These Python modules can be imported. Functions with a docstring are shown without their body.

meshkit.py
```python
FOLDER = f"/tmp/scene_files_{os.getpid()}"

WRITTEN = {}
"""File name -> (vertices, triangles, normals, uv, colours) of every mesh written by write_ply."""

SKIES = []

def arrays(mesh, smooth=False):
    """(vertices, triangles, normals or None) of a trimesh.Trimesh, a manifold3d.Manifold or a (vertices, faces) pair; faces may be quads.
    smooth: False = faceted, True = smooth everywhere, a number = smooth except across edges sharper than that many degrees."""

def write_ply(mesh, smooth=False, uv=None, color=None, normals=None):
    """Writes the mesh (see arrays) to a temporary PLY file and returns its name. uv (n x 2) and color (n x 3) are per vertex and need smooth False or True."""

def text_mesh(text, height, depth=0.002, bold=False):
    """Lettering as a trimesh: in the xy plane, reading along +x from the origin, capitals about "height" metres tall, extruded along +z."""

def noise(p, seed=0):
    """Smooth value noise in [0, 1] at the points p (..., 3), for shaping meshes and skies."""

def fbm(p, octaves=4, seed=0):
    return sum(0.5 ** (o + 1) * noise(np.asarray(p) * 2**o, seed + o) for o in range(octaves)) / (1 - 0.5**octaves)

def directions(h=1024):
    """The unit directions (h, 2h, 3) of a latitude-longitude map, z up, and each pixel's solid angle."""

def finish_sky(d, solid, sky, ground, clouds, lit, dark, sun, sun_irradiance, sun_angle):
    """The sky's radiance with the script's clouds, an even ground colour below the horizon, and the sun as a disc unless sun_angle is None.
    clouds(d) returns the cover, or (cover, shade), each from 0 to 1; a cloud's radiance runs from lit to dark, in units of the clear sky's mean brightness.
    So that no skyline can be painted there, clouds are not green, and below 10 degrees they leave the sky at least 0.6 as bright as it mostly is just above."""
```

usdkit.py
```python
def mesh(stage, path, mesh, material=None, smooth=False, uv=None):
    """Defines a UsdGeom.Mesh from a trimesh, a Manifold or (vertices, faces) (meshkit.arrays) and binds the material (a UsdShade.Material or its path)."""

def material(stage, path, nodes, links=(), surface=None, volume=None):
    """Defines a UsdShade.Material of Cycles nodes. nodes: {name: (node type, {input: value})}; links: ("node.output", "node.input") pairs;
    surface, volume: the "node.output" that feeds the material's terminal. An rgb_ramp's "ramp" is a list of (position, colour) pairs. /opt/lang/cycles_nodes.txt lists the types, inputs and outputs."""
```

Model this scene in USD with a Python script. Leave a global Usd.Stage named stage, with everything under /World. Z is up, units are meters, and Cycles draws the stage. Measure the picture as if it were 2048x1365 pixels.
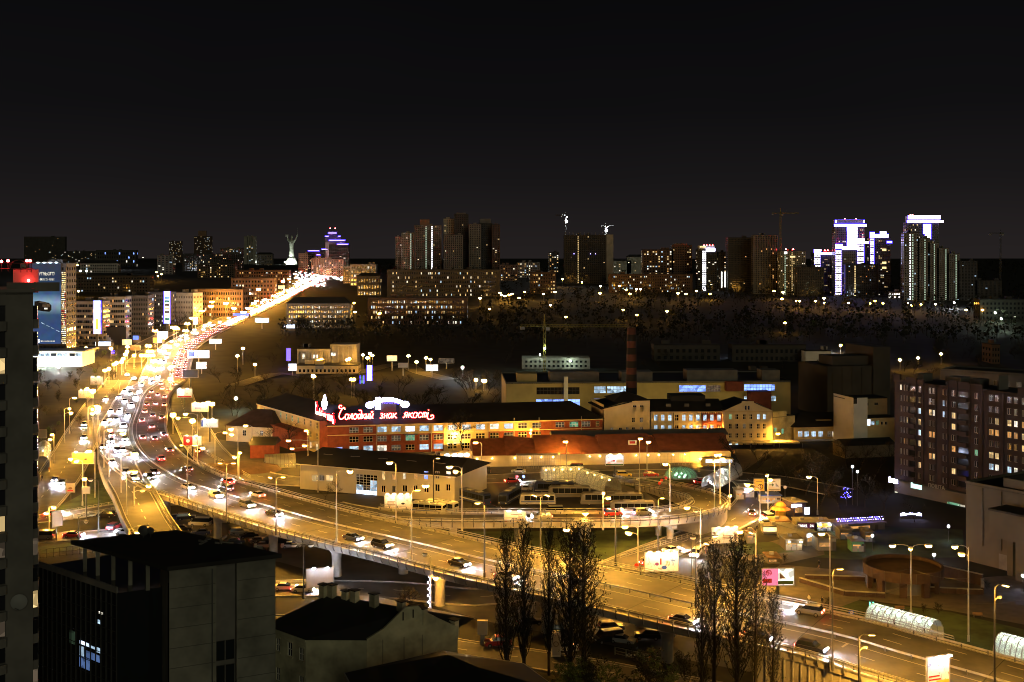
import math, random, numpy as np, trimesh, usdkit, meshkit
from pxr import Usd, UsdGeom, UsdLux, UsdShade, Gf, Sdf, Vt

# ------------------------------------------------------------------ camera, sky, city fill light, exposure
stage = Usd.Stage.CreateInMemory()
UsdGeom.SetStageUpAxis(stage, 'Z'); UsdGeom.SetStageMetersPerUnit(stage, 1.0)
UsdGeom.Xform.Define(stage, '/World'); UsdGeom.Scope.Define(stage, '/World/Looks')
F, CX, HY, H = 2275.0, 1024.0, 520.0, 65.0        # the photograph's focal length in its own pixels, horizon row, eye height
cam = UsdGeom.Camera.Define(stage, '/World/camera')
cam.AddTranslateOp().Set((0, 0, H)); cam.AddRotateXOp().Set(90.0)
cam.CreateHorizontalApertureAttr(36.0); cam.CreateFocalLengthAttr(36.0 * F / 2048.0)
cam.CreateVerticalApertureOffsetAttr(-36.0 * (682.5 - HY) / 2048.0)
cam.CreateClippingRangeAttr((1.0, 60000.0)); cam.CreateExposureAttr(0.0)

SUN_EL, SUN_AZ = math.radians(16.0), math.radians(158.0)     # a low weak light from behind the camera: the city at the viewer's back
usdkit.material(stage, '/World/Looks/night_sky', {
    'tc': ('texture_coordinate', {}), 'xyz': ('separate_xyz', {}),
    'sky': ('sky_texture', {'sky_type': 'single_scattering', 'sun_disc': False, 'sun_elevation': math.radians(-7.0), 'sun_rotation': SUN_AZ, 'aerosol_density': 1.5}),
    'r': ('rgb_ramp', {'ramp': [(0.0, (.0185, .0150, .0148)), (.03, (.0150, .0124, .0126)), (.07, (.0095, .0084, .0090)), (.13, (.0050, .0047, .0054)), (.25, (.0027, .0027, .0032)), (1.0, (.0017, .0017, .0021))]}),
    'n': ('noise_texture', {'scale': 2.2, 'detail': 3.0}), 'nm': ('map_range', {'from_min': .3, 'from_max': .7, 'to_min': .88, 'to_max': 1.1}),
    'm': ('mix', {'mix_type': 'multiply', 'fac': 1.0}), 'sc': ('mix', {'mix_type': 'multiply', 'fac': 1.0, 'color2': (.05, .05, .05)}),
    'a': ('mix', {'mix_type': 'add', 'fac': 1.0}), 'bg': ('background_shader', {'strength': 1.0})},
    [('tc.generated', 'xyz.vector'), ('xyz.z', 'r.fac'), ('tc.generated', 'n.vector'), ('n.fac', 'nm.value'), ('r.color', 'm.color1'), ('nm.result', 'm.color2'),
     ('sky.color', 'sc.color1'), ('sc.color', 'a.color1'), ('m.color', 'a.color2'), ('a.color', 'bg.color')], surface='bg.background')
dome = UsdLux.DomeLight.Define(stage, '/World/sky')
UsdShade.MaterialBindingAPI.Apply(dome.GetPrim()).Bind(UsdShade.Material.Get(stage, '/World/Looks/night_sky'))
dome.GetPrim().SetCustomDataByKey('kind', 'structure')
fill_light = UsdLux.DistantLight.Define(stage, '/World/city_fill')  # weak added fill standing for the city light behind the camera
fill_light.CreateIntensityAttr(0.07); fill_light.CreateAngleAttr(25.0); fill_light.CreateNormalizeAttr(True); fill_light.CreateColorAttr((1.0, .98, .64))
fill_light.AddRotateZOp().Set(-math.degrees(SUN_AZ)); fill_light.AddRotateXOp().Set(-(90.0 - math.degrees(SUN_EL)))

# ------------------------------------------------------------------ small tools
R = random.Random(7)
_n = {}
def path_for(name, parent='/World'):
    k = (parent, name); i = _n.get(k, 0); _n[k] = i + 1
    return f'{parent}/{name}' if i == 0 else f'{parent}/{name}_{i:03d}'
def tag(p, label=None, cat=None, group=None, kind=None):
    p = p.GetPrim() if hasattr(p, 'GetPrim') else p
    for k, v in (('label', label), ('category', cat), ('group', group), ('kind', kind)):
        if v: p.SetCustomDataByKey(k, v)
    return p
class MB:
    """collects geometry of one piece"""
    def __init__(s): s.v, s.f, s.k = [], [], 0
    def add(s, v, f):
        v = np.asarray(v, float); f = np.asarray(f, int)
        if f.shape[1] == 4: f = np.vstack([f[:, [0, 1, 2]], f[:, [0, 2, 3]]])
        s.v.append(v); s.f.append(f + s.k); s.k += len(v); return s
    def mesh(s, m): return s.add(m.vertices, m.faces)
    def box(s, x0, x1, y0, y1, z0, z1):
        v = [(x, y, z) for x in (x0, x1) for y in (y0, y1) for z in (z0, z1)]
        return s.add(v, [(0, 1, 3, 2), (4, 6, 7, 5), (0, 4, 5, 1), (2, 3, 7, 6), (0, 2, 6, 4), (1, 5, 7, 3)])
    def obox(s, c, u, half, z0, z1):
        """box turned to the horizontal direction u: half = (along u, across)"""
        u = np.array(u[:2]) / np.hypot(*u[:2]); w = np.array([-u[1], u[0]]); c = np.array(c[:2])
        q = [c + a * half[0] * u + b * half[1] * w for a, b in ((-1, -1), (1, -1), (1, 1), (-1, 1))]
        return s.prism(q, z0, z1)
    def prism(s, poly, z0, z1):
        n = len(poly); z0 = np.broadcast_to(z0, n); z1 = np.broadcast_to(z1, n)
        v = [(p[0], p[1], z) for p, z in zip(poly, z0)] + [(p[0], p[1], z) for p, z in zip(poly, z1)]
        f = [(i, (i + 1) % n, n + (i + 1) % n) for i in range(n)] + [(i, n + (i + 1) % n, n + i) for i in range(n)]
        f += [(0, i + 1, i) for i in range(1, n - 1)] + [(n, n + i, n + i + 1) for i in range(1, n - 1)]
        return s.add(v, f)
    def quad(s, a, b, c, d): return s.add([a, b, c, d], [(0, 1, 2, 3)])
    def tube(s, pts, r, n=6, cap=True):
        p = np.asarray(pts, float); r = np.broadcast_to(r, len(p))
        t = np.gradient(p, axis=0); t /= np.linalg.norm(t, axis=1, keepdims=True) + 1e-9
        ref = np.array([0, 0, 1.]) if abs(t[:, 2]).mean() < .8 else np.array([1., 0, 0])
        a = np.cross(t, ref); a /= np.linalg.norm(a, axis=1, keepdims=True) + 1e-9; b = np.cross(t, a)
        g = np.arange(n) * 2 * np.pi / n
        v = (p[:, None] + r[:, None, None] * (np.cos(g)[None, :, None] * a[:, None] + np.sin(g)[None, :, None] * b[:, None])).reshape(-1, 3)
        f = [(i * n + j, i * n + (j + 1) % n, (i + 1) * n + (j + 1) % n, (i + 1) * n + j) for i in range(len(p) - 1) for j in range(n)]
        s.add(v, f)
        if cap:
            for o in (0, (len(p) - 1) * n): s.add(v[o:o + n], [(0, j, j + 1) for j in range(1, n - 1)])
        return s
    def loft(s, secs):
        """secs: equally long closed outlines of 3d points"""
        n = len(secs[0]); v = np.vstack(secs)
        f = [(i * n + j, i * n + (j + 1) % n, (i + 1) * n + (j + 1) % n, (i + 1) * n + j) for i in range(len(secs) - 1) for j in range(n)]
        s.add(v, f)
        for o in (0, len(secs) - 1):
            c = np.mean(secs[o], 0); s.add(np.vstack([secs[o], [c]]), [(j, (j + 1) % n, n) for j in range(n)])
        return s
    def dome(s, c, r, z0=0, squash=1.0, n=10, m=4, lo=0.0):
        rows = [[(c[0] + r * math.cos(e) * math.cos(a), c[1] + r * math.cos(e) * math.sin(a), c[2] + z0 + r * squash * math.sin(e)) for a in np.arange(n) * 2 * np.pi / n] for e in np.linspace(lo, math.pi / 2 * .98, m)]
        return s.loft(rows)
    def arr(s): return (np.vstack(s.v), np.vstack(s.f))
    def xf(s, fn):
        s.v = [np.array([fn(p) for p in v]) for v in s.v]; return s
def obj(name, m, mat, parent=None, label=None, cat=None, group=None, kind=None, smooth=False):
    pp = '/World' if parent is None else (parent if isinstance(parent, str) else str((parent.GetPrim() if hasattr(parent, 'GetPrim') else parent).GetPath()))
    g = m.arr() if isinstance(m, MB) else m
    p = usdkit.mesh(stage, path_for(name, pp), g, M[mat] if isinstance(mat, str) else mat, smooth=smooth)
    if kind == 'structure' and parent is None and cat is None: cat = name.replace('_', ' ')
    return tag(p, label, cat, group, kind)
def thing(name, label, cat, loc=(0, 0, 0), rz=0, group=None, scale=None, kind=None):
    x = UsdGeom.Xform.Define(stage, path_for(name)); x.AddTranslateOp().Set(tuple(map(float, loc)))
    if rz: x.AddRotateZOp().Set(math.degrees(rz))
    if scale: x.AddScaleOp().Set((scale,) * 3 if np.ndim(scale) == 0 else tuple(scale))
    return tag(x, label, cat, group, kind)
def proto(name):
    p = stage.CreateClassPrim('/World/' + name + '_pattern'); p.SetTypeName('Xform'); return p
def copy(pr, name, label, cat, loc, rz=0, group=None, scale=None):
    o = thing(name, label, cat, loc, rz, group, scale)
    o.GetReferences().AddInternalReference(pr.GetPath()); o.SetInstanceable(True); return o

# ------------------------------------------------------------------ materials
M = {}
def mat(k, col, rough=.8, vary=.25, scale=.35, metal=0, spec=.3, bump=0, detail=4.0):
    n = {'p': ('principled_bsdf', {'roughness': rough, 'metallic': metal, 'specular_ior_level': spec})}; l = []
    if vary:
        lo, hi = np.array(col) * (1 - vary), np.array(col) * (1 + vary)
        n |= {'g': ('geometry', {}), 'n': ('noise_texture', {'scale': scale, 'detail': detail, 'roughness': .6}), 'r': ('rgb_ramp', {'ramp': [(.3, tuple(lo)), (.7, tuple(hi))]})}
        l += [('g.position', 'n.vector'), ('n.fac', 'r.fac'), ('r.color', 'p.base_color')]
        if bump:
            n['b'] = ('bump', {'strength': bump, 'distance': .05}); l += [('n.fac', 'b.height'), ('b.normal', 'p.normal')]
    else: n['p'][1]['base_color'] = col
    M[k] = usdkit.material(stage, '/World/Looks/' + k, n, l, surface='p.BSDF')
def glow(k, col, s, vary=0.0, scale=.8):
    n = {'e': ('emission', {'color': col, 'strength': s})}; l = []
    if vary:
        n |= {'g': ('geometry', {}), 'v': ('voronoi_texture', {'scale': scale}), 'sx': ('separate_color', {}), 'mr': ('map_range', {'from_min': 0.0, 'from_max': 1.0, 'to_min': s * (1 - vary), 'to_max': s * (1 + vary)})}
        l = [('g.position', 'v.vector'), ('v.color', 'sx.color'), ('sx.r', 'mr.value'), ('mr.result', 'e.strength')]
    M[k] = usdkit.material(stage, '/World/Looks/' + k, n, l, surface='e.emission')
def poster(k, s_, ramp):
    n = {'g': ('geometry', {}), 'n': ('noise_texture', {'scale': .55, 'detail': 3.0, 'distortion': 1.2}), 'r': ('rgb_ramp', {'ramp': ramp})}; l = [('g.position', 'n.vector'), ('n.fac', 'r.fac')]
    if s_: n['e'] = ('emission', {'strength': s_}); l.append(('r.color', 'e.color'))
    else: n['e'] = ('principled_bsdf', {'roughness': .6}); l.append(('r.color', 'e.base_color'))
    M[k] = usdkit.material(stage, '/World/Looks/' + k, n, l, surface='e.emission' if s_ else 'e.BSDF')
mat('earth', (.015, .0145, .009), .95, .5, .09); mat('grass', (.032, .05, .018), .95, .45, .25); mat('asphalt', (.060, .058, .054), .72, .42, .16, detail=6.0)
mat('asphalt_old', (.05, .048, .045), .8, .3, .2); mat('paving', (.075, .066, .058), .85, .25, .5); mat('kerbstone', (.28, .26, .23), .85, .2, .6)
mat('concrete', (.27, .255, .23), .85, .25, .25); mat('concrete_dark', (.15, .14, .13), .9, .3, .2); mat('paint', (.36, .35, .32), .7, .2, 1.5)
mat('steel', (.30, .29, .27), .45, .2, 1.0, metal=.5); mat('steel_dark', (.07, .07, .07), .5, .2, 1.0, metal=.4); mat('galv', (.34, .33, .31), .5, .15, .8, metal=.3)
mat('cream', (.50, .40, .22), .85, .14, .3); mat('cream_pale', (.55, .47, .31), .85, .12, .3); mat('redbrick', (.19, .05, .032), .88, .25, .6); mat('redroof', (.19, .066, .036), .75, .25, .5)
mat('blackroof', (.018, .017, .016), .85, .35, .2); mat('tin_roof', (.022, .022, .020), .6, .3, .15); mat('panel', (.30, .28, .24), .85, .16, .12); mat('panel_office', (.17, .165, .14), .85, .4, .22); mat('panel_hall', (.095, .082, .058), .85, .16, .12); mat('panel_pale', (.42, .40, .34), .85, .14, .1)
mat('panel_dark', (.12, .11, .10), .9, .2, .12); mat('panel_brown', (.19, .115, .075), .9, .2, .12); mat('panel_plum', (.042, .030, .028), .9, .18, .2); mat('plaster', (.36, .34, .23), .9, .42, .3)
mat('leaf_dark', (.013, .013, .006), .95, .5, .3); mat('monument_steel', (.5, .53, .46), .5, .1, .3)
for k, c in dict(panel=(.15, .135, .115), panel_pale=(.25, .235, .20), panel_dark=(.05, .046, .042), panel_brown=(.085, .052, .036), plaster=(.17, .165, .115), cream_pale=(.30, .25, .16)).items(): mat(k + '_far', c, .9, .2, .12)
mat('whitewall', (.62, .61, .57), .7, .1, .2); mat('yellowwall', (.46, .36, .15), .85, .15, .15); mat('greyclad', (.24, .24, .24), .6, .1, .3); mat('darkglass', (.012, .014, .017), .12, 0, spec=.7)
mat('frame_white', (.6, .58, .53), .6, 0); mat('frame_dark', (.05, .045, .04), .6, 0); mat('bark', (.022, .018, .014), .95, .3, 2.0); mat('twig', (.013, .011, .008), .95, .3, 1.0); mat('leaf', (.017, .018, .008), .9, .45, .8)
mat('leaf_green', (.05, .085, .02), .9, .4, .8); mat('leaf_brown', (.05, .034, .015), .9, .4, .8); mat('wood', (.18, .11, .06), .8, .3, 1.0); mat('rubber', (.012, .012, .012), .9, 0); mat('chrome', (.5, .5, .5), .25, 0, metal=.9)
mat('red_paint', (.45, .03, .03), .5, .1, .5); mat('blue_paint', (.03, .07, .35), .5, .1, .5); mat('yellow_paint', (.62, .40, .05), .5, .1, .5); mat('orange_paint', (.55, .2, .04), .6, .15, .6); mat('green_glass', (.10, .28, .17), .25, .2, .4)
mat('crane_yellow', (.16, .14, .03), .6, .2, .5); mat('purple_paint', (.16, .03, .14), .5, .1, .5); mat('stone_red', (.052, .031, .023), .85, .3, .5); mat('black_paint', (.012, .012, .013), .5, 0); mat('bill_beige', (.5, .44, .36), .7, .08, .6)
for k, c in dict(white=(.42, .42, .4), black=(.012, .012, .014), silver=(.36, .36, .36), red=(.30, .02, .02), navy=(.02, .03, .09), grey=(.12, .12, .13), taxi=(.58, .42, .06)).items(): mat('car_' + k, c, .28, 0, spec=.6)
SOD = (1.0, .465, .055); glow('flat_lens', SOD, 7800.)
glow('sodium', SOD, 620.); glow('sodium_far', SOD, 150.); glow('sodium_boulevard', SOD, 800.); glow('sodium_park', SOD, 300.); glow('sodium_market', SOD, 1500.); glow('sodium_warm', (1.0, .56, .14), 5200.); glow('mercury', (.62, .72, 1.0), 130.); glow('flood_white', (.9, .95, 1.0), 900.); glow('flood_green', (.75, 1.0, .72), 380.)
glow('head', (.80, .84, 1.0), 2600.); glow('tail', (1.0, .03, .02), 160.); glow('tail_dim', (1.0, .03, .02), 12.); glow('bulb_board', (1.0, .84, .58), 170.); glow('bulb_cool', (.75, .82, 1.0), 170.)
glow('win_warm', (1.0, .70, .30), .8, .6); glow('win_amber', (1.0, .50, .15), .55, .6); glow('win_white', (1.0, .93, .75), 1.1, .6); glow('win_cool', (.55, .78, 1.0), .85, .65, .7); glow('win_blue', (.20, .34, 1.0), 1.6, .7, .6); glow('win_green', (.35, .85, .5), .35, .6)
glow('sign_orange', (1.0, .38, .05), 3.0); glow('led_blue_soft', (.5, .35, .4), .35, .5); glow('win_dim', (.8, .6, .4), .10, .6); glow('led_blue', (.05, .03, 1.0), 9.); glow('led_violet', (.34, .28, 1.0), 5.); glow('led_white', (.56, .54, 1.0), 16.); glow('neon_red', (1.0, .012, .02), 5.); glow('neon_core', (1.0, .42, .30), 7.); glow('neon_white', (.80, .86, 1.0), 6.); glow('warn_red', (1.0, .03, .03), 120.)
glow('sign_white', (1.0, .97, .9), 2.6, .3, .5); glow('sign_cool', (.70, .82, 1.0), 2.6, .35, .5); poster('poster_glow', 1.9, [(.3, (.25, .4, 1.0)), (.42, (.9, .95, 1.0)), (.55, (1.0, 1.0, 1.0)), (.62, (1.0, .55, .3)), (.75, (.3, .1, .1))]); poster('poster_cream', 0, [(.3, (.15, .1, .05)), (.4, (.5, .42, .28)), (.55, (.62, .55, .42)), (.66, (.6, .5, .3)), (.75, (.3, .06, .03))]); poster('poster_white', 0, [(.3, (.1, .15, .3)), (.4, (.6, .62, .64)), (.6, (.7, .7, .68)), (.68, (.6, .3, .2)), (.78, (.12, .1, .1))]); glow('sign_warm', (1.0, .72, .32), 1.7, .3, .5); glow('sign_red', (1.0, .10, .08), .9); glow('sign_blue', (.15, .25, 1.0), 1.6); glow('sign_green', (.1, 1.0, .45), 3.0)
glow('stair', (.62, .86, .62), .8, .3); glow('stair_white', (.95, .93, 1.0), 4.0); glow('wallwash', (1.0, .62, .2), 130.); glow('wallwash_white', (1.0, .97, .92), 900.); glow('sign_pink', (1.0, .22, .34), 1.2); glow('star_blue', (.06, .05, 1.0), 30.)

# ------------------------------------------------------------------ where things stand
def prof(y): return np.interp(y, [0, 620, 900, 1200, 1600, 2000, 2600, 4000, 6500, 12000], [0, 0, 9, 22, 36, 45, 50, 55, 61, 70])
def W(px, py, z=0.0):
    """the point of the level z that the photograph shows at pixel (px, py)"""
    y = F * (H - z) / (py - HY); return np.array([(px - CX) * y / F, y, z])
def T(px, py):
    """the point of the terrain there"""
    lo, hi = 60.0, 11000.0
    for _ in range(50):
        m = (lo + hi) / 2
        if HY + F * (H - prof(m)) / m > py: lo = m
        else: hi = m
    y = (lo + hi) / 2; return np.array([(px - CX) * y / F, y, float(prof(y))])
def zat(py, y): return H - (py - HY) * y / F
def xat(px, y): return (px - CX) * y / F
def smooth_path(pts, ds=4.0):
    p = np.asarray(pts, float); q = np.vstack([2 * p[0] - p[1], p, 2 * p[-1] - p[-2]]); out = []
    for i in range(1, len(q) - 2):
        a, b, c, d = q[i - 1:i + 3]; n = max(2, int(np.linalg.norm(c - b) / ds * 2))
        for t in np.arange(n) / n:
            out.append(.5 * (2 * b + (c - a) * t + (2 * a - 5 * b + 4 * c - d) * t * t + (3 * b - a - 3 * c + d) * t ** 3))
    out.append(p[-1]); out = np.array(out); s = np.r_[0, np.cumsum(np.linalg.norm(np.diff(out[:, :2], axis=0), axis=1))]
    g = np.linspace(0, s[-1], max(2, int(s[-1] / ds) + 1))
    return np.stack([np.interp(g, s, out[:, k]) for k in range(3)], 1)
class Path:
    def __init__(s, pts, ds=4.0):
        s.p = smooth_path(pts, ds); t = np.gradient(s.p[:, :2], axis=0); t /= np.linalg.norm(t, axis=1, keepdims=True); s.t = t
        s.nr = np.stack([t[:, 1], -t[:, 0]], 1); s.s = np.r_[0, np.cumsum(np.linalg.norm(np.diff(s.p[:, :2], axis=0), axis=1))]; s.L = s.s[-1]
    def at(s, d, off=0.0, dz=0.0):
        p = np.array([np.interp(d, s.s, s.p[:, k]) for k in range(3)]); n = np.array([np.interp(d, s.s, s.nr[:, k]) for k in range(2)]); n /= np.hypot(*n)
        return np.array([p[0] + n[0] * off, p[1] + n[1] * off, p[2] + dz]), np.array([-n[1], n[0]])
    def sweep(s, prof_, a=None, b=None, mb=None, closed=True, ds=4.0):
        """runs the cross section [(offset, height)] along the path from a to b"""
        a = 0 if a is None else a; b = s.L if b is None else b; g = np.linspace(a, b, max(2, int((b - a) / ds) + 1)); mb = mb or MB()
        secs = [[s.at(d, o, h)[0] for o, h in prof_] for d in g]
        if closed: return mb.loft([np.array(c) for c in secs])
        n = len(prof_); v = np.vstack(secs); f = [(i * n + j, i * n + j + 1, (i + 1) * n + j + 1, (i + 1) * n + j) for i in range(len(g) - 1) for j in range(n - 1)]
        return mb.add(v, f)
    def near(s, px, py, z=None):
        """the distance along the path whose point shows nearest to the pixel"""
        q = np.stack([CX + F * s.p[:, 0] / s.p[:, 1], HY + F * (H - s.p[:, 2]) / s.p[:, 1]], 1); return s.s[np.argmin(((q - (px, py)) ** 2).sum(1))]
# ------------------------------------------------------------------ the ground and the roads
ys = np.r_[np.linspace(40, 600, 40), np.geomspace(625, 12000, 90)]; xs_ = np.linspace(-1, 1, 61)
gv = np.array([(x * (200 + .9 * y), y, prof(y) + (9 * math.sin(x * 7 + y / 700) * min(1, max(0, (y - 2300) / 2000)))) for y in ys for x in xs_])
gf = [(j * 61 + i, j * 61 + i + 1, (j + 1) * 61 + i + 1, (j + 1) * 61 + i) for j in range(len(ys) - 1) for i in range(60)]
obj('ground', (gv, np.array(gf)), 'earth', label='dark earth and grass of the city rising towards the horizon', cat='ground', kind='structure', smooth=True)
_sh = [0]
def sheet(name, pts, m, label, dz=.03, cat=None):
    _sh[0] += 1; dz = .012 + .004 * _sh[0]
    p = np.array(pts); mb = MB(); from_ = trimesh.creation.triangulate_polygon
    import shapely
    v, f = from_(shapely.Polygon(p[:, :2]), engine='earcut'); z = prof(v[:, 1]) + dz
    obj(name, (np.c_[v, z], f), m, label=label, cat=cat or name.replace('_', ' '), kind='structure')
G = lambda *a: [W(x, y) for x, y in a]
sheet('lawn', G((80, 1048), (235, 1022), (250, 985), (200, 935), (170, 985), (120, 1012), (80, 1025)), 'grass', 'dim lawn between the left surface street and the ramp', cat='lawn')
sheet('lawn', G((76, 1110), (262, 1085), (262, 1072), (76, 1094)), 'grass', 'strip of lawn behind the dark concrete office block', cat='lawn')
sheet('lawn', G((820, 1105), (1080, 1125), (1240, 1120), (1390, 1050), (1200, 1062), (900, 1064)), 'grass', 'dark lawn under the curved loop ramp', cat='lawn')
sheet('lawn', G((1060, 962), (1180, 985), (1290, 975), (1380, 965), (1390, 958), (1100, 955)), 'grass', 'grass round the green glass dome', cat='lawn')
sheet('park_lawn', G((1700, 1120), (1930, 1115), (1925, 1060), (1640, 1050), (1560, 1110)), 'grass', 'dark park lawn with globe lamps behind the metro rotunda', cat='lawn')
sheet('lawn', G((1640, 1235), (1760, 1260), (2048, 1330), (2048, 1260), (1900, 1225), (1700, 1200)), 'grass', 'lawn with benches behind the glazed metro entrance', cat='lawn')
sheet('plaza', G((1480, 1195), (1640, 1230), (1720, 1200), (1900, 1222), (2048, 1250), (2048, 1150), (1900, 1160), (1560, 1130)), 'paving', 'paved plaza in front of the round metro station', .045)
sheet('plaza', G((1420, 1110), (1560, 1130), (1650, 1110), (1630, 1060), (1500, 1095)), 'paving', 'paved corner beside the kiosks', .045)
sheet('lawn', G((1455, 1100), (1500, 1110), (1590, 1105), (1545, 1085), (1500, 1085)), 'grass', 'bright green lawn wedge in front of the grey kiosk', .06, 'lawn')
sheet('car_park', G((330, 1100), (560, 1125), (980, 1245), (1500, 1345), (1560, 1300), (1340, 1260), (900, 1165), (600, 1085), (420, 1030), (350, 1030)), 'asphalt_old', 'dim asphalt car park under the road bridge')
sheet('bus_yard', G((905, 1022), (1345, 1022), (1290, 985), (1215, 960), (905, 955)), 'asphalt_old', 'asphalt coach yard inside the loop ramp')
sheet('bus_yard', G((600, 1025), (905, 1025), (905, 985), (600, 990)), 'asphalt_old', 'asphalt apron in front of the terminal building', cat='forecourt')
sheet('forecourt', G((395, 950), (560, 930), (560, 895), (440, 880), (400, 890)), 'asphalt_old', 'paved ground round the underpass mound')
sheet('forecourt', G((920, 948), (1480, 948), (1550, 900), (1200, 893), (905, 905)), 'paving', 'pavement along the red roofed market hall', .02)

dash_specs = []
def dashes(P, off, a, b, step=9.0, ln=3.0, w=.18, dz=.03, mb=None):
    mb = mb or MB(); d = a
    while d + ln < b:
        p0, t0 = P.at(d, off, dz); p1, t1 = P.at(d + ln, off, dz); n0 = np.array([t0[1], -t0[0], 0]) * w / 2; n1 = np.array([t1[1], -t1[0], 0]) * w / 2
        mb.quad(p0 - n0, p1 - n1, p1 + n1, p0 + n0); d += step
    return mb
def line(P, off, a, b, w=.16, dz=.03, mb=None): return P.sweep([(off - w / 2, dz), (off + w / 2, dz)], a, b, mb, closed=False)
def road(name, label, P, wl, wr, m='asphalt', dz=.07, lanes=(), edges=True, kerb=True, cat='road'):
    _sh[0] += 1; dz = .024 + .004 * _sh[0] if dz <= .07 else dz + .03
    r = obj(name, P.sweep([(wl, dz), (wr, dz)], closed=False), m, label=label, cat=cat, kind='structure')
    mb = MB()
    for o in lanes: dashes(P, o, 0, P.L, mb=mb, dz=dz + .02)
    if edges:
        for o in (wl + .4, wr - .4): line(P, o, 0, P.L, dz=dz + .02, mb=mb)
    if mb.v: obj('lane_marking', mb, 'paint', r)
    if kerb:
        mb = MB()
        for o in (wl - .3, wr): P.sweep([(o, -.1), (o, dz + .14), (o + .3, dz + .14), (o + .3, -.1)], mb=mb)
        obj('kerb', mb, 'kerbstone', r)
    return r
def TB(px, py):
    p = T(px, py); p[2] += .12; return p
MPTS = [W(2320, 1458, 3.4), W(2100, 1398, 4.2), W(1960, 1358, 4.9), W(1800, 1313, 5.6), W(1660, 1273, 6.2), W(1400, 1218, 7), W(1226, 1179, 7.3), W(1000, 1132, 7.5), W(830, 1091, 7.5), W(700, 1061, 7.5),
        W(600, 1036, 7.5), W(450, 992, 7.3), W(360, 962, 7), W(300, 925, 7), W(271, 890, 7), W(265, 860, 7), W(270, 838, 6.8), W(277, 820, 6), W(284, 797, 4.4), W(300, 778, 2.2), W(328, 762, .6)]
BOUL = [W(328, 762, .3), TB(341, 722), TB(366, 690), TB(440, 650), TB(540, 605), TB(600, 575), TB(642, 553), TB(664, 545), TB(684, 540)]
MAIN = Path(MPTS, 3.0); BLV = Path(BOUL, 8.0)
s_r = MAIN.near(1560, 1250); s_l = MAIN.near(275, 822)      # where the bridge becomes an embankment
HW = 11.3
br = thing('road_bridge', 'long curved concrete road bridge carrying a six lane highway across the photo', 'bridge')
obj('carriageway', MAIN.sweep([(-HW + .5, .02), (HW - .5, .02)], closed=False), 'asphalt', br)
obj('deck', MAIN.sweep([(-HW, 0.15), (-HW, -.95), (-HW + 3.2, -1.25), (-HW + 4, -1.9), (HW - 4, -1.9), (HW - 3.2, -1.25), (HW, -.95), (HW, .15), (HW - .45, .15), (HW - .45, -.02), (-HW + .45, -.02), (-HW + .45, .15)]), 'concrete', br)
mb = MB()
for o in (-8.3, -4.8, 4.8, 8.3): dashes(MAIN, o, 0, MAIN.L, 9, 3, .15, .045, mb)
obj('lane_marking', mb, 'paint', br, kind='stuff')
mb = MB()
for o in (-10.5, -1.2, 1.2, 10.5): line(MAIN, o, 0, MAIN.L, .14, .045, mb)
obj('edge_line', mb, 'paint', br)
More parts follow.
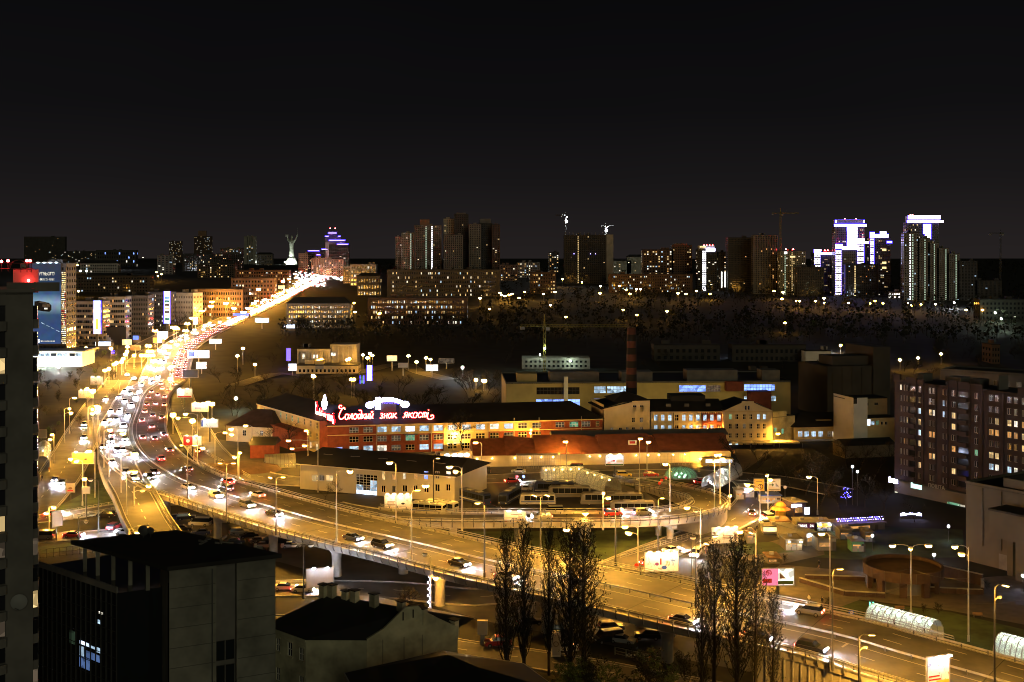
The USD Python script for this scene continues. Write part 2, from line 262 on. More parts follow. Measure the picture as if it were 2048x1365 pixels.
for a, b in ((0, s_r), (s_l, MAIN.L)):       # retaining walls under both ends
    mb = MB(); g = np.linspace(a, b, int((b - a) / 3) + 1)
    for side in (-1, 1):
        q = [MAIN.at(d, side * (HW - .5), -.96)[0] for d in g]; q2 = [MAIN.at(d, side * (HW - .9), -.96)[0] for d in g]
        for i in range(len(g) - 1):
            mb.add([q[i], q[i + 1], (*q[i + 1][:2], -.3), (*q[i][:2], -.3), q2[i], q2[i + 1], (*q2[i + 1][:2], -.3), (*q2[i][:2], -.3)], [(0, 1, 2, 3), (4, 7, 6, 5), (0, 4, 5, 1)])
    obj('retaining_wall', mb, 'concrete', br)
    mb = MB()
    for d in np.arange(a + 1, b - 1, 1.5):     # ribs of the wall panels
        p, t = MAIN.at(d, -HW + .42); mb.obox(p, t, (.12, .12), -.2, p[2] - 1.0)
    obj('wall_rib', mb, 'concrete', br, kind='stuff')
def rail(P, off, a, b, parent, h=.75, step=3.0, m='steel', pm='steel_dark', double=False, bracket=False):
    mb = P.sweep([(off - .05, h - .32), (off - .05, h), (off + .05, h), (off + .05, h - .32)], a, b, ds=3.0)
    obj('guard_rail', mb, m, parent)
    for d in np.arange(a + .5, b, step):
        p, t = P.at(d, off); mb = MB(); mb.obox(p, t, (.09, .07), p[2] - .05, p[2] + h - .1); obj('rail_post', mb, pm, parent)
def parapet(P, off, a, b, parent, side, step=2.6):
    """outer railing: curved brackets with two pipes, and the guard rail inside it"""
    for d in np.arange(a, b, step):
        p, t = P.at(d, off); n = np.array([t[1], -t[0], 0]) * side
        pts = [p + n * .1 + (0, 0, -.8), p + n * .42 + (0, 0, -.1), p + n * .38 + (0, 0, .7), p + n * .05 + (0, 0, 1.2)]
        mb = MB().tube(pts, [.11, .10, .09, .07], 4); obj('rail_bracket', mb, 'steel_dark', parent)
    for dz, o in ((1.2, .05), (.75, .33), (.3, .4)):
        obj('hand_rail', P.sweep([(off + side * o - .05, dz - .05), (off + side * o - .05, dz + .05), (off + side * o + .05, dz + .05), (off + side * o + .05, dz - .05)], a, b), 'steel', parent)
rail(MAIN, 0, 4, MAIN.L, br, .8, 4.0)
rail(MAIN, -HW + .7, 4, s_l, br, .75, 4.0); rail(MAIN, HW - .7, 4, MAIN.L, br, .75, 4.0)
for d in np.arange(22, s_l, 27.0): p, t = MAIN.at(d); mb = MB().obox(p, (t[1], -t[0]), (HW - .6, .05), p[2] + .03, p[2] + .042); obj('expansion_joint', mb, 'rubber', br)
s_split = MAIN.near(305, 985)
sr0, sr1 = MAIN.near(420, 985), MAIN.near(225, 870)
parapet(MAIN, -HW, 4, sr0 - 2, br, -1, 2.4); parapet(MAIN, HW, 30, MAIN.near(350, 880), br, 1, 5.0)
def pier(parent, p, r, z1, cap=1.7):
    g = np.arange(14) * 2 * np.pi / 14; rows = [(-.3, r * 1.05), (z1 - 2.2, r), (z1 - .8, r * 1.15), (z1, r * cap)]
    obj('pier', MB().loft([np.array([(p[0] + q * math.cos(a), p[1] + q * math.sin(a), z) for a in g]) for z, q in rows]), 'concrete', parent, smooth=40)
for px, py, off in ((1365, 1225, -7.6), (1150, 1180, -7.2), (930, 1150, -7.2), (722, 1090, -7.2), (598, 1055, -7.2), (485, 1020, -7.2), (385, 985, -7.2), (1260, 1180, 5), (1060, 1130, 5), (795, 1090, 3), (655, 1060, 3), (530, 1020, 3), (430, 985, 3), (330, 950, 0), (275, 890, -5), (275, 890, 5), (268, 855, -5), (268, 855, 5)):
    d = MAIN.near(px, py - 10); p, t = MAIN.at(d, off); pier(br, p, .95, p[2] - 1.9)
# ramp leaving the bridge on the left and coming down towards the viewer
RAMP = Path([W(236, 878, 7), W(232, 915, 7), W(246, 955, 7), W(268, 990, 6.8), W(292, 1040, 6.2), (-72.5, 236, 5.0), (-64, 214, 3.2), (-58, 196, 1.4)], 3.0)
rp = thing('exit_ramp', 'narrow concrete exit ramp peeling off the bridge towards the dark office block', 'ramp')
rw = 5.0; rs = RAMP.near(250, 962)
obj('carriageway', RAMP.sweep([(-rw + .3, .035), (rw - .3, .035)], closed=False), 'asphalt', rp)
obj('deck', RAMP.sweep([(-rw, .3), (-rw, -1.3), (-rw + 2, -1.6), (rw - 2, -1.6), (rw, -1.3), (rw, .3), (rw - .3, .3), (rw - .3, -.01), (-rw + .3, -.01), (-rw + .3, .3)], rs * .3), 'concrete', rp)
obj('lane_marking', dashes(RAMP, 0, rs, RAMP.L, 7, 2.5, .2, .055), 'paint', rp); mb = MB(); line(RAMP, -3.9, rs, RAMP.L, .18, .055, mb); line(RAMP, 3.9, rs, RAMP.L, .18, .055, mb); obj('edge_line', mb, 'paint', rp)
obj('parapet', RAMP.sweep([(rw, .15), (rw, 1.0), (rw + .25, 1.0), (rw + .25, .15)], 0), 'concrete', rp)     # left in the photo: path runs towards the viewer
obj('parapet', RAMP.sweep([(-rw - .25, .15), (-rw - .25, .9), (-rw, .9), (-rw, .15)], rs), 'concrete', rp)
rail(RAMP, rw - .9, rs, RAMP.L, rp, .7, 3.0); rail(RAMP, -rw + .7, rs, RAMP.L, rp, .7, 3.0)
for d in (RAMP.near(232, 915), RAMP.near(250, 965), RAMP.near(292, 1040) - 8, RAMP.near(292, 1040) + 16):
    p, t = RAMP.at(d); pier(rp, p, .9, p[2] - 1.6)
# loop ramp
LOOP = Path([W(640, 1008, 7.3), W(700, 1021, 7), W(790, 1033, 6.7), W(900, 1038, 6.4), W(1050, 1037, 6), W(1200, 1037, 5.5), W(1320, 1033, 5), W(1396, 1021, 4.4), W(1420, 1004, 3.6), W(1388, 989, 2.6), W(1322, 975, 1.2), W(1255, 964, .3), W(1190, 957, .1)], 2.5)
lp = thing('loop_ramp', 'elevated loop ramp curling round the coach yard on a pale concrete wall', 'ramp')
lw = 4.7; l0, l1 = LOOP.near(730, 1026), LOOP.near(1300, 972)
obj('carriageway', LOOP.sweep([(-lw + .3, .03), (lw - .3, .03)], 0, closed=False), 'asphalt', lp)
obj('deck', LOOP.sweep([(-lw, .2), (-lw, -1.1), (-lw + 2, -1.5), (lw - 2, -1.5), (lw, -1.1), (lw, .2), (lw - .3, .2), (lw - .3, -.01), (-lw + .3, -.01), (-lw + .3, .2)], l0 * .2, l1), 'concrete', lp)
mb = MB(); line(LOOP, -3.8, l0, LOOP.L, .18, .05, mb); line(LOOP, 3.8, l0, LOOP.L, .18, .05, mb); dashes(LOOP, 0, l0, LOOP.L, 6, 2, .18, .05, mb); obj('lane_marking', mb, 'paint', lp)
parapet(LOOP, lw, l0, l1, lp, 1, 2.2); parapet(LOOP, -lw, l0, l1, lp, -1, 2.6)
rail(LOOP, lw - .6, l0, LOOP.L - 4, lp, .7, 3.2); rail(LOOP, -lw + .6, l0, LOOP.L - 4, lp, .7, 3.2)
sa = LOOP.near(1375, 1026)
mb = MB(); g = np.arange(sa, l1, 2.0)
for side in (-1, 1):
    q = [LOOP.at(d, side * (lw - .4), -1.0)[0] for d in g]
    for i in range(len(g) - 1): mb.quad(q[i], q[i + 1], (*q[i + 1][:2], -.3), (*q[i][:2], -.3))
qa, qb = LOOP.at(sa, -lw + .4, -1.0)[0], LOOP.at(sa, lw - .4, -1.0)[0]; mb.quad(qa, qb, (*qb[:2], -.3), (*qa[:2], -.3))
obj('abutment_wall', mb, 'concrete', lp)
for px, py in ((760, 1030), (900, 1038), (1040, 1037), (1170, 1037), (1320, 1033)):
    d = LOOP.near(px, py); p, t = LOOP.at(d); n = (t[1], -t[0])
    for o in (-2.2, 2.2): pier(lp, p + np.array([n[0] * o, n[1] * o, 0]), .75, p[2] - 2.3, 1.1)
    mb = MB().obox(p, n, (3.9, .7), p[2] - 2.3, p[2] - 1.52); obj('pier_cap', mb, 'concrete', lp)
# surface roads
road('boulevard', 'wide amber lit boulevard climbing the hill away towards the monument', BLV, -13, 13, lanes=(-9.5, -6, 4.5, 8, -2.6), dz=.10, kerb=True, cat='boulevard')
tg = Path([W(328, 762, .3), TB(341, 722), TB(366, 690), TB(440, 650)], 8)
LEFT = Path([W(40, 1040), W(88, 990), W(120, 950), W(150, 898), W(170, 860), W(200, 808), W(232, 768), W(252, 735), W(262, 712), TB(290, 690), TB(340, 665)], 5)
road('surface_street', 'amber lit surface street left of the bridge with oncoming headlights', LEFT, -6.5, 6.5, lanes=(0,), cat='street')
SLIP = Path([W(255, 800, .05), W(258, 775, .05), W(262, 745, .05), TB(272, 722), TB(300, 700)], 5)
road('slip_road', 'slip road beside the glaring headlights at the left crest', SLIP, -5, 5, dz=.09, kerb=False, cat='slip road')
CROSS = Path([W(40, 1042), W(120, 1034), W(200, 1022), W(260, 1013), W(330, 1005), W(420, 1000)], 4); road('cross_street', 'cross street passing under the ramp beside the black hatchback', CROSS, -4.5, 4.5, lanes=(0,), cat='street')
CROSS2 = Path([W(40, 1082), W(110, 1076), W(180, 1072), W(260, 1066), W(340, 1075)], 4); road('cross_street', 'lower cross street in front of the concrete block, red car passing', CROSS2, -4.2, 4.2, lanes=(0,), cat='street')
UNDER = Path([W(430, 1200), W(530, 1180), W(650, 1178), W(800, 1182), W(950, 1196), W(1060, 1180), W(1200, 1150), W(1300, 1110), W(1390, 1075), W(1470, 1038), W(1510, 1005), W(1512, 975), W(1490, 955)], 4)
road('underpass_street', 'street running under the bridge and up to the market corner', UNDER, -5.2, 5.2, lanes=(0,), cat='street')
FRONT = Path([W(440, 1262), W(540, 1246), W(700, 1262), W(920, 1300), W(1100, 1325), W(1300, 1362), W(1500, 1400)], 4); road('front_street', 'near street in front of the old house, lit amber', FRONT, -4, 4, lanes=(0,), cat='street')
MARKET = Path([W(1680, 985), W(1560, 962), W(1490, 955), W(1380, 948), W(1200, 950), W(1000, 958), W(820, 965), W(640, 966), W(540, 958), W(455, 935), W(412, 900), W(388, 860), W(368, 820), W(358, 785), W(356, 760)], 4)
road('market_street', 'street past the red roofed market and coach yard', MARKET, -6, 6, lanes=(0, ), cat='street', dz=.06)
ROW2 = Path([W(470, 772), T(560, 748), T(640, 755), T(720, 745), T(800, 728), T(840, 745), T(900, 760)], 6); road('hill_road', 'curving road by the filling station on the slope', ROW2, -5, 5, dz=.12, kerb=False, cat='road')
# ------------------------------------------------------------------ street lamps
glow('flat_lens_small', SOD, 3000.)
def lamp_head(parent, p, u, m, big=1.0, lit=True, name='lamp_head'):
    """a flat housing with a bowl hanging out below; u points outward"""
    u = np.array([u[0], u[1], 0.]); u /= np.linalg.norm(u) + 1e-9; w = np.array([-u[1], u[0], 0]); c = np.array(p, float)
    def ring(l, b, z): return np.array([c + u * (l * math.cos(a)) + w * (b * math.sin(a)) + (0, 0, z) for a in np.arange(8) * math.pi / 4])
    if lit == 'F':
        h = obj(name, MB().loft([ring(.62, .26, .02), ring(.62, .28, .14), ring(.4, .15, .22)]), 'steel_dark', parent)
        obj('flat_lens', MB().add(ring(.5, .22, .0), [(0, 2, 1), (0, 3, 2), (0, 4, 3), (0, 5, 4), (0, 6, 5), (0, 7, 6)]), 'flat_lens', h); return h
    if lit and lit != 'B' and m == 'sodium': obj('flat_lens', MB().add(ring(.36, .18, -.3 * big - .01), [(0, 2, 1), (0, 3, 2), (0, 4, 3), (0, 5, 4), (0, 6, 5), (0, 7, 6)]), 'flat_lens_small', parent)
    h = obj(name, MB().loft([ring(.48 * big, .24 * big, .0), ring(.5 * big, .26 * big, .1 * big), ring(.3 * big, .15 * big, .2 * big)]), 'galv' if lit else 'steel_dark', parent)
    obj('bowl', MB().loft([ring(.42 * big, .21 * big, -.02), ring(.40 * big, .2 * big, -.16 * big), ring(.2 * big, .1 * big, -.3 * big)]), m if lit else 'frame_white', h)
    return h
def street_lamp(base, heads, label, m='sodium', group=None, pole='galv', top=None, name='street_lamp', r=.13, cat='street lamp', big=1.45):
    """heads: world points of the lamp heads; arms leave the pole's top"""
    base = np.array(base, float); t = thing(name, label, cat, base, 0, group)
    hs = [(np.array(h[:3], float) - base, (h[3] if len(h) > 3 else True)) for h in heads]
    zt = top - base[2] if top else (max(h[2] for h, _ in hs) - (.3 if any(np.hypot(h[0], h[1]) > .3 for h, _ in hs) else 0.0) if hs else 10)
    pm = MB().tube([(0, 0, -.3), (0, 0, zt * .5), (0, 0, zt)], [r * 1.25, r, r * .65], 8); pm.tube([(0, 0, -.2), (0, 0, 1.1)], [r * 1.9, r * 1.7], 8)
    obj('pole', pm, pole, t)
    for h, lit in hs:
        d = np.hypot(h[0], h[1])
        if d > .3:
            e = h - (h[0] / d * .5, h[1] / d * .5, -.05)
            z0 = min(zt - .4, h[2] - .3); pts = [(0, 0, z0), (e[0] * .25, e[1] * .25, z0 + (h[2] - z0) * .75), (e[0] * .6, e[1] * .6, h[2] + .08), e]
            obj('arm', MB().tube(pts, .06, 5), pole, t)
        else: h = h + (0, 0, .05)
        lamp_head(t, h, h[:2] if d > .3 else (1, .2), m, big, lit)
    return t
def L_(px, base_row, heads, label, z=0.0, m='sodium', group=None, **k):
    """lamp standing where the photo shows its foot; heads as photo pixels (x, row[, lit])"""
    b = W(px, base_row, z) if z is not None else T(px, base_row)
    y = b[1]; hs = []
    for i, h in enumerate(heads):
        yy = y + (1.1 if i % 2 else -.9) * (len(heads) > 1) * .8
        hs.append((xat(h[0], yy), yy, zat(h[1], yy)) + ((h[2],) if len(h) > 2 else ()))
    if k.get('top'): k['top'] = zat(k['top'], y)
    return street_lamp(b, hs, label, m, group, **k)
LAMPS = [  # foot px, foot row, level, heads, what sets it apart
    (108, 928, 0, [(104, 869), (100, 879)], 'twin headed street lamp beside the left tower above the grey notice board'),
    (139, 868, 0, [(149, 796)], 'single street lamp in front of the dark trees left of the left street'),
    (129, 886, 0, [(139, 817), (142, 826)], 'twin street lamp on the left pavement below the two small billboards'),
    (176, 897, 0, [(185, 818), (193, 812)], 'twin street lamp between left street and bridge, upper one of two close poles'),
    (186, 908, 0, [(185, 827)], 'street lamp with a single head at the edge of the bridge approach'),
    (208, 936, 7, [(220, 860)], 'bridge lamp with right hand arm where the exit ramp splits off'),
    (199, 892, 7, [(219, 839)], 'bridge lamp beside the splitting lanes, farther one'),
    (218, 955, 7, [(246, 867)], 'tall bridge lamp standing in the white headlight glare'),
    (242, 985, 7, [(271, 907), (258, 912, False)], 'bridge lamp with a long curved arm over the median bend'),
    (268, 1012, 6.6, [(297, 972), (285, 981, False)], 'arched lamp standing on the exit ramp beside the bridge nose'),
    (253, 1030, 6.4, [(270, 943), (262, 941, False)], 'tall lamp on the inner edge of the exit ramp'),
    (165, 1012, 0, [(153, 922), (141, 918)], 'street lamp in front of the orange billboard'),
    (172, 1034, 0, [(169, 957)], 'slim lamp with one head at the left lawn below the orange billboard'),
    (190, 996, 0, [(178, 902)], 'lamp behind the orange billboard, at its right edge'),
    (197, 1066, 0, [(181, 960, False)], 'unlit lamp beside the ramp above the black hatchback'),
    (98, 1068, 0, [(107, 1014), (93, 1026)], 'twin lamp at the left tower above the red tail lights'),
    (258, 1080, 6.0, [(275, 1065), (293, 1052, False)], 'lamp peeking over the roof of the dark office block'),
    (157, 1080, 0, [(172, 1043, False), (184, 1029, False)], 'unlit dark twin lamp in front of the small roundabout'),
    (375, 1003, 7.2, [], 'slim pole with flat downward lamps on the bridge above the long white headlight streak'), (453, 1040, 7.3, [], 'tall pole with flat downward lamps at the near bridge edge, leftmost on the long bend'),
    (552, 1068, 7.5, [], 'pole with flat downward lamps at the bridge edge in front of the terminal building'),
    (673, 1088, 7.5, [(700, 942), (674, 953, False)], 'tall lamp at the near bridge rail with a lit head reaching right over the terminal'),
    (823, 1122, 7.5, [(851, 971), (836, 981, False)], 'tall lamp at the near bridge rail under the coach yard fence'),
    (969, 1158, 7.5, [(955, 1008, False)], 'tall pole at the near bridge rail left of the poplars'),
    (792, 1043, 6.6, [(779, 925)], 'lamp at the loop ramp behind the yellow twin billboard'),
    (867, 1030, 0, [], 'concrete pole with a flat downward lamp in the coach yard by the terminal building corner', ),
    (924, 1060, 6.4, [(899, 934), (911, 943)], 'twin lamp at the loop ramp left of the yellow poster board'),
    (634, 940, 0, [(584, 897), (609, 891)], 'lamp left of the factory corner near the blue screen'),
    (636, 985, 0, [(577, 881)], 'lamp behind the terminal roof, left end'),
    (716, 905, 0, [(725, 883), (730, 875)], 'twin lamp in front of the red factory wall, left part'),
    (905, 905, 0, [(909, 873), (911, 867)], 'twin lamp before the cream factory bay left of the market'),
    (963, 960, 0, [(951, 885)], 'amber lamp over the black van by the white market wall'),
    (1057, 916, 0, [(1060, 882)], 'big glaring lamp on the market roof line under the cream factory bay'),
    (1062, 905, 0, [(1062, 859), (1061, 866)], 'twin lamp before the factory, left of the drainpipes'),
    (1133, 936, 0, [(1131, 883)], 'lamp over the red market roof with dark red bus below'),
    (1294, 952, 0, [(1297, 884)], 'lamp on the market street between advert board and glass dome'),
    (1279, 985, 0, [(1281, 877)], 'tall curved lamp before the middle of the red roof'),
    (1340, 1022, 5, [(1331, 928)], 'tall lamp on the inner edge of the loop ramp beneath the dome'),
    (1206, 1058, 6, [(1207, 985), (1217, 996)], 'lamp between the white coaches and the loop ramp'),
    (1081, 1104, 7.3, [], 'bright flat lamp pole at the far bridge rail above the poplars'), (1231, 1130, 7.3, [], 'bright flat lamp pole at the far bridge rail in front of the loop ramp'),
    (1144, 1116, 7.3, [(1133, 1059)], 'small lamp with a dull head behind the far rail over the poplars'),
    (1276, 1145, 0, [(1250, 1053), (1257, 1066)], 'glaring twin lamp on the lawn left of the white twin billboard'),
    (1172, 1040, 5.6, [(1171, 1027)], 'short lamp on the loop ramp behind the white headlight streak'),
    (1316, 1110, 0, [], 'pole with a flat downward lamp on the lawn under the loop ramp'),
    (1401, 1100, 0, [(1374, 1015), (1391, 1022, False)], 'curved lamp in front of the loop ramp bend'),
    (1429, 1028, 4.2, [(1427, 922), (1432, 909)], 'lamp at the outer rail of the loop ramp, left of the close pair'),
    (1440, 1008, 3.8, [(1438, 909)], 'lamp at the outer rail of the loop ramp, right of the close pair'),
    (1459, 1018, 4.0, [(1445, 917), (1460, 991)], 'tall lamp at the far right bend of the loop ramp'),
    (1404, 930, 0, [(1403, 917)], 'lamp by the yellow bus at the end of the market hall'),
    (1512, 1180, 0, [(1480, 1063), (1502, 1066, False)], 'curved lamp by the bright billboard and crossing'),
    (1536, 1040, 0, [(1534, 950), (1541, 959)], 'twin lamp in front of the yellow and white arrow sign'),
    (1520, 1046, 0, [(1501, 977), (1495, 969)], 'curved twin lamp by the white kiosks at the street bend'),
    (1635, 1030, 0, [(1618, 954)], 'curved lamp in front of the dark trees right of the arrow sign'),
    (1660, 1226, 0, [(1643, 1067)], 'tall lamp by the open pawn kiosk on the plaza'),
    (1665, 1338, 5.9, [(1680, 1139, False)], 'tall bridge lamp with a downward lit head near the right hand end of the bridge'),
    (1822, 1232, 0, [(1785, 1091), (1821, 1097), (1857, 1091)], 'three armed lamp beside the glazed metro entrance'),
    (1937, 1284, 0, [(1910, 1093), (1923, 1108)], 'twin lamp between the two glazed metro entrances'),
    (1718, 1400, 5.4, [(1744, 1271, False), (1730, 1297, False)], 'dark twin lamp lit downward in front of the road, left of the nearest billboard'),
    (1989, 1412, 5.0, [(2012, 1172, False), (1998, 1196, False)], 'dark twin lamp lit downward at the far right of the bridge'),
    (607, 1198, 0, [(588, 1090, False), (622, 1090, False)], 'lamp with two flat arms by the blank billboard under the bridge'),
    (861, 1226, 0, [(871, 1155), (850, 1108, False)], 'old lamp wound with fairy lights behind the old house'),
    (1383, 1160, 0, [(1386, 1075, False)], 'grey traffic pole at the crossing below the bright billboard'), (1392, 1216, 7, [(1414, 1088, False), (1430, 1073, False)], 'dark twin lamp lit downward at the far rail beside the second poplar group'),
    (387, 932, 0, [(405, 896)], 'lamp before the red and white twin billboard on the right frontage street'),
    (395, 932, 0, [(371, 828), (356, 836)], 'lamp on the right frontage street left of the bluish twin billboard'),
    (430, 940, 0, [(450, 865)], 'lamp with one head before the pale long shed wall'),
    (476, 957, 0, [(462, 858), (463, 869)], 'lamp with an orange glare before the pale shed'),
    (478, 960, 0, [(480, 905), (469, 914)], 'low twin lamp by the underpass mound, right of the billboards'),
    (504, 915, 0, [(491, 851)], 'lamp in front of the gable of the pale shed'), (616, 930, 0, [(612, 861), (608, 890)], 'lamp by the bare birch at the factory side wing'),
    (1435, 880, 0, [(1451, 874)], 'glaring lamp at the loading dock left of the gabled factory end'), (1548, 893, 0, [(1556, 867)], 'glaring lamp at the dock right of the gabled factory end'),
    (1695, 868, 0, [(1696, 836)], 'lamp on the roof of the low workshop with blue windows'), (1783, 868, 0, [(1783, 853)], 'glaring lamp at the corner of the plum apartment block'),
    (1698, 868, 0, [(1699, 865)], 'bulkhead lamp on the workshop front'), (1724, 872, 0, [(1724, 858)], 'lamp at the right end of the workshop front'),
    (1633, 795, 0, [(1633, 756)], 'lamp among bare trees between the yellow hall and the dark silo'), (1414, 890, 0, [(1418, 857), (1413, 864)], 'twin lamp before the red brick factory strip'), (1244, 880, 0, [(1245, 856)], 'lamp in the factory yard before the gable block'),
]
def flat(z): return 'sodium'
for px, br_, z, heads, lab in LAMPS:
    if not heads: heads = [(px + (14 if z > 5 else 8), br_ - 112, 'F')] + ([(px - 12, br_ - 112, 'F')] if z > 5 else [])  # poles without visible heads get added flat lamps to light the road
    elif px in (1665, 823, 969, 673, 1392, 1718, 1989, 1512): heads = [h if len(h) == 2 else (h[0], h[1], 'F') for h in heads]  # dark heads here carry added lit lenses facing down, unseen from above
    if px > 1600: heads = [h if len(h) > 2 else (h[0], h[1], 'B') for h in heads]
    L_(px, br_, heads, lab, z, 'sodium_park' if px > 1600 else 'sodium_market' if 900 < px < 1450 and br_ < 962 else 'sodium', pole='galv' if any(len(h) < 3 or h[2] == 'B' for h in heads) or not heads else 'steel_dark', top=(None if heads else br_ - 118))
# lamps with low cool globes in the park
for px, row, br_, lab in ((1897, 1053, 1084, 'globe lamp beside the concrete hall'), (1745, 1072, 1104, 'globe lamp behind the dark shop kiosk'), (1730, 1121, 1140, 'globe lamp left of the metro rotunda'), (1797, 1117, 1140, 'globe lamp over the middle of the metro rotunda'), (1868, 1110, 1128, 'globe lamp behind the three armed lamp'), (2046, 1152, 1185, 'globe lamp at the far right plaza edge'), (1705, 934, 1010, 'small bluish yard lamp among the trees before the plum block'), (1715, 944, 1012, 'lower white yard lamp among the trees before the plum block')):
    b = W(px, br_); zt = zat(row, b[1]); t = thing('globe_lamp', 'cool white ' + lab, 'park lamp', b)
    obj('pole', MB().tube([(0, 0, -.2), (0, 0, zt - .3)], [.08, .06], 6), 'steel_dark', t); s = trimesh.creation.icosphere(1, .3); s.apply_translation((0, 0, zt)); obj('globe', (s.vertices, s.faces), 'mercury', t, smooth=True)
# far lamps: many look the same, so they share a label with their group
def spot(px, row, key):
    if key == 'h': L = ((800, 'before the amber washed blocks'), (1030, 'below the central towers'), (1215, 'below the unfinished tower'), (1300, 'below the pale stepped blocks'), (1440, 'below the brown and glass towers'), (1600, 'below the lattice slab'), (1720, 'below the bright trio'), (1880, 'below the descending towers'), (9999, 'at the far right'))
    elif key == 'b': L = ((340, 'at its foot'), (440, 'by the amber slab'), (500, 'by the red lit shops'), (540, 'halfway up'), (9999, 'near its top'))
    elif key == 's': L = ((200, 'by the cream billboard'), (262, 'along the waste ground'), (300, 'at the slip road'), (350, 'on the right of the crest'), (9999, 'by the blue white billboard'))
    elif key == 'g': L = ((520, 'on the lawn left of the columned building'), (650, 'before the columned building'), (750, 'by the pylon sign'), (880, 'on the curving hill road'), (9999, 'right of the canopy'))
    else: L = ((200, 'by the giant advert'), (300, 'by the pale school'), (9999, 'by the dim point blocks'))
    return next(b for a, b in L if px < a)
FARG = {
 'b': ('twin headed lamps lining the boulevard', 'twin headed amber boulevard lamp'),
 'h': ('single amber lamps on the dark wooded slope', 'small amber slope lamp'),
 'l': ('lamps among the left hand blocks', 'small lamp among the left hand blocks'),
 'g': ('lamps round the filling station', 'amber lamp near the filling station'),
 's': ('lamps of the left surface street', 'small lamp of the left street row')}
FAR = {
 'b': [(385, 637, 665), (371, 662, 690), (353, 658, 690), (375, 648, 680), (404, 622, 650), (422, 613, 645), (424, 604, 636), (452, 607, 636), (455, 602, 632), (467, 598, 628), (468, 617, 645), (498, 587, 612), (517, 579, 612), (513, 602, 622), (529, 600, 620), (532, 575, 598), (549, 568, 592), (548, 592, 612), (563, 587, 604), (566, 563, 585), (578, 558, 580), (577, 583, 598), (348, 655, 690), (310, 662, 695), (328, 676, 705), (297, 692, 722), (300, 703, 730), (302, 711, 735), (295, 711, 735), (496, 617, 640), (487, 625, 648), (507, 607, 628), (592, 556, 572), (590, 548, 562)],
 's': [(210, 741, 772), (218, 738, 768), (228, 729, 758), (233, 726, 755), (243, 724, 750), (246, 718, 745), (251, 709, 738), (254, 703, 730), (222, 697, 722), (255, 694, 718), (163, 697, 720), (172, 696, 720), (268, 711, 738), (283, 711, 738), (340, 736, 765), (341, 759, 790), (345, 733, 762), (416, 806, 845), (424, 808, 850), (346, 830, 868), (385, 842, 880), (196, 816, 850), (174, 779, 812), (186, 782, 815)],
 'h': [(1003, 590, 604), (1010, 592, 606), (1018, 590, 604), (1024, 588, 604), (1038, 597, 612), (1049, 584, 600), (1087, 588, 604), (1110, 584, 600), (1125, 559, 574), (1164, 565, 582), (1201, 573, 590), (1101, 611, 632), (1132, 634, 655), (1200, 587, 604), (1239, 572, 590), (1252, 580, 598), (1260, 588, 606), (1273, 579, 596), (1281, 579, 596), (1246, 620, 640), (1274, 630, 650), (1334, 623, 642), (1356, 587, 604), (1372, 588, 606), (1393, 582, 598), (1420, 588, 600), (1548, 583, 598), (1566, 585, 600), (1564, 598, 612), (1592, 602, 618), (1599, 603, 618), (1631, 603, 618), (1648, 597, 614), (1648, 606, 622), (1697, 606, 622), (1740, 607, 622), (1750, 602, 618), (1766, 607, 622), (1815, 607, 622), (1823, 611, 626), (1842, 609, 624), (1871, 609, 626), (1965, 620, 640), (1932, 620, 632), (1800, 720, 742), (1836, 716, 740), (1882, 708, 730), (1990, 703, 726), (1570, 646, 664), (1681, 691, 708), (1000, 586, 600), (960, 597, 615), (979, 618, 640), (835, 621, 640), (710, 624, 655), (708, 606, 630), (760, 627, 650), (758, 628, 650)],
 'l': [(150, 533, 545), (155, 531, 545), (257, 552, 562), (157, 583, 594), (313, 545, 560), (323, 549, 562), (316, 553, 566), (146, 678, 700), (286, 515, 524), (461, 515, 526), (411, 591, 606)],
 'g': [(486, 697, 730), (475, 712, 748), (510, 729, 752), (628, 753, 800), (637, 721, 745), (643, 719, 744), (694, 720, 745), (699, 718, 744), (740, 707, 752), (735, 716, 752), (745, 711, 752), (726, 710, 740), (817, 712, 742), (852, 716, 745), (861, 719, 746), (833, 724, 748), (703, 759, 795), (708, 759, 795), (967, 762, 782), (970, 762, 782), (952, 762, 780), (626, 752, 790)]}
def far_lamp(px, row, br_, key, m='sodium_far'):
    b = T(px, br_); y = b[1]; h = max(5.0, zat(row, y) - b[2]); tt = 'b' == key
    t = thing('street_lamp', FARG[key][1] + ' ' + spot(px, row, key), 'street lamp', b, R.uniform(-.6, .6), FARG[key][0])
    obj('pole', MB().tube([(0, 0, -.5), (0, 0, h - .3)], [.14, .08], 5), 'galv', t)
    for sx in ((-1, 1) if tt else (1,)):
        o = 1.2 * sx if tt else 0.0; k = (.75 if y < 1100 else .95)
        obj('arm', MB().tube([(0, 0, h - .6), (o * .6, 0, h - .1), (o, 0, h)], .06, 4), 'galv', t)
        c = trimesh.creation.icosphere(0, 1.0); v = c.vertices * (1.5 * k, 1.3 * k, 1.1 * k) + (o, -.05, h - .1); obj('bowl', (v, c.faces), m, t)
for k, l in FAR.items():
    for a in l: far_lamp(*a, k, 'sodium_boulevard' if k in 'bs' else 'sodium_far')
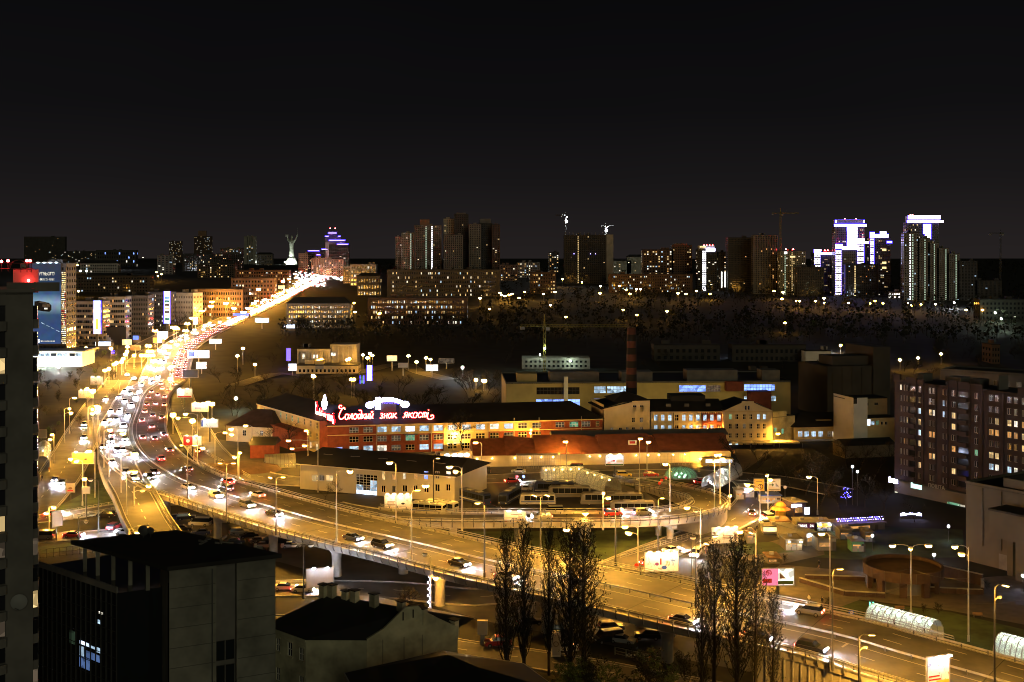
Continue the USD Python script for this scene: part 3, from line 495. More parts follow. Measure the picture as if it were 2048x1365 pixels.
# ------------------------------------------------------------------ buildings
class Bld:
    """a building whose front runs from A (left in the photo) to B; x along it, y away from the viewer, z up from the ground"""
    def __init__(s, name, label, A, B, depth, cat='building', z0=None, group=None):
        A = np.array(A[:2], float); B = np.array(B[:2], float); s.z0 = float(prof(A[1])) if z0 is None else z0
        s.A, s.w = A, float(np.hypot(*(B - A))); s.u = (B - A) / s.w; s.d = depth
        s.t = thing(name, label, cat, (*A, s.z0), math.atan2(s.u[1], s.u[0]), group)
    def lx(s, px, y=0.0):
        n = np.array([-s.u[1], s.u[0]]); k = (px - CX) / F; P = s.A + n * y      # solve (P + u*x) on the ray X = k*Y
        return (k * P[1] - P[0]) / (s.u[0] - k * s.u[1])
    def Y(s, x, y=0.0): return s.A[1] + s.u[1] * x + s.u[0] * y
    def lz(s, px, row, y=0.0): return zat(row, s.Y(s.lx(px, y), y)) - s.z0
    def hole(s, p0, r0, p1, r1): a, b = s.lx(p0), s.lx(p1); pm = (p0 + p1) / 2; return (a, b, s.lz(pm, r1), s.lz(pm, r0))
    def S(s, side):
        return {'front': lambda a, d, z: (a, d, z), 'right': lambda a, d, z: (s.w - d, a, z), 'left': lambda a, d, z: (d, s.d - a, z), 'back': lambda a, d, z: (s.w - a, s.d - d, z)}[side]
    def wall(s, m, a0, a1, z0, z1, holes=(), side='front', name='wall', dep=.28, off=0.0, parent=None):
        f = s.S(side); xs = sorted({round(float(v), 3) for v in [a0, a1] + [h for q in holes for h in q[:2]] if a0 - 1e-6 <= v <= a1 + 1e-6}); zs = sorted({round(float(v), 3) for v in [z0, z1] + [h for q in holes for h in q[2:4]] if z0 - 1e-6 <= v <= z1 + 1e-6})
        hs = [q for q in holes if q[0] < a1 and q[1] > a0 and q[2] < z1 and q[3] > z0]; mb = MB(); vid = {}; vs = []; fs = []
        def V(a, z):
            k = (a, z)
            if k not in vid: vid[k] = len(vs); vs.append(f(a, off, z))
            return vid[k]
        zc = [(zs[j] + zs[j + 1]) / 2 for j in range(len(zs) - 1)]
        for i in range(len(xs) - 1):
            c = (xs[i] + xs[i + 1]) / 2; hh = [q for q in hs if q[0] < c < q[1]]
            if not hh: fs.append((V(xs[i], zs[0]), V(xs[i + 1], zs[0]), V(xs[i + 1], zs[-1]), V(xs[i], zs[-1]))); continue
            for j, z in enumerate(zc):
                if not any(q[2] < z < q[3] for q in hh): fs.append((V(xs[i], zs[j]), V(xs[i + 1], zs[j]), V(xs[i + 1], zs[j + 1]), V(xs[i], zs[j + 1])))
        if fs: mb.add(vs, fs)
        if dep:
            for q in hs:
                a, b, c, d = q[:4]; P = [(a, c), (b, c), (b, d), (a, d)]
                mb.add([f(x, off, z) for x, z in P] + [f(x, off + dep, z) for x, z in P], [(i, (i + 1) % 4, 4 + (i + 1) % 4, 4 + i) for i in range(4)])
        return obj(name, mb, m, parent or s.t)
    def windows(s, holes, mats, side='front', frame='frame_white', mull=(1, 1), single=True, depth=.16, bar=.07, parent=None):
        """panes set back into the holes; one prim each with its frame, or one joined part per kind of light"""
        f = s.S(side); by = {}
        for q, m in zip(holes, mats):
            a, b, c, d = q[:4]
            mb = MB() if single else by.setdefault(m, MB())
            mb.quad(f(a, depth, c), f(b, depth, c), f(b, depth, d), f(a, depth, d))
            if single:
                w = obj('window', mb, m, parent or s.t)
                if frame: obj('frame', s.bars(q, side, mull, depth, bar), frame, w)
            elif frame: s.bars(q, side, mull, depth, bar, by.setdefault('#', MB()))
        for m, mb in by.items():
            if m == '#': obj('window_frame', mb, frame, parent or s.t, kind='stuff')
            else: obj('window' if m == 'darkglass' else 'lit_window', mb, m, parent or s.t, kind='stuff')
    def bars(s, q, side, mull, depth, bar, mb=None):
        f = s.S(side); a, b, c, d = q[:4]; mb = mb or MB()
        def bx(x0, x1, z0, z1):
            P = [f(x, y, z) for x in (x0, x1) for y in (depth - .06, depth - .01) for z in (z0, z1)]
            mb.add(P, [(0, 1, 3, 2), (4, 6, 7, 5), (0, 4, 5, 1), (2, 3, 7, 6), (0, 2, 6, 4), (1, 5, 7, 3)])
        for i in range(mull[0] + 1): x = a + (b - a) * i / mull[0]; bx(max(a, x - bar / 2), min(b, x + bar / 2), c, d)
        for j in range(mull[1] + 1): z = c + (d - c) * j / mull[1]; bx(a, b, max(c, z - bar / 2), min(d, z + bar / 2))
        return mb
    def box(s, name, m, x0, x1, y0, y1, z0, z1, parent=None, **k): return obj(name, MB().box(x0, x1, y0, y1, z0, z1), m, parent or s.t, **k)
    def shell(s, m, h, sides='lrb', z0=-1.0):
        for k, sd, w in (('l', 'left', s.d), ('r', 'right', s.d), ('b', 'back', s.w)):
            if k in sides: s.wall(m, 0, w, z0, h, (), sd)
    def flat_roof(s, h, m='blackroof', par=.6, wallm='panel', over=0.0):
        s.box('roof', m, -over, s.w + over, -over, s.d + over, h - .25, h - .02 + over * .3)
        if par:
            mb = MB(); e = .12
            for b in ((-e, s.w + e, -e, .18), (-e, s.w + e, s.d - .18, s.d + e), (-e, .18, .181, s.d - .181), (s.w - .18, s.w + e, .181, s.d - .181)): mb.box(*b, h - .02, h + par)
            obj('roof_parapet', mb, wallm, s.t)
    def gable(s, h, rise, m='tin_roof', over=.5, axis='x', hip=0.0, name='roof', x0=0, x1=None, y0=0, y1=None):
        x1 = s.w if x1 is None else x1; y1 = s.d if y1 is None else y1; a, b, c, d = x0 - over, x1 + over, y0 - over, y1 + over
        if axis == 'x': r0, r1 = (a + hip, (c + d) / 2), (b - hip, (c + d) / 2)
        else: r0, r1 = ((a + b) / 2, c + hip), ((a + b) / 2, d - hip)
        zl = h - .12; mb = MB(); V = [(a, c, zl), (b, c, zl), (b, d, zl), (a, d, zl), (*r0, h + rise), (*r1, h + rise)]
        fs = [(0, 1, 5), (0, 5, 4), (2, 3, 4), (2, 4, 5), (0, 4, 3), (1, 2, 5)] if axis == 'x' else [(1, 2, 5), (1, 5, 4), (3, 0, 4), (3, 4, 5), (0, 1, 4), (2, 3, 5)]
        mb.add(V, fs + [(0, 2, 1), (0, 3, 2)]); return obj(name, mb, m, s.t)
def grid(b, n, floors, x0, x1, z0, pitch, ww, wh):
    """holes in floors of n columns"""
    st = (x1 - x0) / n; return [(x0 + st * (i + .5) - ww / 2, x0 + st * (i + .5) + ww / 2, z0 + j * pitch, z0 + j * pitch + wh) for j in range(floors) for i in range(n)]
def pick(p, n, rr):
    """p: list of (share, key); the rest stays dark"""
    out = []
    for _ in range(n):
        x = rr.random(); k = 'darkglass'
        for q, m in p:
            if x < q: k = m; break
            x -= q
        out.append(k)
    return out
WARM = [(.10, 'win_warm'), (.05, 'win_white'), (.04, 'win_amber'), (.02, 'win_cool')]

# --- the near tower at the left edge
tb = np.array([-51.8, 123.0]); tu = np.array([.922, .387])
b = Bld('apartment_tower', 'dark tall apartment tower with rounded balconies cut off by the photo edge', tb - tu * 16, tb, 13, z0=0.0)
hs = [(b.lx(-62), b.lx(11), z - 1.7, z + .05) for z in [zat(r, b.Y(b.lx(0))) for r in np.arange(612, 1400, 52.7)]]
hs = [(q[0], q[1], q[2], q[3]) for q in hs]
b.wall('concrete_dark', 0, b.w, 0, 61.5, hs); b.shell('concrete_dark', 61.5, 'lrb', 0)
b.windows(hs, ['win_warm' if i in (2, 8) else 'win_dim' if i in (9, 12) else 'darkglass' for i in range(len(hs))], mull=(3, 1), frame='frame_dark', bar=.12)
for q in hs:
    mb = MB(); g = np.linspace(0, math.pi, 9); c = (q[0] + q[1]) / 2; r = (q[1] - q[0]) / 2 + .2
    out = [(c - r * math.cos(a), -.05 - .75 * math.sin(a)) for a in g]
    mb.prism([(x, y) for x, y in out[::-1]], q[2] - 1.0, q[2] - .02); obj('balcony', mb, 'concrete_dark', b.t)
for k, r in enumerate(np.arange(612, 1400, 52.7)):      # balconies stepping out of the right hand corner
    z = zat(r, b.Y(b.w)); ba = obj('balcony', MB().prism([(b.w + .004, .5), (b.w + .55, .7), (b.w + .62, 2.4), (b.w + .004, 2.6)], z - 2.5, z - 1.5), 'concrete_dark', b.t)
    obj('window', MB().prism([(b.w + .004, .62), (b.w + .45, .78), (b.w + .5, 2.3), (b.w + .004, 2.5)], z - 1.48, z - .05), 'win_warm' if k == 11 else 'win_dim' if k in (9, 14) else 'darkglass', ba)
b.flat_roof(61.5, par=.35, wallm='concrete_dark')
y1 = 5.0; x0, x1 = b.lx(26, y1), b.lx(77, y1); zt = b.lz(60, 540, y1)
b.box('penthouse', 'panel', x0, x1, y1, y1 + 6, 61.3, zt)
mb = MB(); xr = b.lx(67, 4.2)
for z in (zt + .15, zt + .75): mb.tube([(0, 4.2, z), (xr, 4.2, z)], .05, 4)
for x in np.arange(xr - 9, xr + .1, 1.1): mb.tube([(x, 4.2, zt - .3), (x, 4.2, zt + .8)], .04, 4)
obj('roof_railing', mb, 'steel_dark', b.t)
g = np.linspace(0, math.pi, 12); ca, cb = b.lx(20, 4.2), b.lx(54, 4.2)
obj('roof_arch', MB().tube([((ca + cb) / 2 - (cb - ca) / 2 * math.cos(a), 4.25, zt + .1 + 1.0 * math.sin(a)) for a in g], .07, 5), 'steel_dark', b.t)
mb = MB(); mb.box(x0 - .6, x0 + 4.8, y1 - 2.2, y1 - 1.9, 61.5, 62.5); obj('roof_curb', mb, 'concrete_dark', b.t)
for px, row, y in ((3, 523, 4.4), (16, 522, 4.4), (54, 522, 4.4), (60, 522, 4.4), (57, 562, y1 - .35)):
    c = trimesh.creation.icosphere(1, .16); c.apply_translation((b.lx(px, y), y, b.lz(px, row, y))); w = obj('warning_lamp', (c.vertices, c.faces), 'warn_red', b.t)
    if row < 540: obj('lamp_stem', MB().tube([(b.lx(px, y), y, zt - .2), (b.lx(px, y), y, b.lz(px, row, y) - .1)], .04, 4), 'steel_dark', w)
dy = -.5; dc = np.array([b.lx(38, dy), dy, b.lz(38, 1203, dy)])
ds = thing('satellite_dish', 'grey satellite dish on the plain wall of the left tower', 'satellite dish', (*(b.A + b.u * dc[0] + np.array([-b.u[1], b.u[0]]) * dc[1]), dc[2]), math.atan2(b.u[1], b.u[0]))
mb = MB(); rows = [[(r * math.cos(a), -.55 + .3 * r * r, r * math.sin(a)) for a in np.arange(16) * math.pi / 8] for r in (.02, .35, .65, .85)]; mb.loft(rows); obj('dish', mb, 'greyclad', ds, smooth=40)
obj('bracket', MB().tube([(0, -.4, 0), (0, .5, -.3)], .05, 5), 'steel_dark', ds); obj('feed_arm', MB().tube([(0, -.5, -.8), (-.4, -1.1, -.4)], .03, 4), 'steel_dark', ds)

# --- the dark concrete office block, lower left
P0, P1, P2, P3 = np.array([-43.7, 145.]), np.array([-31.4, 151.]), np.array([-60.5, 158.]), np.array([-48.5, 163.7])
bd = (P2 - P0) / np.hypot(*(P2 - P0)); ru = (P1 - P0) / np.hypot(*(P1 - P0))
b = Bld('office_block', 'dark concrete office block with flat overhanging roof and open top terrace', P0, P1, 7, z0=0)
sx0, sx1 = b.lx(431), b.lx(475); ht = 25.4
b.wall('panel_office', 0, sx0, 0, ht); b.wall('panel_office', sx1, b.w, 0, ht)
b.wall('concrete_dark', sx0, sx1, 0, ht, (), off=.9, name='stair_recess')
qs = [(sx0 + .15 + (sx1 - sx0 - .3) * i / 2 + .05, sx0 + .15 + (sx1 - sx0 - .3) * (i + 1) / 2 - .05, z, z + 2.6) for z in (3, 6.2, 9.4, 12.6) for i in range(2)]
for q in qs: w = obj('window', MB().quad((q[0], .86, q[2]), (q[1], .86, q[2]), (q[1], .86, q[3]), (q[0], .86, q[3])), 'darkglass', b.t); obj('frame', b.bars(q, 'front', (1, 1), .86, .1), 'frame_dark', w)
for k, x in ((0, sx0), (1, sx1)): b.box('recess_cheek', 'panel_office', x - .002 + (.0 if k == 0 else -.1), x + (.1 if k == 0 else .002), .003, .9, 0, ht - .003)
b.wall('panel_office', 0, 6, 0, ht, (), 'left'); b.wall('panel_office', 0, b.d, 0, ht, (), 'right'); b.wall('panel_office', 0, b.w, 0, ht, (), 'back')
loc = lambda p: ((np.array(p) - b.A) @ b.u, (np.array(p) - b.A) @ np.array([-b.u[1], b.u[0]]))
ov = .5; rc = [loc(P0 - bd * ov - ru * ov), loc(P1 - bd * ov + ru * ov), loc(P3 + bd * ov + ru * ov), loc(P2 + bd * ov - ru * ov)]
obj('roof', MB().prism(rc, 25.45, 26.0), 'blackroof', b.t)
for px in (163, 190, 222, 256, 290):
    f = (px - 155) / (340 - 155.); q = P2 + (P0 - P2) * (f + .02) + ru * .4; q = loc(q); obj('terrace_column', MB().box(q[0] - .25, q[0] + .25, q[1] - .25, q[1] + .25, 21.9, 25.44), 'panel_office', b.t)
for px in (270, 320, 360): q = loc(P3 + (P1 - P3) * ((px - 270) / 300.)); obj('terrace_column', MB().box(q[0] - .25, q[0] + .25, q[1] - .6, q[1] - .1, 21.9, 25.44), 'panel_office', b.t)
Q1, Q2 = np.array([-51., 147.]), np.array([-66.7, 160.])
pl = [loc(q) for q in (Q1, (-45.2, 150.4), (-38, 158), (-52, 171), Q2)]
obj('glass_wing', MB().prism(pl, -.2, 21.9), 'darkglass', b.t)
mb = MB(); qa, qb = np.array(loc(Q2)), np.array(loc(Q1)); dq = (qb - qa) / np.hypot(*(qb - qa)); nq = np.array([dq[1], -dq[0]])
for s_ in np.arange(.3, np.hypot(*(qb - qa)), 1.25): p = qa + dq * s_ + nq * .08; mb.obox(p, dq, (.04, .08), 0, 21.9)
for z in np.arange(1.5, 22, 1.7): mb.obox((qa + qb) / 2 + nq * .06, dq, (np.hypot(*(qb - qa)) / 2, .04), z, z + .07)
obj('glazing_bar', mb, 'steel_dark', b.t, kind='stuff')
obj('terrace_parapet', MB().obox((qa + qb) / 2 + nq * .02, dq, (np.hypot(*(qb - qa)) / 2, .12), 21.9, 22.7), 'concrete_dark', b.t)
wi = Bld.__new__(Bld); wi.A, wi.u, wi.z0 = Q2, (Q1 - Q2) / np.hypot(*(Q1 - Q2)), 0.0
for p0, r0, p1, r1, m in ((198, 1224, 206, 1229, 'win_white'), (196, 1240, 201, 1248, 'win_cool'), (160, 1284, 178, 1292, 'bulb_cool_soft'), (160, 1293, 168, 1312, 'win_cool'), (180, 1293, 192, 1299, 'win_cool'), (194, 1296, 201, 1306, 'win_cool'), (170, 1306, 200, 1320, 'win_blue_dim'), (159, 1316, 182, 1338, 'win_blue_dim'), (140, 1262, 151, 1288, 'win_green_dim')):
    if m not in M: glow(m, {'bulb_cool_soft': (.6, .75, 1.0), 'win_blue_dim': (.25, .45, 1.0), 'win_green_dim': (.35, .6, .35)}[m], {'bulb_cool_soft': 2.5, 'win_blue_dim': .22, 'win_green_dim': .07}[m], .6, .9)
    a, c = wi.lx(p0), wi.lx(p1); z0_, z1_ = wi.lz((p0 + p1) / 2, r1), wi.lz((p0 + p1) / 2, r0); e = np.array(loc(Q2)); d1, d2 = e + dq * a + nq * .03, e + dq * c + nq * .03
    obj('lit_window', MB().quad((*d1, z0_), (*d2, z0_), (*d2, z1_), (*d1, z1_)), m, b.t)
for px, row, r in ((286, 1057, .75), (301, 1058, .5)):
    y = 159.5; t = thing('satellite_dish', ('larger' if r > .6 else 'smaller') + ' dark satellite dish on the roof of the concrete office block', 'satellite dish', (xat(px, y), y, 26.0))
    obj('dish', MB().loft([[(q * math.cos(a), .25 * q * q, 1.0 + q * math.sin(a)) for a in np.arange(14) * math.pi / 7] for q in (.02, r * .6, r)]), 'steel_dark', t, smooth=40); obj('mast', MB().tube([(0, .1, 0), (0, .1, 1.0)], .06, 5), 'steel_dark', t)
mb = MB(); rr = random.Random(5)
for z in np.arange(2.6, 25, 2.55): b.box('panel_joint', 'frame_dark', .02, sx0 - .02, -.03, -.002, z, z + .05); b.box('panel_joint', 'frame_dark', sx1 + .02, b.w - .02, -.03, -.002, z, z + .05)
b.box('drainpipe', 'steel_dark', sx0 - .5, sx0 - .36, -.18, -.04, 0, 25)
for _ in range(9): x, y = rr.uniform(6, 11), rr.uniform(8, 12); mb.obox((x, y), (rr.uniform(-1, 1), 1), (rr.uniform(.3, 1.1), rr.uniform(.05, .2)), 26.0, 26.0 + rr.uniform(.1, .35))
obj('roof_debris', mb, 'concrete_dark', b.t, kind='stuff')

# --- the old house with the fire wall
E0, E1, E2, F1 = (-33.2, 155.2), (-27.2, 150.0), (-19.0, 149.0), (-7.3, 153.5)
b = Bld('old_house', 'old plastered house with black hipped roof, many chimneys and a blind gable wall', E0, E1, 10, cat='house', z0=0)
hs = [b.hole(*q) for q in ((552, 1277, 560, 1303), (575, 1285, 584, 1313), (598, 1296, 607, 1322), (552, 1335, 560, 1362), (598, 1352, 607, 1380))]
b.wall('plaster', 0, b.w, 0, 15.1, hs); b.windows(hs, ['darkglass'] * 5, mull=(2, 2), bar=.1)
for q in hs: obj('window_surround', MB().box(q[0] - .18, q[1] + .18, -.08, -.002, q[3] + .02, q[3] + .25).box(q[0] - .15, q[1] + .15, -.14, -.002, q[2] - .16, q[2] - .02), 'plaster', b.t)
b.box('cornice', 'plaster', -.1, b.w + .1, -.22, -.003, 14.6, 15.05); b.box('string_course', 'plaster', 0, b.w, -.1, -.003, 9.9, 10.15)
def loc(p): return ((np.array(p[:2]) - b.A) @ b.u, (np.array(p[:2]) - b.A) @ np.array([-b.u[1], b.u[0]]))
def L3(p): return (*loc(p), p[2])
obj('side_wall', MB().prism([loc(E1), loc(E2), loc((-16, 158)), loc((-24, 158))], 0, 15.1), 'plaster', b.t)
fa, fb = np.array(E2), np.array(F1); prof_ = [(0, 15.3), (.18, 16.4), (.36, 18.3), (.42, 18.9), (.56, 18.9), (.6, 18.3), (.78, 16.9), (1, 15.4)]; th = np.array([-.36, .93]) * .4
ring = [(*(fa + (fb - fa) * f), z) for f, z in prof_]; bot = [(*fb, 0.), (*fa, 0.)]; po = ring + bot
obj('fire_wall', MB().loft([np.array([L3(q) for q in po]), np.array([L3((q[0] + th[0], q[1] + th[1], q[2])) for q in po])]), 'plaster', b.t)
for f in (.17, .40, .6): q = fa + (fb - fa) * f; n = np.array([.36, -.93]); q = q + n * .02; obj('wall_joint', MB().obox(loc(q), np.array(loc(q + (fb - fa))) - loc(q), (.03, .02), 1, 15.0), 'frame_dark', b.t)
for f, z in ((.39, 17.2), (.5, 17.4)): q = fa + (fb - fa) * f + np.array([.36, -.93]) * .02; obj('slit_window', MB().obox(loc(q), np.array(loc(q + (fb - fa))) - loc(q), (.09, .03), z, z + 1.1), 'darkglass', b.t)
RA, RB = (-25.8, 160.2, 17.9), (-13.0, 153.2, 17.9); BK = (-20.5, 168.5, 15.2); BR = (-5.0, 158.0, 15.2)
V = [L3((-33.9, 155.4, 15.1)), L3((-27.1, 149.3, 15.1)), L3((-18.7, 149.1, 15.1)), L3((-7.0, 154.2, 15.3)), L3(BR), L3(BK), L3(RA), L3(RB)]
obj('roof', MB().add(V, [(0, 1, 6), (1, 2, 7), (1, 7, 6), (2, 3, 7), (3, 4, 7), (4, 5, 6), (4, 6, 7), (5, 0, 6), (0, 2, 1), (0, 3, 2), (0, 4, 3), (0, 5, 4)]), 'tin_roof', b.t)
for px, row, y, hh in ((647, 1170, 160, 1.5), (664, 1170, 159.5, 1.5), (709, 1181, 157.5, 1.5), (748, 1188, 155.5, 1.6), (692, 1182, 158.5, .8), (803, 1203, 153.4, 1.4), (828, 1212, 152.2, .9), (845, 1217, 152.3, .9), (908, 1240, 154.2, 1.2)):
    z = zat(row, y); q = loc((xat(px, y), y)); c = obj('chimney', MB().box(q[0] - .55, q[0] + .55, q[1] - .4, q[1] + .4, z - hh - 1.2, z), 'plaster', b.t); obj('chimney_cap', MB().box(q[0] - .7, q[0] + .7, q[1] - .55, q[1] + .55, z, z + .14), 'tin_roof', c)
# --- the low black roof in front
pts = [W(x, y, 17)[:2] for x, y in ((690, 1336), (884, 1292), (1046, 1317), (1122, 1372), (1000, 1440), (735, 1420))]
t = thing('dark_roofed_building', 'nearest building of which only a black roof with pale eave shows', 'building', (*pts[0], 0)); pl = [np.array(p) - pts[0] for p in pts]; ce = np.mean(pl, 0)
obj('wall', MB().prism([ce + (p - ce) * .94 for p in pl], 0, 16.2), 'plaster', t)
obj('roof', MB().add([(*p, 16.4) for p in pl] + [(*(pl[1] * .55 + ce * .45), 17.7), (*(ce * .7 + pl[2] * .3), 17.7)], [(0, 1, 6), (1, 2, 6), (2, 7, 6), (2, 3, 7), (3, 4, 7), (4, 5, 7), (5, 6, 7), (5, 0, 6)]), 'tin_roof', t)
mb = MB()
for i in range(6): a, c = np.array(pl[i]), np.array(pl[(i + 1) % 6]); mb.obox((a + c) / 2, c - a, (np.hypot(*(c - a)) / 2, .12), 16.05, 16.38)
obj('eave', mb, 'panel_pale', t)

# --- the plum coloured apartment block on the right
b = Bld('apartment_block', 'long nine storey plum coloured apartment block with stepped parapets on the right', (xat(1789, 318.), 318.), (xat(2075, 281.), 281.), 15, z0=0)
C = lambda x: 1536 + x / 4.0
cols_ = [(1056, 1070, 's'), (1085, 1097, 's'), (1108, 1121, 's'), (1202, 1224, 's'), (1286, 1308, 's'), (1316, 1334, 's'), (1396, 1412, 's'), (1422, 1436, 's'), (1468, 1498, 's'), (1652, 1680, 's'), (1766, 1803, 's'), (1815, 1846, 's'), (1914, 1946, 's'), (1966, 1996, 's'), (2030, 2060, 's')]
hs = []; ms = []; rr = random.Random(11); fl = [(5.2 + 2.95 * j) for j in range(9)]
LIT = {(3, 6): 'win_cool', (3, 5): 'win_warm', (3, 3): 'win_warm', (3, 1): 'win_warm', (3, 4): 'win_cool', (4, 6): 'win_warm', (5, 6): 'win_white', (4, 4): 'win_amber', (5, 4): 'win_amber', (4, 2): 'win_amber', (5, 2): 'win_warm', (6, 7): 'win_cool', (7, 7): 'win_dim', (6, 6): 'win_cool', (8, 6): 'win_warm', (8, 5): 'win_warm', (8, 3): 'win_amber', (8, 1): 'win_warm', (9, 3): 'win_green', (10, 3): 'win_warm', (11, 3): 'win_warm', (10, 5): 'win_amber', (11, 6): 'win_warm', (11, 5): 'win_amber', (12, 6): 'win_warm', (13, 6): 'win_white', (12, 5): 'win_amber', (13, 5): 'win_amber', (10, 2): 'win_cool', (11, 2): 'win_white', (12, 2): 'win_cool', (13, 2): 'win_white', (14, 6): 'win_amber', (14, 5): 'win_warm', (0, 8): 'win_white', (2, 5): 'win_warm', (1, 3): 'win_amber', (14, 4): 'win_warm', (2, 2): 'win_dim', (0, 2): 'win_dim'}
for i, (p, q, _) in enumerate(cols_):
    for j, z in enumerate(fl): hs.append((b.lx(C(p)), b.lx(C(q)), z, z + 1.55)); ms.append(LIT.get((i, j), 'darkglass'))
b.wall('panel_plum', 0, b.w, 3.6, 31, hs); b.wall('panel_dark', 0, b.w, -.2, 3.6); b.windows(hs, ms, mull=(2, 1), bar=.08)
b.shell('panel_plum', 31, 'lrb'); b.flat_roof(31, par=0)
for p, q, h in ((1005, 1058, 2.2), (1102, 1190, 1.6), (1195, 1246, 1.2), (1440, 1512, 1.9), (1516, 1610, 1.9), (1622, 1716, 1.7), (2000, 2100, 2.0), (1060, 1100, .6), (1250, 1438, .4), (1718, 1998, .5)):
    b.box('stepped_parapet', 'panel_plum', b.lx(C(p)), b.lx(C(q)) - .03, -.12, .5, 30.99, 31 + h)
for p in (1128, 1190, 1246, 1345, 1440, 1516, 1616, 1718, 1885): b.box('pilaster', 'panel_plum', b.lx(C(p)) - .14, b.lx(C(p)) + .14, -.38, -.002, 3.6, 31 + (1.5 if 1400 < p < 1700 else 0))
for p, q in ((1133, 1187), (1523, 1606)):
    for z in fl: ba = b.box('balcony', 'panel_plum', b.lx(C(p)), b.lx(C(q)), -.95, -.002, z - 1.0, z - .05); b.box('balcony_opening', 'darkglass', b.lx(C(p)), b.lx(C(q)), -.06, -.003, z + .05, z + 1.5, ba)
b.box('shop_canopy', 'panel_dark', 0, b.w, -2.2, -.003, 3.5, 4.0)
tx = meshkit.text_mesh('ПОШТА', 1.0, .15); v = tx.vertices @ np.array([[1, 0, 0], [0, 0, 1], [0, -1, 0]]); b_x = b.lx(1868); obj('shop_sign', (v + (b_x, -2.3, 4.05), tx.faces), 'panel_pale', b.t)
for px, p2, row, m, nn in ((1789, 1807, 956, 'led_white', 5), (1833, 1855, 967, 'sign_green_soft', 6)):
    if m not in M: glow(m, (.6, 1.0, .9), 1.6)
    x0, x1, z = b.lx(px), b.lx(p2), b.lz(px, row + 7); si = obj('shop_sign', MB().box(x0, x1, -2.4, -2.25, z, z + .15), m, b.t)
    for k in range(nn): xa = x0 + (x1 - x0) * (k + .12) / nn; obj('sign_letter', MB().box(xa, x0 + (x1 - x0) * (k + .85) / nn, -2.42, -2.2, z + .16, z + (1.2 if k else 1.5)), m, si)
for p, q, r0, r1, m in ((1895, 1921, 1006, 1021, 'win_green'), (1916, 1930, 1010, 1030, 'win_white'), (1790, 1796, 984, 990, 'win_white')):
    h_ = b.hole(p, r0, q, r1); b.box('shop_window', m, h_[0], h_[1], -.05, -.004, h_[2], max(h_[3], h_[2] + .5))
xx = [b.lx(C(p)) for p in (1080, 1300, 1500, 1715)]
for x, w in zip(xx, (2, 5, 3, .6)): b.box('roof_hut', 'panel_dark', x, x + w, 6, 10, 31, 33.2 + (w < 1) * 1.5)
# second wing behind it
b = Bld('apartment_block', 'dark further wing of the plum block seen over its roof', (xat(1880, 372.), 372.), (xat(2080, 352.), 352.), 14, z0=0)
hs = grid(b, 8, 2, 2, b.w - 1, 22.2, 3, 1.5, 1.5); b.wall('panel_dark', 0, b.w, 0, 29, hs); b.windows(hs, ['win_dim' if i in (13, 14) else 'darkglass' for i in range(16)], mull=(2, 1)); b.shell('panel_dark', 29); b.flat_roof(29, par=.5, wallm='panel_dark')
# --- the concrete hall at the right edge
b = Bld('concrete_hall', 'windowless pale concrete hall with a cantilevered upper block at the right edge', (xat(1932, 246.), 246.), (xat(2075, 232.), 232.), 22, cat='hall', z0=0)
zt = b.lz(1940, 968)
x1_ = b.lx(2001); b.wall('panel_hall', 0, b.w, 0, zt); b.shell('panel_hall', zt); b.flat_roof(zt, par=.5, wallm='panel_hall')
for px in (1966, 2003): b.box('wall_fin', 'panel_hall', b.lx(px) - .06, b.lx(px) + .06, -.25, -.003, 4, zt - .4)
z2 = b.lz(1985, 1025); b.box('roof_step', 'panel_hall', b.lx(2001), b.w - .1, 1.0, 12, zt + .5, zt + 2.4)
b.box('cantilever', 'panel_hall', b.lx(1979, -6), b.w + 6, -6, -.003, b.lz(1985, 1075, -6), b.lz(1985, 1022, -6)); b.box('cantilever_roof', 'blackroof', b.lx(1979, -6) - .2, b.w + 6, -6.2, -.004, b.lz(1985, 1022, -6) + .003, b.lz(1985, 1019, -6) + .1)
for px, p2, y in ((2031, 2052, -5.2), (2014, 2026, -3)): b.box('pillar', 'panel_hall', b.lx(px, y), b.lx(p2, y), y, y + 1.6, 0, b.lz(1985, 1075, -6) - .003)
b.box('dark_recess', 'concrete_dark', b.lx(1998), b.w, -.05, -.004, 0, 3.2)

# --- the confectionery factory
FA, FB = np.array([-61.5, 379.]), np.array([31.5, 396.])
b = Bld('factory_main_wing', 'three storey red and cream factory wing carrying a red neon slogan on its dark roof', FA, FB, 26, cat='factory', z0=0)
ht = b.lz(655, 851); X = lambda p: b.lx(p); cp = [708 + 28 * i for i in range(11)] + [1038, 1068, 1093, 1120, 1147, 1172]; cw = [9.5] * 16 + [4]
rows_ = [(.0, 0), (3.9, 1), (7.4, 2)]; hs = []; ms = []; ids = []
top_lit = {0: 'win_dim', 1: 'win_dim', 2: 'win_cool', 3: 'win_cool', 4: 'sign_cool', 5: 'win_cool', 6: 'win_cool', 7: 'win_cool', 8: 'win_cool', 9: 'win_cool', 10: 'win_white', 11: 'win_cool', 12: 'win_dim', 13: 'win_dim', 14: 'win_dim', 15: 'win_green'}
low = {0: 'win_cool', 1: 'win_cool', 2: 'win_white', 5: 'win_cool', 6: 'win_cool', 9: 'win_white', 10: 'win_cool', 11: 'win_cool', 12: 'win_green', 13: 'win_cool'}
pxs = sorted(set([708 + 28.1 * i for i in range(14)] + [1120, 1148, 1172, 1195]))
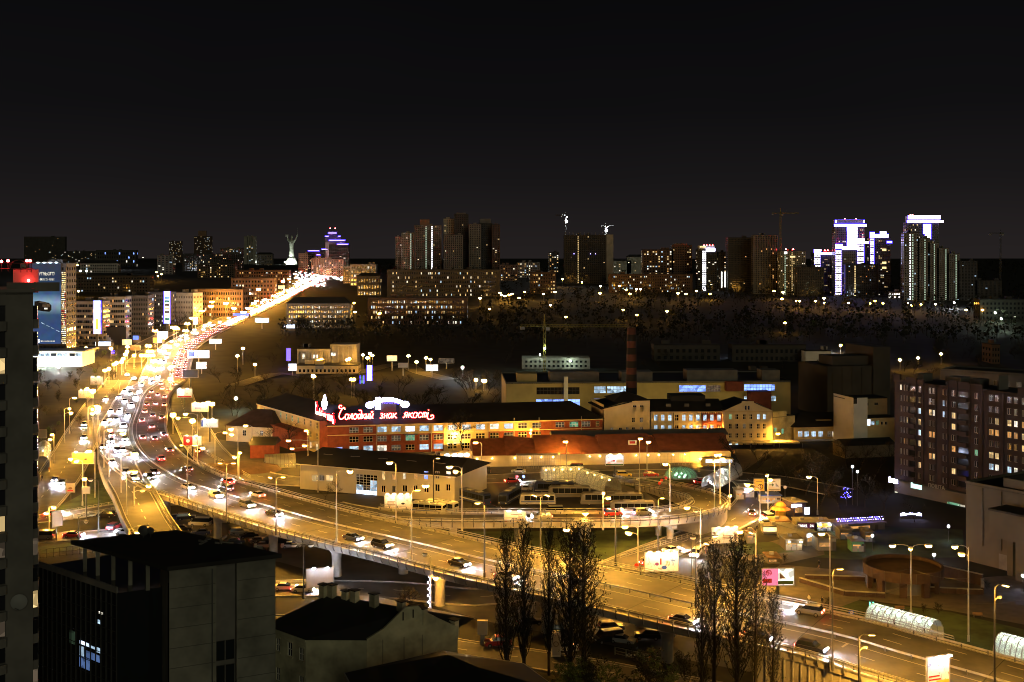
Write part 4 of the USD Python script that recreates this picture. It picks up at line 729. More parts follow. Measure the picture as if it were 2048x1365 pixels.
for j, zz in ((0, .9), (1, 4.5), (2, 8.0)):
    for i, p in enumerate(pxs):
        hw = 1.55 if i < len(pxs) - 1 else .6; c = X(p); hs.append((c - hw, c + hw, zz * ht / 11.2, (zz + 2.1) * ht / 11.2)); ms.append({2: top_lit, 1: {4: 'win_green', 3: 'win_dim', 8: 'win_dim', 5: 'win_dim', 6: 'win_dim'}, 0: low}[j].get(i, 'darkglass' if (i + j) % 3 else 'win_dim'))
f1, f2 = 3.75 * ht / 11.2, 7.3 * ht / 11.2
segs = [(655, 753, 'redbrick', 'redbrick'), (753, 888, 'cream', 'redbrick'), (888, 976, 'cream', 'cream'), (976, 1078, 'cream', 'redbrick'), (1078, 1209, 'redbrick', 'redbrick')]
for p, q, c2, c1 in segs:
    x0, x1 = max(0, X(p)), min(b.w, X(q)); b.wall(c1, x0, x1, 0, f2, hs); b.wall(c2, x0, x1, f2, ht, hs)
b.windows(hs, ms, mull=(3, 2), bar=.09)
for p in (753, 863, 888, 976, 1028, 1078, 1163): b.box('drainpipe', 'galv', X(p) - .1, X(p) + .1, -.22, -.004, 0, ht + (.9 if p > 1000 else 0))
b.box('cornice', 'cream_pale', -.1, b.w + .1, -.35, -.003, ht - .5, ht - .05); b.box('string_course', 'cream_pale', 0, b.w, -.12, -.003, f2 - .12, f2 + .12)
b.box('door_canopy', 'steel_dark', X(808), X(835), -1.6, -.36, f2 - .4, f2 - .15); b.box('door_canopy', 'blue_paint', X(893), X(928), -1.8, -.36, f1 - .6, f1 - .4)
b.shell('redbrick', ht, 'rb'); b.gable(ht, 4.6, 'blackroof', .7, hip=9)
# rooftop script sign built of tubes
GL = {'С': [[(1.0, 1.55), (.85, 1.8), (.55, 1.75), (.25, 1.2), (.1, .6), (.3, .1), (.7, .05), (1.05, .35)], [(.55, 1.75), (.1, 1.75), (-.15, 2.0), (.05, 2.25), (.35, 2.1)]],
 'о': [[(.5, .75), (.2, .8), (.02, .4), (.2, 0), (.5, .05), (.62, .45), (.5, .75), (.75, .65)]], 'л': [[(-.05, .05), (.1, .1), (.38, .8), (.5, .8), (.5, .1), (.68, .05)]],
 'д': [[(.5, .7), (.2, .75), (.02, .4), (.2, 0), (.45, .2), (.55, .7), (.6, 1.1), (.3, 1.4), (.05, 1.3)], [(.55, .7), (.55, .1), (.72, .05)]], 'к': [[(.08, .8), (.08, 0)], [(.6, .78), (.1, .4), (.35, .3), (.6, 0), (.75, .08)]],
 'и': [[(.05, .8), (.05, .15), (.2, 0), (.5, .7), (.5, .8), (.5, .1), (.68, .05)]], 'й': [[(.05, .8), (.05, .15), (.2, 0), (.5, .7), (.5, .8), (.5, .1), (.68, .05)], [(.1, 1.15), (.27, 1.0), (.45, 1.15)]],
 'з': [[(.05, .7), (.3, .8), (.45, .6), (.2, .42), (.48, .25), (.3, 0), (.02, .1)]], 'н': [[(.08, .8), (.08, 0)], [(.08, .4), (.5, .4)], [(.5, .8), (.5, .05), (.65, .05)]], 'а': [[(.5, .7), (.2, .78), (.02, .4), (.2, 0), (.5, .3), (.52, .8), (.52, .1), (.7, .05)]],
 'я': [[(-.05, .0), (.1, .1), (.3, .4)], [(.5, 0), (.5, .8), (.2, .78), (.12, .55), (.3, .4), (.5, .4)]], 'с': [[(.5, .65), (.25, .8), (.02, .4), (.2, 0), (.52, .12)]], 'т': [[(.08, 0), (.08, .7), (.22, .8), (.32, .6), (.32, 0)], [(.32, .6), (.46, .8), (.6, .65), (.6, 0)]],
 'і': [[(.05, .8), (.02, .15), (.15, -.22), (.55, -.35), (.95, -.12), (.92, .25), (.62, .3), (.55, .1)], [(.05, 1.1), (.06, 1.2)]]}
WID = {'С': 1.15, 'о': .78, 'т': .8, 'з': .62, 'л': .72, 'і': .4, 'с': .62}
def script_sign(name, label, words_, A, B, z, h, mtl, swash=True):
    """words_: (word, start share 0..1 of A-B, width share)"""
    A, B = np.array(A), np.array(B); w = np.hypot(*(B - A)); u = (B - A) / w; t = thing(name, label, 'neon sign', (*A, z), math.atan2(u[1], u[0]))
    for word, s0, s1 in words_:
        nat = sum(WID.get(c, .72) for c in word); sx = (s1 - s0) * w / nat; x = s0 * w; mb = MB(); mc = MB()
        for c in word:
            for st in GL[c]:
                p = np.array([(q[0], 0, q[1]) for q in st]); p = smooth_path(p[:, [0, 2, 1]], .12)[:, [0, 2, 1]] if len(p) > 2 else p
                p = np.c_[x + p[:, 0] * sx + p[:, 2] * h * .16 * sx / 2.2, np.zeros(len(p)), p[:, 2] * h]; mb.tube(p, .29 * h / 1.9, 6); mc.tube(p - (0, .3, 0), .115 * h / 1.9, 5)
            x += WID.get(c, .72) * sx
        obj('neon_tube', mc, 'neon_core', obj('neon_letter_halo', mb, mtl, t))  # the wide red tube is added glow round the bright core
    mb = MB()
    for s_ in np.linspace(0, w, 9): mb.tube([(s_, .3, -1.6), (s_, .3, h * 1.1)], .06, 4)
    for zz in (0.0, h * .8): mb.tube([(0, .3, zz), (w, .3, zz)], .05, 4)
    obj('sign_frame', mb, 'steel_dark', t); return t
def onroof(px, y): x = b.lx(px, y); return b.A + b.u * x + np.array([-b.u[1], b.u[0]]) * y
sy = 2.0; za = b.lz(680, 839, sy)
script_sign('neon_slogan', 'red neon script slogan Солодкий знак якості along the factory roof', [('Солодкий', 0, .375), ('знак', .44, .62), ('якості', .69, .975)], onroof(676, sy), onroof(864, sy), za, 2.1, 'neon_red')
# white arched brand ribbon above it
y = 5.0; t0_, t1_ = onroof(740, y), onroof(810, y); w = np.hypot(*(t1_ - t0_)); z = b.lz(775, 818, y); t = thing('logo_sign', 'blazing white arched ribbon logo above the neon slogan', 'roof sign', (*t0_, z), math.atan2(*(t1_ - t0_)[::-1]))
mb = MB(); n = 16; arc = [(w * i / n, 1.1 + 2.3 * math.sin(math.pi * (.08 + .84 * i / n)) - .9) for i in range(n + 1)]
mb.loft([np.array([(x, 0, zz), (x, .4, zz), (x, .4, zz + 1.35), (x, 0, zz + 1.35)]) for x, zz in arc]); obj('ribbon', mb, 'led_white', t)
mb = MB(); mb.box(w * .16, w * .29, -.2, .55, -.2, 4.0); obj('emblem', mb, 'led_white', t)
for xc in (0, w): c = trimesh.creation.icosphere(2, 1.0); v = c.vertices * (1.5, .3, 1.15) + (xc, .2, 1.35); obj('ribbon_tail', (v, c.faces), 'led_white', t, smooth=True)
tx = meshkit.text_mesh('ROSHEN', 1.0, .06, bold=True); v = tx.vertices @ np.array([[1, 0, 0], [0, 0, 1], [0, -1, 0]]); v[:, 0] *= w * .55 / v[:, 0].max(); v[:, 0] += w * .34; v[:, 2] += .9 + .0 * v[:, 0]; v[:, 2] += 1.25 * np.sin(np.pi * (.1 + .8 * v[:, 0] / w)) - .3; obj('lettering', (v - (0, .05, 0), tx.faces), 'led_blue', t)
obj('sign_frame', MB().box(w * .1, w * .13, .65, .8, -3, 1.2).box(w * .85, w * .88, .65, .8, -3, 1.2).box(w * .3, w * .75, .62, .78, -2.5, 2.6), 'steel_dark', t)
# side wing going back from the corner
SA = np.array([-96., 428.]); SB = np.array([-64.5, 381.])
b2 = Bld('factory_side_wing', 'receding cream side wing of the factory with green lit small windows', SA, SB, 20, cat='factory', z0=0)
hs = []; ms = []
for i in range(11):
    c = 2 + i * (b2.w - 4) / 10
    for j, zz in enumerate((1, 4.6, 8.2)): hs.append((c - .7, c + .7, zz, zz + 2)); ms.append('win_green' if j == 2 and i < 8 else ('win_white' if i > 8 and j < 1 else 'darkglass'))
b2.wall('cream', 0, b2.w, 0, 11.1, hs); b2.windows(hs, ms, mull=(2, 2), bar=.08); b2.shell('cream', 11.1, 'lb'); b2.box('cornice', 'cream_pale', 0, b2.w, -.3, -.003, 10.6, 11.05); b2.gable(11.1, 3.6, 'blackroof', .5, hip=5)
b2.box('annex', 'redbrick', b2.lx(560), b2.lx(618), -5, -.004, 0, 6.6)
c0, c1 = SB + np.array([0, 0]), FA
obj('corner_wall', MB().quad((b2.w + .02, 0, 0), ((c1 - b2.A) @ b2.u, (c1 - b2.A) @ np.array([-b2.u[1], b2.u[0]]), 0), ((c1 - b2.A) @ b2.u, (c1 - b2.A) @ np.array([-b2.u[1], b2.u[0]]), 11.1), (b2.w + .02, 0, 11.1)), 'redbrick', b2.t)
t = b2; y = 3.0
def onr2(px, y): x = b2.lx(px, y); return b2.A + b2.u * x + np.array([-b2.u[1], b2.u[0]]) * y
script_sign('neon_slogan', 'foreshortened red neon slogan on the side wing roof', [('Солодкий', 0, .4), ('знак', .46, .62), ('якості', .68, .98)], onr2(632, y), onr2(668, y), b2.lz(650, 838, y), 2.2, 'neon_red')
p = onr2(648, 5.0); z = zat(820, p[1]); t = thing('logo_sign', 'glaring white crest sign on the factory corner roof', 'roof sign', (*p, z), math.radians(-30))
obj('crest', MB().loft([np.array([(q * s_ * .8, dy, zz) for q, zz in ((-1.6, 2.2), (-1.0, .8), (-.5, 0), (.6, 0), (1.2, 1.2), (1.5, 2.6), (.8, 3.2), (.7, 4.4), (.1, 5.2), (-.5, 4.5), (-.6, 3.3))]) for dy, s_ in ((0, 1), (.4, 1))]), 'led_white', t); obj('sign_frame', MB().box(-.9, -.75, .42, .55, -3.5, 2).box(.6, .75, .42, .55, -3.5, 2), 'steel_dark', t)

# gable block with the tall shed roof
D0 = 397.
b = Bld('factory_gable_block', 'cream factory block with a lopsided gable and red base strip', (xat(1208, D0), D0), (xat(1300, D0 + 3), D0 + 3), 18, cat='factory', z0=0)
wz = lambda p, r: b.lz(p, r); pr = [(0, wz(1208, 816)), (b.lx(1255), wz(1255, 803)), (b.lx(1300), wz(1300, 801))]
Hs = [b.hole(*q) for q in ((1266, 811, 1273, 824), (1280, 811, 1287, 824), (1264, 836, 1270, 845), (1280, 836, 1286, 845), (1221, 856, 1227, 866), (1238, 856, 1244, 865), (1252, 855, 1257, 865), (1264, 855, 1270, 864), (1280, 855, 1286, 864), (1222, 876, 1227, 884), (1238, 876, 1243, 884), (1264, 874, 1270, 883), (1252, 875, 1257, 883))]
zz = pr[0][1]; f1 = wz(1250, 870); hs_ = [h for h in Hs if h[3] < zz]; b.wall('redbrick', 0, b.w, 0, f1, hs_); b.wall('cream_pale', 0, b.w, f1, zz, hs_)
mb = MB(); up = [h for h in Hs if h[3] >= zz]
xs_l = [0, b.lx(1225), b.lx(1245), up[0][0], up[0][1], up[1][0], up[1][1], b.w]; topz = lambda x: np.interp(x, [q[0] for q in pr], [q[1] for q in pr])
for i in range(len(xs_l) - 1):
    x0, x1 = xs_l[i], xs_l[i + 1]; hh = [h for h in up if abs(h[0] - x0) < .01]
    if hh: h = hh[0]; mb.quad((x0, 0, zz), (x1, 0, zz), (x1, 0, h[2]), (x0, 0, h[2])); mb.quad((x0, 0, h[3]), (x1, 0, h[3]), (x1, 0, topz(x1)), (x0, 0, topz(x0)))
    else: mb.quad((x0, 0, zz), (x1, 0, zz), (x1, 0, topz(x1)), (x0, 0, topz(x0)))
obj('gable_wall', mb, 'cream_pale', b.t); b.windows(Hs, ['darkglass'] * 3 + ['win_dim'] + ['win_dim', 'darkglass'] * 4 + ['darkglass'], mull=(2, 2), bar=.08)
b.shell('cream_pale', zz + 1, 'lrb'); zA = pr[1][1]; obj('roof', MB().add([(-1.2, -.8, zz - .2), (b.lx(1263), -.8, zA + .1), (b.lx(1263), 18, zA + .1), (-1.2, 18, zz - .2), (-1.2, -.8, zz - .5), (b.lx(1263), -.8, zA - .25), (b.lx(1263), 18, zA - .25), (-1.2, 18, zz - .5)], [(0, 1, 2, 3), (4, 7, 6, 5), (0, 4, 5, 1), (1, 5, 6, 2), (2, 6, 7, 3), (3, 7, 4, 0)]), 'blackroof', b.t)
xa, xb, za = b.lx(1228), b.lx(1302), wz(1300, 801); obj('upper_roof', MB().add([(xa, 1, za - .3), (xb, -.7, za), (xb, 14, za), (xa, 14, za), ((xa + xb) / 2 - 1, 7, za + 2.6)], [(0, 1, 4), (1, 2, 4), (2, 3, 4), (3, 0, 4), (0, 2, 1), (0, 3, 2)]), 'blackroof', b.t)
# cream wing with cool lit windows, red strip, gabled end
D1 = 401.
b = Bld('factory_window_wing', 'cream four storey factory wing with rows of cool lit windows and a red brick strip', (xat(1302, D1), D1), (xat(1447, D1 + 1), D1 + 1), 20, cat='factory', z0=0)
ht = b.lz(1370, 823); hs = []; ms = []; rr = random.Random(3)
for j, (r0, r1) in enumerate(((830, 842), (851, 863), (871, 880))):
    for i in range(10):
        p = 1308 + 14.05 * i; hs.append(b.hole(p, r0, p + 7, r1)); ms.append(('win_cool' if j < 2 and not (j == 1 and i in (3, 9)) and not (j == 0 and i == 3) else 'darkglass'))
x4 = b.lx(1403); b.wall('cream_pale', 0, x4, 0, ht, hs); b.wall('redbrick', x4, b.w, 0, ht, hs); b.windows(hs, ms, mull=(2, 2), bar=.09)
mb = MB()
for x in np.arange(.3, b.w, .8): mb.box(x, x + .4, -.2, -.004, ht - .75, ht - .4)
obj('dentil', mb, 'cream_pale', b.t, kind='stuff'); b.box('cornice', 'cream_pale', 0, b.w, -.3, -.003, ht - .38, ht - .02); b.shell('cream_pale', ht, 'b'); b.gable(ht, 3.2, 'blackroof', .4)
for p in (1347, 1403): b.box('drainpipe', 'steel_dark', b.lx(p) - .1, b.lx(p) + .1, -.25, -.005, 0, ht)
for p in (1336, 1373, 1416): b.box('skylight', 'concrete_dark', b.lx(p), b.lx(p) + 1.6, 3.5, 4.3, ht + 1.2, ht + 2.2)
b.box('roof_hump', 'blackroof', b.lx(1350), b.lx(1420), 8, 16, ht + 1, ht + 4.6)
b = Bld('factory_gabled_end', 'cream gabled end pavilion of the factory with stepped pediment', (xat(1448, 399.), 399.), (xat(1545, 399.5), 399.5), 22, cat='factory', z0=0)
hs = []; ms = []
for j, (r0, r1) in enumerate(((829, 839), (848, 858), (867, 876), (886, 896))):
    for i, p in enumerate((1458, 1471, 1486, 1499, 1514, 1526)): hs.append(b.hole(p, r0, p + 5.5, r1)); ms.append({(0, 0): 'win_green', (0, 4): 'win_cool', (0, 5): 'win_cool', (1, 2): 'win_dim', (3, 0): 'sign_cool', (3, 1): 'win_cool'}.get((j, i), 'darkglass'))
ht = b.lz(1497, 822); b.wall('cream_pale', 0, b.w, 0, ht, hs); b.windows(hs, ms, mull=(2, 2), bar=.09); b.shell('cream_pale', ht, 'lrb')
pe = [(0, ht), (b.lx(1484), b.lz(1484, 806)), (b.lx(1484), b.lz(1484, 803)), (b.lx(1508), b.lz(1508, 803)), (b.lx(1508), b.lz(1508, 806)), (b.w, ht)]
obj('pediment', MB().loft([np.array([(x, dy, z) for x, z in pe]) for dy in (.0, .5)]), 'cream_pale', b.t)
for q in ((1490, 812, 1493, 820), (1496, 812, 1499, 820)): h = b.hole(*q); b.box('slit_window', 'darkglass', h[0], h[1], -.03, -.002, h[2], h[3])
b.gable(ht - .1, b.lz(1496, 806) - ht - .3, 'blackroof', .2, axis='y', y0=1)
b.box('dock_canopy', 'cream_pale', -2, b.w + 8, -6, -.4, b.lz(1497, 882), b.lz(1497, 880)); 
for x in (-1, 8, 18, 26): b.box('canopy_post', 'steel', x, x + .2, -5.8, -5.6, 0, b.lz(1497, 882) - .003)
b.box('dentil_band', 'cream', 0, b.w, -.25, -.003, ht - .5, ht - .1)
# long rear hall with window bands
D2 = 450.
b = Bld('factory_rear_hall', 'long pale yellow rear production hall with wide blue lit window bands', (xat(1012, D2), D2), (xat(1581, D2 + 6), D2 + 6), 40, cat='factory', z0=0)
ht = b.lz(1250, 766); bands = [(1073, 775, 1159, 789, 'darkglass', 12), (1072, 799, 1104, 813, 'win_blue', 4), (1105, 799, 1129, 813, 'win_blue', 3), (1135, 799, 1160, 813, 'win_blue', 3), (1188, 773, 1212, 787, 'win_cool', 4), (1214, 773, 1254, 787, 'win_cool', 6), (1188, 797, 1200, 803, 'win_blue', 2), (1358, 771, 1412, 784, 'win_blue', 9), (1413, 771, 1441, 784, 'win_amber_dim', 5), (1488, 769, 1550, 782, 'win_blue', 10), (1488, 793, 1500, 799, 'win_cool', 2), (1537, 792, 1552, 803, 'win_cool', 2)]
glow('wallwash_yard', (1.0, .68, .2), 330.); glow('win_amber_dim', (.7, .45, .3), .12, .5)
hs = [b.hole(*q[:4]) for q in bands]; b.wall('yellowwall', 0, b.w, 0, ht, hs)
for h, q in zip(hs, bands): b.windows([h], [q[4]], mull=(q[5], 2), bar=.14, frame='frame_white' if q[4] != 'darkglass' else 'frame_dark')
b.shell('yellowwall', ht); b.flat_roof(ht, par=.5, wallm='panel_dark')
for p, q, r in ((1034, 1074, 748), (1100, 1198, 744), (1243, 1305, 744), (1374, 1475, 741), (1524, 1560, 741)): b.box('roof_house', 'yellowwall' if p < 1050 else 'concrete_dark', b.lx(p, 6), b.lx(q, 6), 6, 14, ht - .1, b.lz(p, r, 6))
b.box('hopper', 'redbrick', b.lx(1453, -3), b.lx(1487, -3), -3, -.01, b.lz(1470, 783, -3), b.lz(1470, 764, -3))
b.box('red_annex', 'redbrick', b.lx(1499, -6), b.lx(1540, -6), -8, -2, 0, b.lz(1520, 783, -6))
for p in (1030, 1100, 1170, 1290, 1340, 1400, 1470): c = trimesh.creation.icosphere(0, .3); x = b.lx(p, -14); c.apply_translation((x, -14, 7)); w = obj('yard_lamp', (c.vertices, c.faces), 'wallwash_yard', b.t); obj('lamp_post', MB().tube([(x, -14, 0), (x, -14, 6.7)], .08, 5), 'steel_dark', w)
obj('flue', MB().box(b.lx(1128, -4), b.lx(1136, -4), -4, -2.8, 0, b.lz(1132, 754, -4)), 'whitewall', b.t)
mat('brick_dim', (.075, .026, .018)); p = W(1263, 880); y = 425.; t = thing('factory_chimney', 'tall red brick factory chimney with dark bands', 'chimney', (xat(1263, y), y, 0)); zt = zat(656, y); g = np.arange(12) * math.pi / 6
zs = np.linspace(0, zt, 17)
for i in range(16): r0, r1 = 2.35 - .7 * zs[i] / zt, 2.35 - .7 * zs[i + 1] / zt; obj('brick_band', MB().loft([np.array([(r * math.cos(a), r * math.sin(a), z) for a in g]) for r, z in ((r0, zs[i]), (r1, zs[i + 1]))]), 'brick_dim' if i % 2 else 'rubber', t, smooth=40)
# --- the low workshop right of the factory
b = Bld('workshop', 'low cream workshop with blue lit windows right of the factory', (xat(1588, 408.), 408.), (xat(1730, 412.), 412.), 16, cat='workshop', z0=0)
hs = [b.hole(p, 863, p + 9, 874) for p in (1596, 1609, 1623, 1637, 1655, 1664, 1674, 1709, 1721)] + [b.hole(p, 883, p + 6, 891) for p in (1599, 1612, 1625, 1639, 1660, 1680)]
ht = b.lz(1650, 853); b.wall('cream', 0, b.w, 0, ht, hs); b.windows(hs, ['win_cool'] * 4 + ['win_dim', 'win_white', 'win_cool', 'win_dim', 'darkglass', 'win_cool', 'win_cool', 'win_dim', 'darkglass', 'darkglass', 'darkglass'], mull=(3, 2), bar=.12); b.shell('cream', ht); b.gable(ht, 4, 'blackroof', .6, hip=6)
b.box('dormer', 'cream', b.lx(1632, 3), b.lx(1663, 3), 3, 7, ht, b.lz(1640, 840, 3)); b.box('dock_canopy', 'steel', -2, b.w * .7, -3, -.01, b.lz(1650, 880), b.lz(1650, 878))
b = Bld('stepped_shed', 'stepped greenish gable shed between factory and workshop', (xat(1546, 406.), 406.), (xat(1590, 411.), 411.), 20, cat='shed', z0=0)
b.wall('plaster', 0, b.w * .62, 0, b.lz(1560, 823)); b.wall('plaster', b.w * .62, b.w, 0, b.lz(1580, 832)); b.shell('plaster', b.lz(1580, 832), 'rb'); b.flat_roof(b.lz(1580, 832), par=0); hs = [b.hole(1548, 856, 1553, 864), b.hole(1563, 858, 1567, 868)]
for h in hs: b.box('window', 'win_green', h[0], h[1], -.04, -.003, h[2], h[3])
b = Bld('stepped_house', 'pale house with stepped gable and cool lit windows before the plum block', (xat(1707, 395.), 395.), (xat(1792, 398.), 398.), 15, cat='house', z0=0)
h0 = b.lz(1720, 808); x1 = b.lx(1735); b.wall('whitewall', 0, b.lx(1714), 0, h0); b.wall('whitewall', b.lx(1714), x1, 0, b.lz(1724, 796)); hs = [b.hole(1734.5, 839, 1741, 852), b.hole(1743, 843, 1749, 850), b.hole(1752, 842, 1758, 850), b.hole(1762, 844, 1767, 850), b.hole(1770, 844, 1775, 850)]
b.wall('cream', x1, b.w, 0, b.lz(1760, 836), hs); b.windows(hs, ['sign_cool', 'win_cool', 'win_green', 'darkglass', 'darkglass'], mull=(2, 1)); b.shell('cream', b.lz(1760, 836), 'rb'); b.wall('cream', x1, b.w, 0, b.lz(1760, 802), [b.hole(1746, 811, 1754, 816), b.hole(1766, 810, 1774, 815)], off=6, name='upper_wall'); b.wall('whitewall', 0, 15, 0, b.lz(1724, 796), (), 'left'); b.box('roof', 'blackroof', x1, b.w, -.4, 6, b.lz(1760, 836), b.lz(1760, 836) + .3); b.box('upper_roof', 'blackroof', 0, b.w, 6.2, 14.9, b.lz(1760, 802), b.lz(1760, 800))
b = Bld('yard_wall_shed', 'low shed roof between bare trees left of the plum block', (xat(1690, 372.), 372.), (xat(1790, 376.), 376.), 8, cat='shed', z0=0); b.wall('panel_hall', 0, b.w, 0, 4.2); b.shell('panel_hall', 4.2); b.gable(4.2, 1.6, 'tin_roof', .4)
b = Bld('silo_block', 'huge unlit silo block looming dark behind the workshop', (xat(1655, 470.), 470.), (xat(1778, 476.), 476.), 26, cat='silo', z0=0)
ht = b.lz(1700, 733); b.wall('panel_dark_far', 0, b.w * .72, 0, ht); b.shell('panel_dark_far', ht, 'lb'); b.box('roof', 'blackroof', 0, b.w * .72, .1, 20, ht - .3, ht + .2); b.box('headhouse', 'panel_dark_far', b.lx(1672), b.lx(1752), 3, 15, ht, b.lz(1700, 714)); b.box('stair_tower', 'panel_dark_far', b.w * .72 + .02, b.w, -1, 22, 0, b.lz(1760, 694))
for x in np.arange(2, b.w * .72, 4.5): b.box('silo_rib', 'panel_dark_far', x, x + .35, -.3, -.004, 0, ht - .5)

# --- terminal building with black roof, centre
b = Bld('terminal_building', 'two storey beige terminal building with black pitched roof and a glowing glass stair', (xat(600, 323.), 323.), (xat(909, 304.), 304.), 21, cat='terminal', z0=0)
ht = b.lz(780, 941); xs0 = b.lx(617)
wins = [(764, 944, 770, 960), (784, 944, 791, 960), (806, 944, 811, 959), (828, 944, 835, 959), (848, 943, 856, 959), (871, 943, 878, 958), (892, 943, 901, 957), (763, 972, 770, 985), (784, 972, 791, 985), (805, 971, 814, 984), (827, 971, 835, 983), (848, 970, 857, 985), (870, 969, 879, 983), (892, 969, 900, 982), (624, 951, 637, 962), (638, 951, 649, 962), (652, 951, 666, 962)]
hs = [b.hole(*q) for q in wins]; gl = b.hole(712, 950, 754, 992)
b.wall('panel_pale', 0, b.w, 0, ht, hs + [gl]); b.windows(hs, ['win_warm', 'win_amber', 'win_white', 'win_amber', 'win_blue', 'win_dim', 'win_white'] + ['darkglass'] * 7 + ['win_warm', 'win_dim', 'win_warm'], mull=(2, 1), bar=.08)
x0, x1, z0_, z1_ = gl
for i in range(3):
    for j in range(4):
        q = (x0 + (x1 - x0) * i / 3, x0 + (x1 - x0) * (i + 1) / 3, z0_ + (z1_ - z0_) * j / 4, z0_ + (z1_ - z0_) * (j + 1) / 4); w = obj('stair_pane', MB().quad((q[0], .2, q[2]), (q[1], .2, q[2]), (q[1], .2, q[3]), (q[0], .2, q[3])), [['led_blue_soft', 'win_cool', 'darkglass', 'win_dim'], ['sign_cool', 'win_dim', 'darkglass', 'darkglass'], ['sign_cool', 'win_cool', 'win_cool', 'darkglass']][i][j] if not (j == 0) else 'sign_cool', b.t); obj('frame', b.bars(q, 'front', (2, 2), .2, .07), 'frame_white', w)
b.shell('panel_pale', ht, 'rb')
hl = [(3 + 2.6 * i, 4.6 + 2.6 * i, z, z + 1.5) for i in range(6) for z in (1, 4.6)]; b.wall('greyclad', 0, 21, 0, ht, hl, 'left'); b.windows(hl, ['darkglass'] * 12, side='left', mull=(1, 1))
b.gable(ht, 3.0, 'blackroof', 1.1, hip=2); b.box('eave_board', 'frame_white', -.9, b.w + .9, -1.12, -1.05, ht - .3, ht - .1)
b.box('rear_lean_to', 'blackroof', b.lx(640, 24), b.lx(880, 24), 21.6, 30, 5.5, 6.6)
for x in np.arange(4, b.w, 9): b.box('roof_strip', 'steel', x, x + 3, 6, 6.25, ht + 1.72, ht + 1.85)
# --- red roofed market hall with white wall and arched porches
A_, B_ = (xat(946, 356.), 356.), (xat(1462, 366.), 366.)
b = Bld('market_hall', 'long red roofed market hall with lamp lit cream wall', A_, B_, 15, cat='market hall', z0=0)
ht = 4.2; b.wall('cream_pale', 0, b.w, 0, ht); b.shell('cream_pale', ht)
xs_m = [946, 1012, 1072, 1160, 1202, 1305, 1318, 1462]; zr = [3.6, 3.4, 4.4, 3.4, 4.2, 3.3, 4.0, 3.4]
for i in range(7):
    a, c = b.lx(xs_m[i]), b.lx(xs_m[i + 1]); k = (.35 if i % 2 else 0); mb = MB().add([(a, -1.3 - k, ht - .25), (c, -1.3 - k, ht - .25), (c, 8, ht + zr[i]), (a, 8, ht + zr[i + 1] if i % 2 else ht + zr[i]), (c, 16, ht), (a, 16, ht), (a, -1.3 - k, ht - .45), (c, -1.3 - k, ht - .45)], [(0, 1, 2, 3), (3, 2, 4, 5), (0, 6, 7, 1), (6, 5, 4, 7)]); mb.add([(a, -1.3 - k, ht - .25), (a, 8, ht + zr[i]), (a, 16, ht)], [(0, 1, 2)]); mb.add([(c, -1.3 - k, ht - .25), (c, 8, ht + zr[i]), (c, 16, ht)], [(0, 2, 1)]); ro = obj('roof', mb, 'redroof', b.t)
    sb = MB()
    for x in np.arange(a + .6, c, 1.2): sb.add([(x - .03, -1.3 - k, ht - .2), (x + .03, -1.3 - k, ht - .2), (x + .03, 8, ht + zr[i] + .05), (x - .03, 8, ht + zr[i] + .05)], [(0, 1, 2, 3)])
    obj('roof_seam', sb, 'redroof', ro, kind='stuff')
for p0, p1, nl in ((1034, 1120, 3), (1320, 1378, 2)):
    a, c = b.lx(p0, -4), b.lx(p1, -4); po = obj('porch', MB().box(a, c, -4.5, -1.4, ht - .1, ht + .1), 'steel', b.t); mb = MB()
    for x in np.linspace(a, c, 9): mb.box(x - .05, x + .05, -4.5, -4.4, 0, ht - .1)
    obj('porch_post', mb, 'steel', po); gm = MB()
    for x in np.linspace(a, c, 25): gm.box(x - .02, x + .02, -4.44, -4.42, 0, ht - .1)
    for z in (1, 2, 3): gm.box(a, c, -4.445, -4.415, z, z + .04)
    obj('porch_grille', gm, 'steel', po, kind='stuff')
for px in (1030, 1060, 1083, 1107, 1180, 1200, 1273, 1297, 1318, 1347, 1370, 955, 985, 1240):
    x = b.lx(px, -1.5); c = trimesh.creation.icosphere(0, .17); c.apply_translation((x, -1.2, 2.9)); w = obj('wall_lamp', (c.vertices, c.faces), 'wallwash', b.t); obj('bracket', MB().box(x - .05, x + .05, -1.1, -.004, 3.1, 3.18), 'steel_dark', w)
b.box('roof_banner', 'whitewall', b.lx(1255, 3), b.lx(1272, 3), 2.2, 2.3, ht + 1.5, ht + 3.0); b.box('banner_mark', 'red_paint', b.lx(1258, 3), b.lx(1269, 3), 2.15, 2.195, ht + 1.9, ht + 2.7)
b = Bld('grey_roof_shed', 'grey tin shed roof between market hall and factory', (xat(1110, 378.), 378.), (xat(1452, 384.), 384.), 8, cat='shed', z0=0); b.wall('redbrick', 0, b.w, 0, 6.2); b.shell('redbrick', 6.2); b.gable(6.2, 1.4, 'concrete_dark', .8, axis='x')
b = Bld('market_kiosk', 'cream market pavilion with four glowing oval signs', (xat(880, 345.), 345.), (xat(944, 347.), 347.), 9, cat='pavilion', z0=0); b.wall('cream_pale', 0, b.w, 0, 5.0); b.shell('cream_pale', 5.0); b.flat_roof(5.0, par=.4, wallm='cream_pale'); b.box('sign_board', 'cream_pale', 0, b.w, -.3, -.004, 4.2, 6.6)
for px in (894, 909, 921, 933):
    x = b.lx(px); g = np.arange(14) * math.pi / 7; obj('sign_oval', MB().loft([np.array([(x + .95 * math.cos(a), y, 5.6 + .6 * math.sin(a)) for a in g]) for y in (-.45, -.31)]), 'sign_white', b.t)
for p0, p1 in ((911, 917), (919, 929)): b.box('lit_window', 'sign_white', b.lx(p0), b.lx(p1), -.05, -.005, 1.5, 3.6)
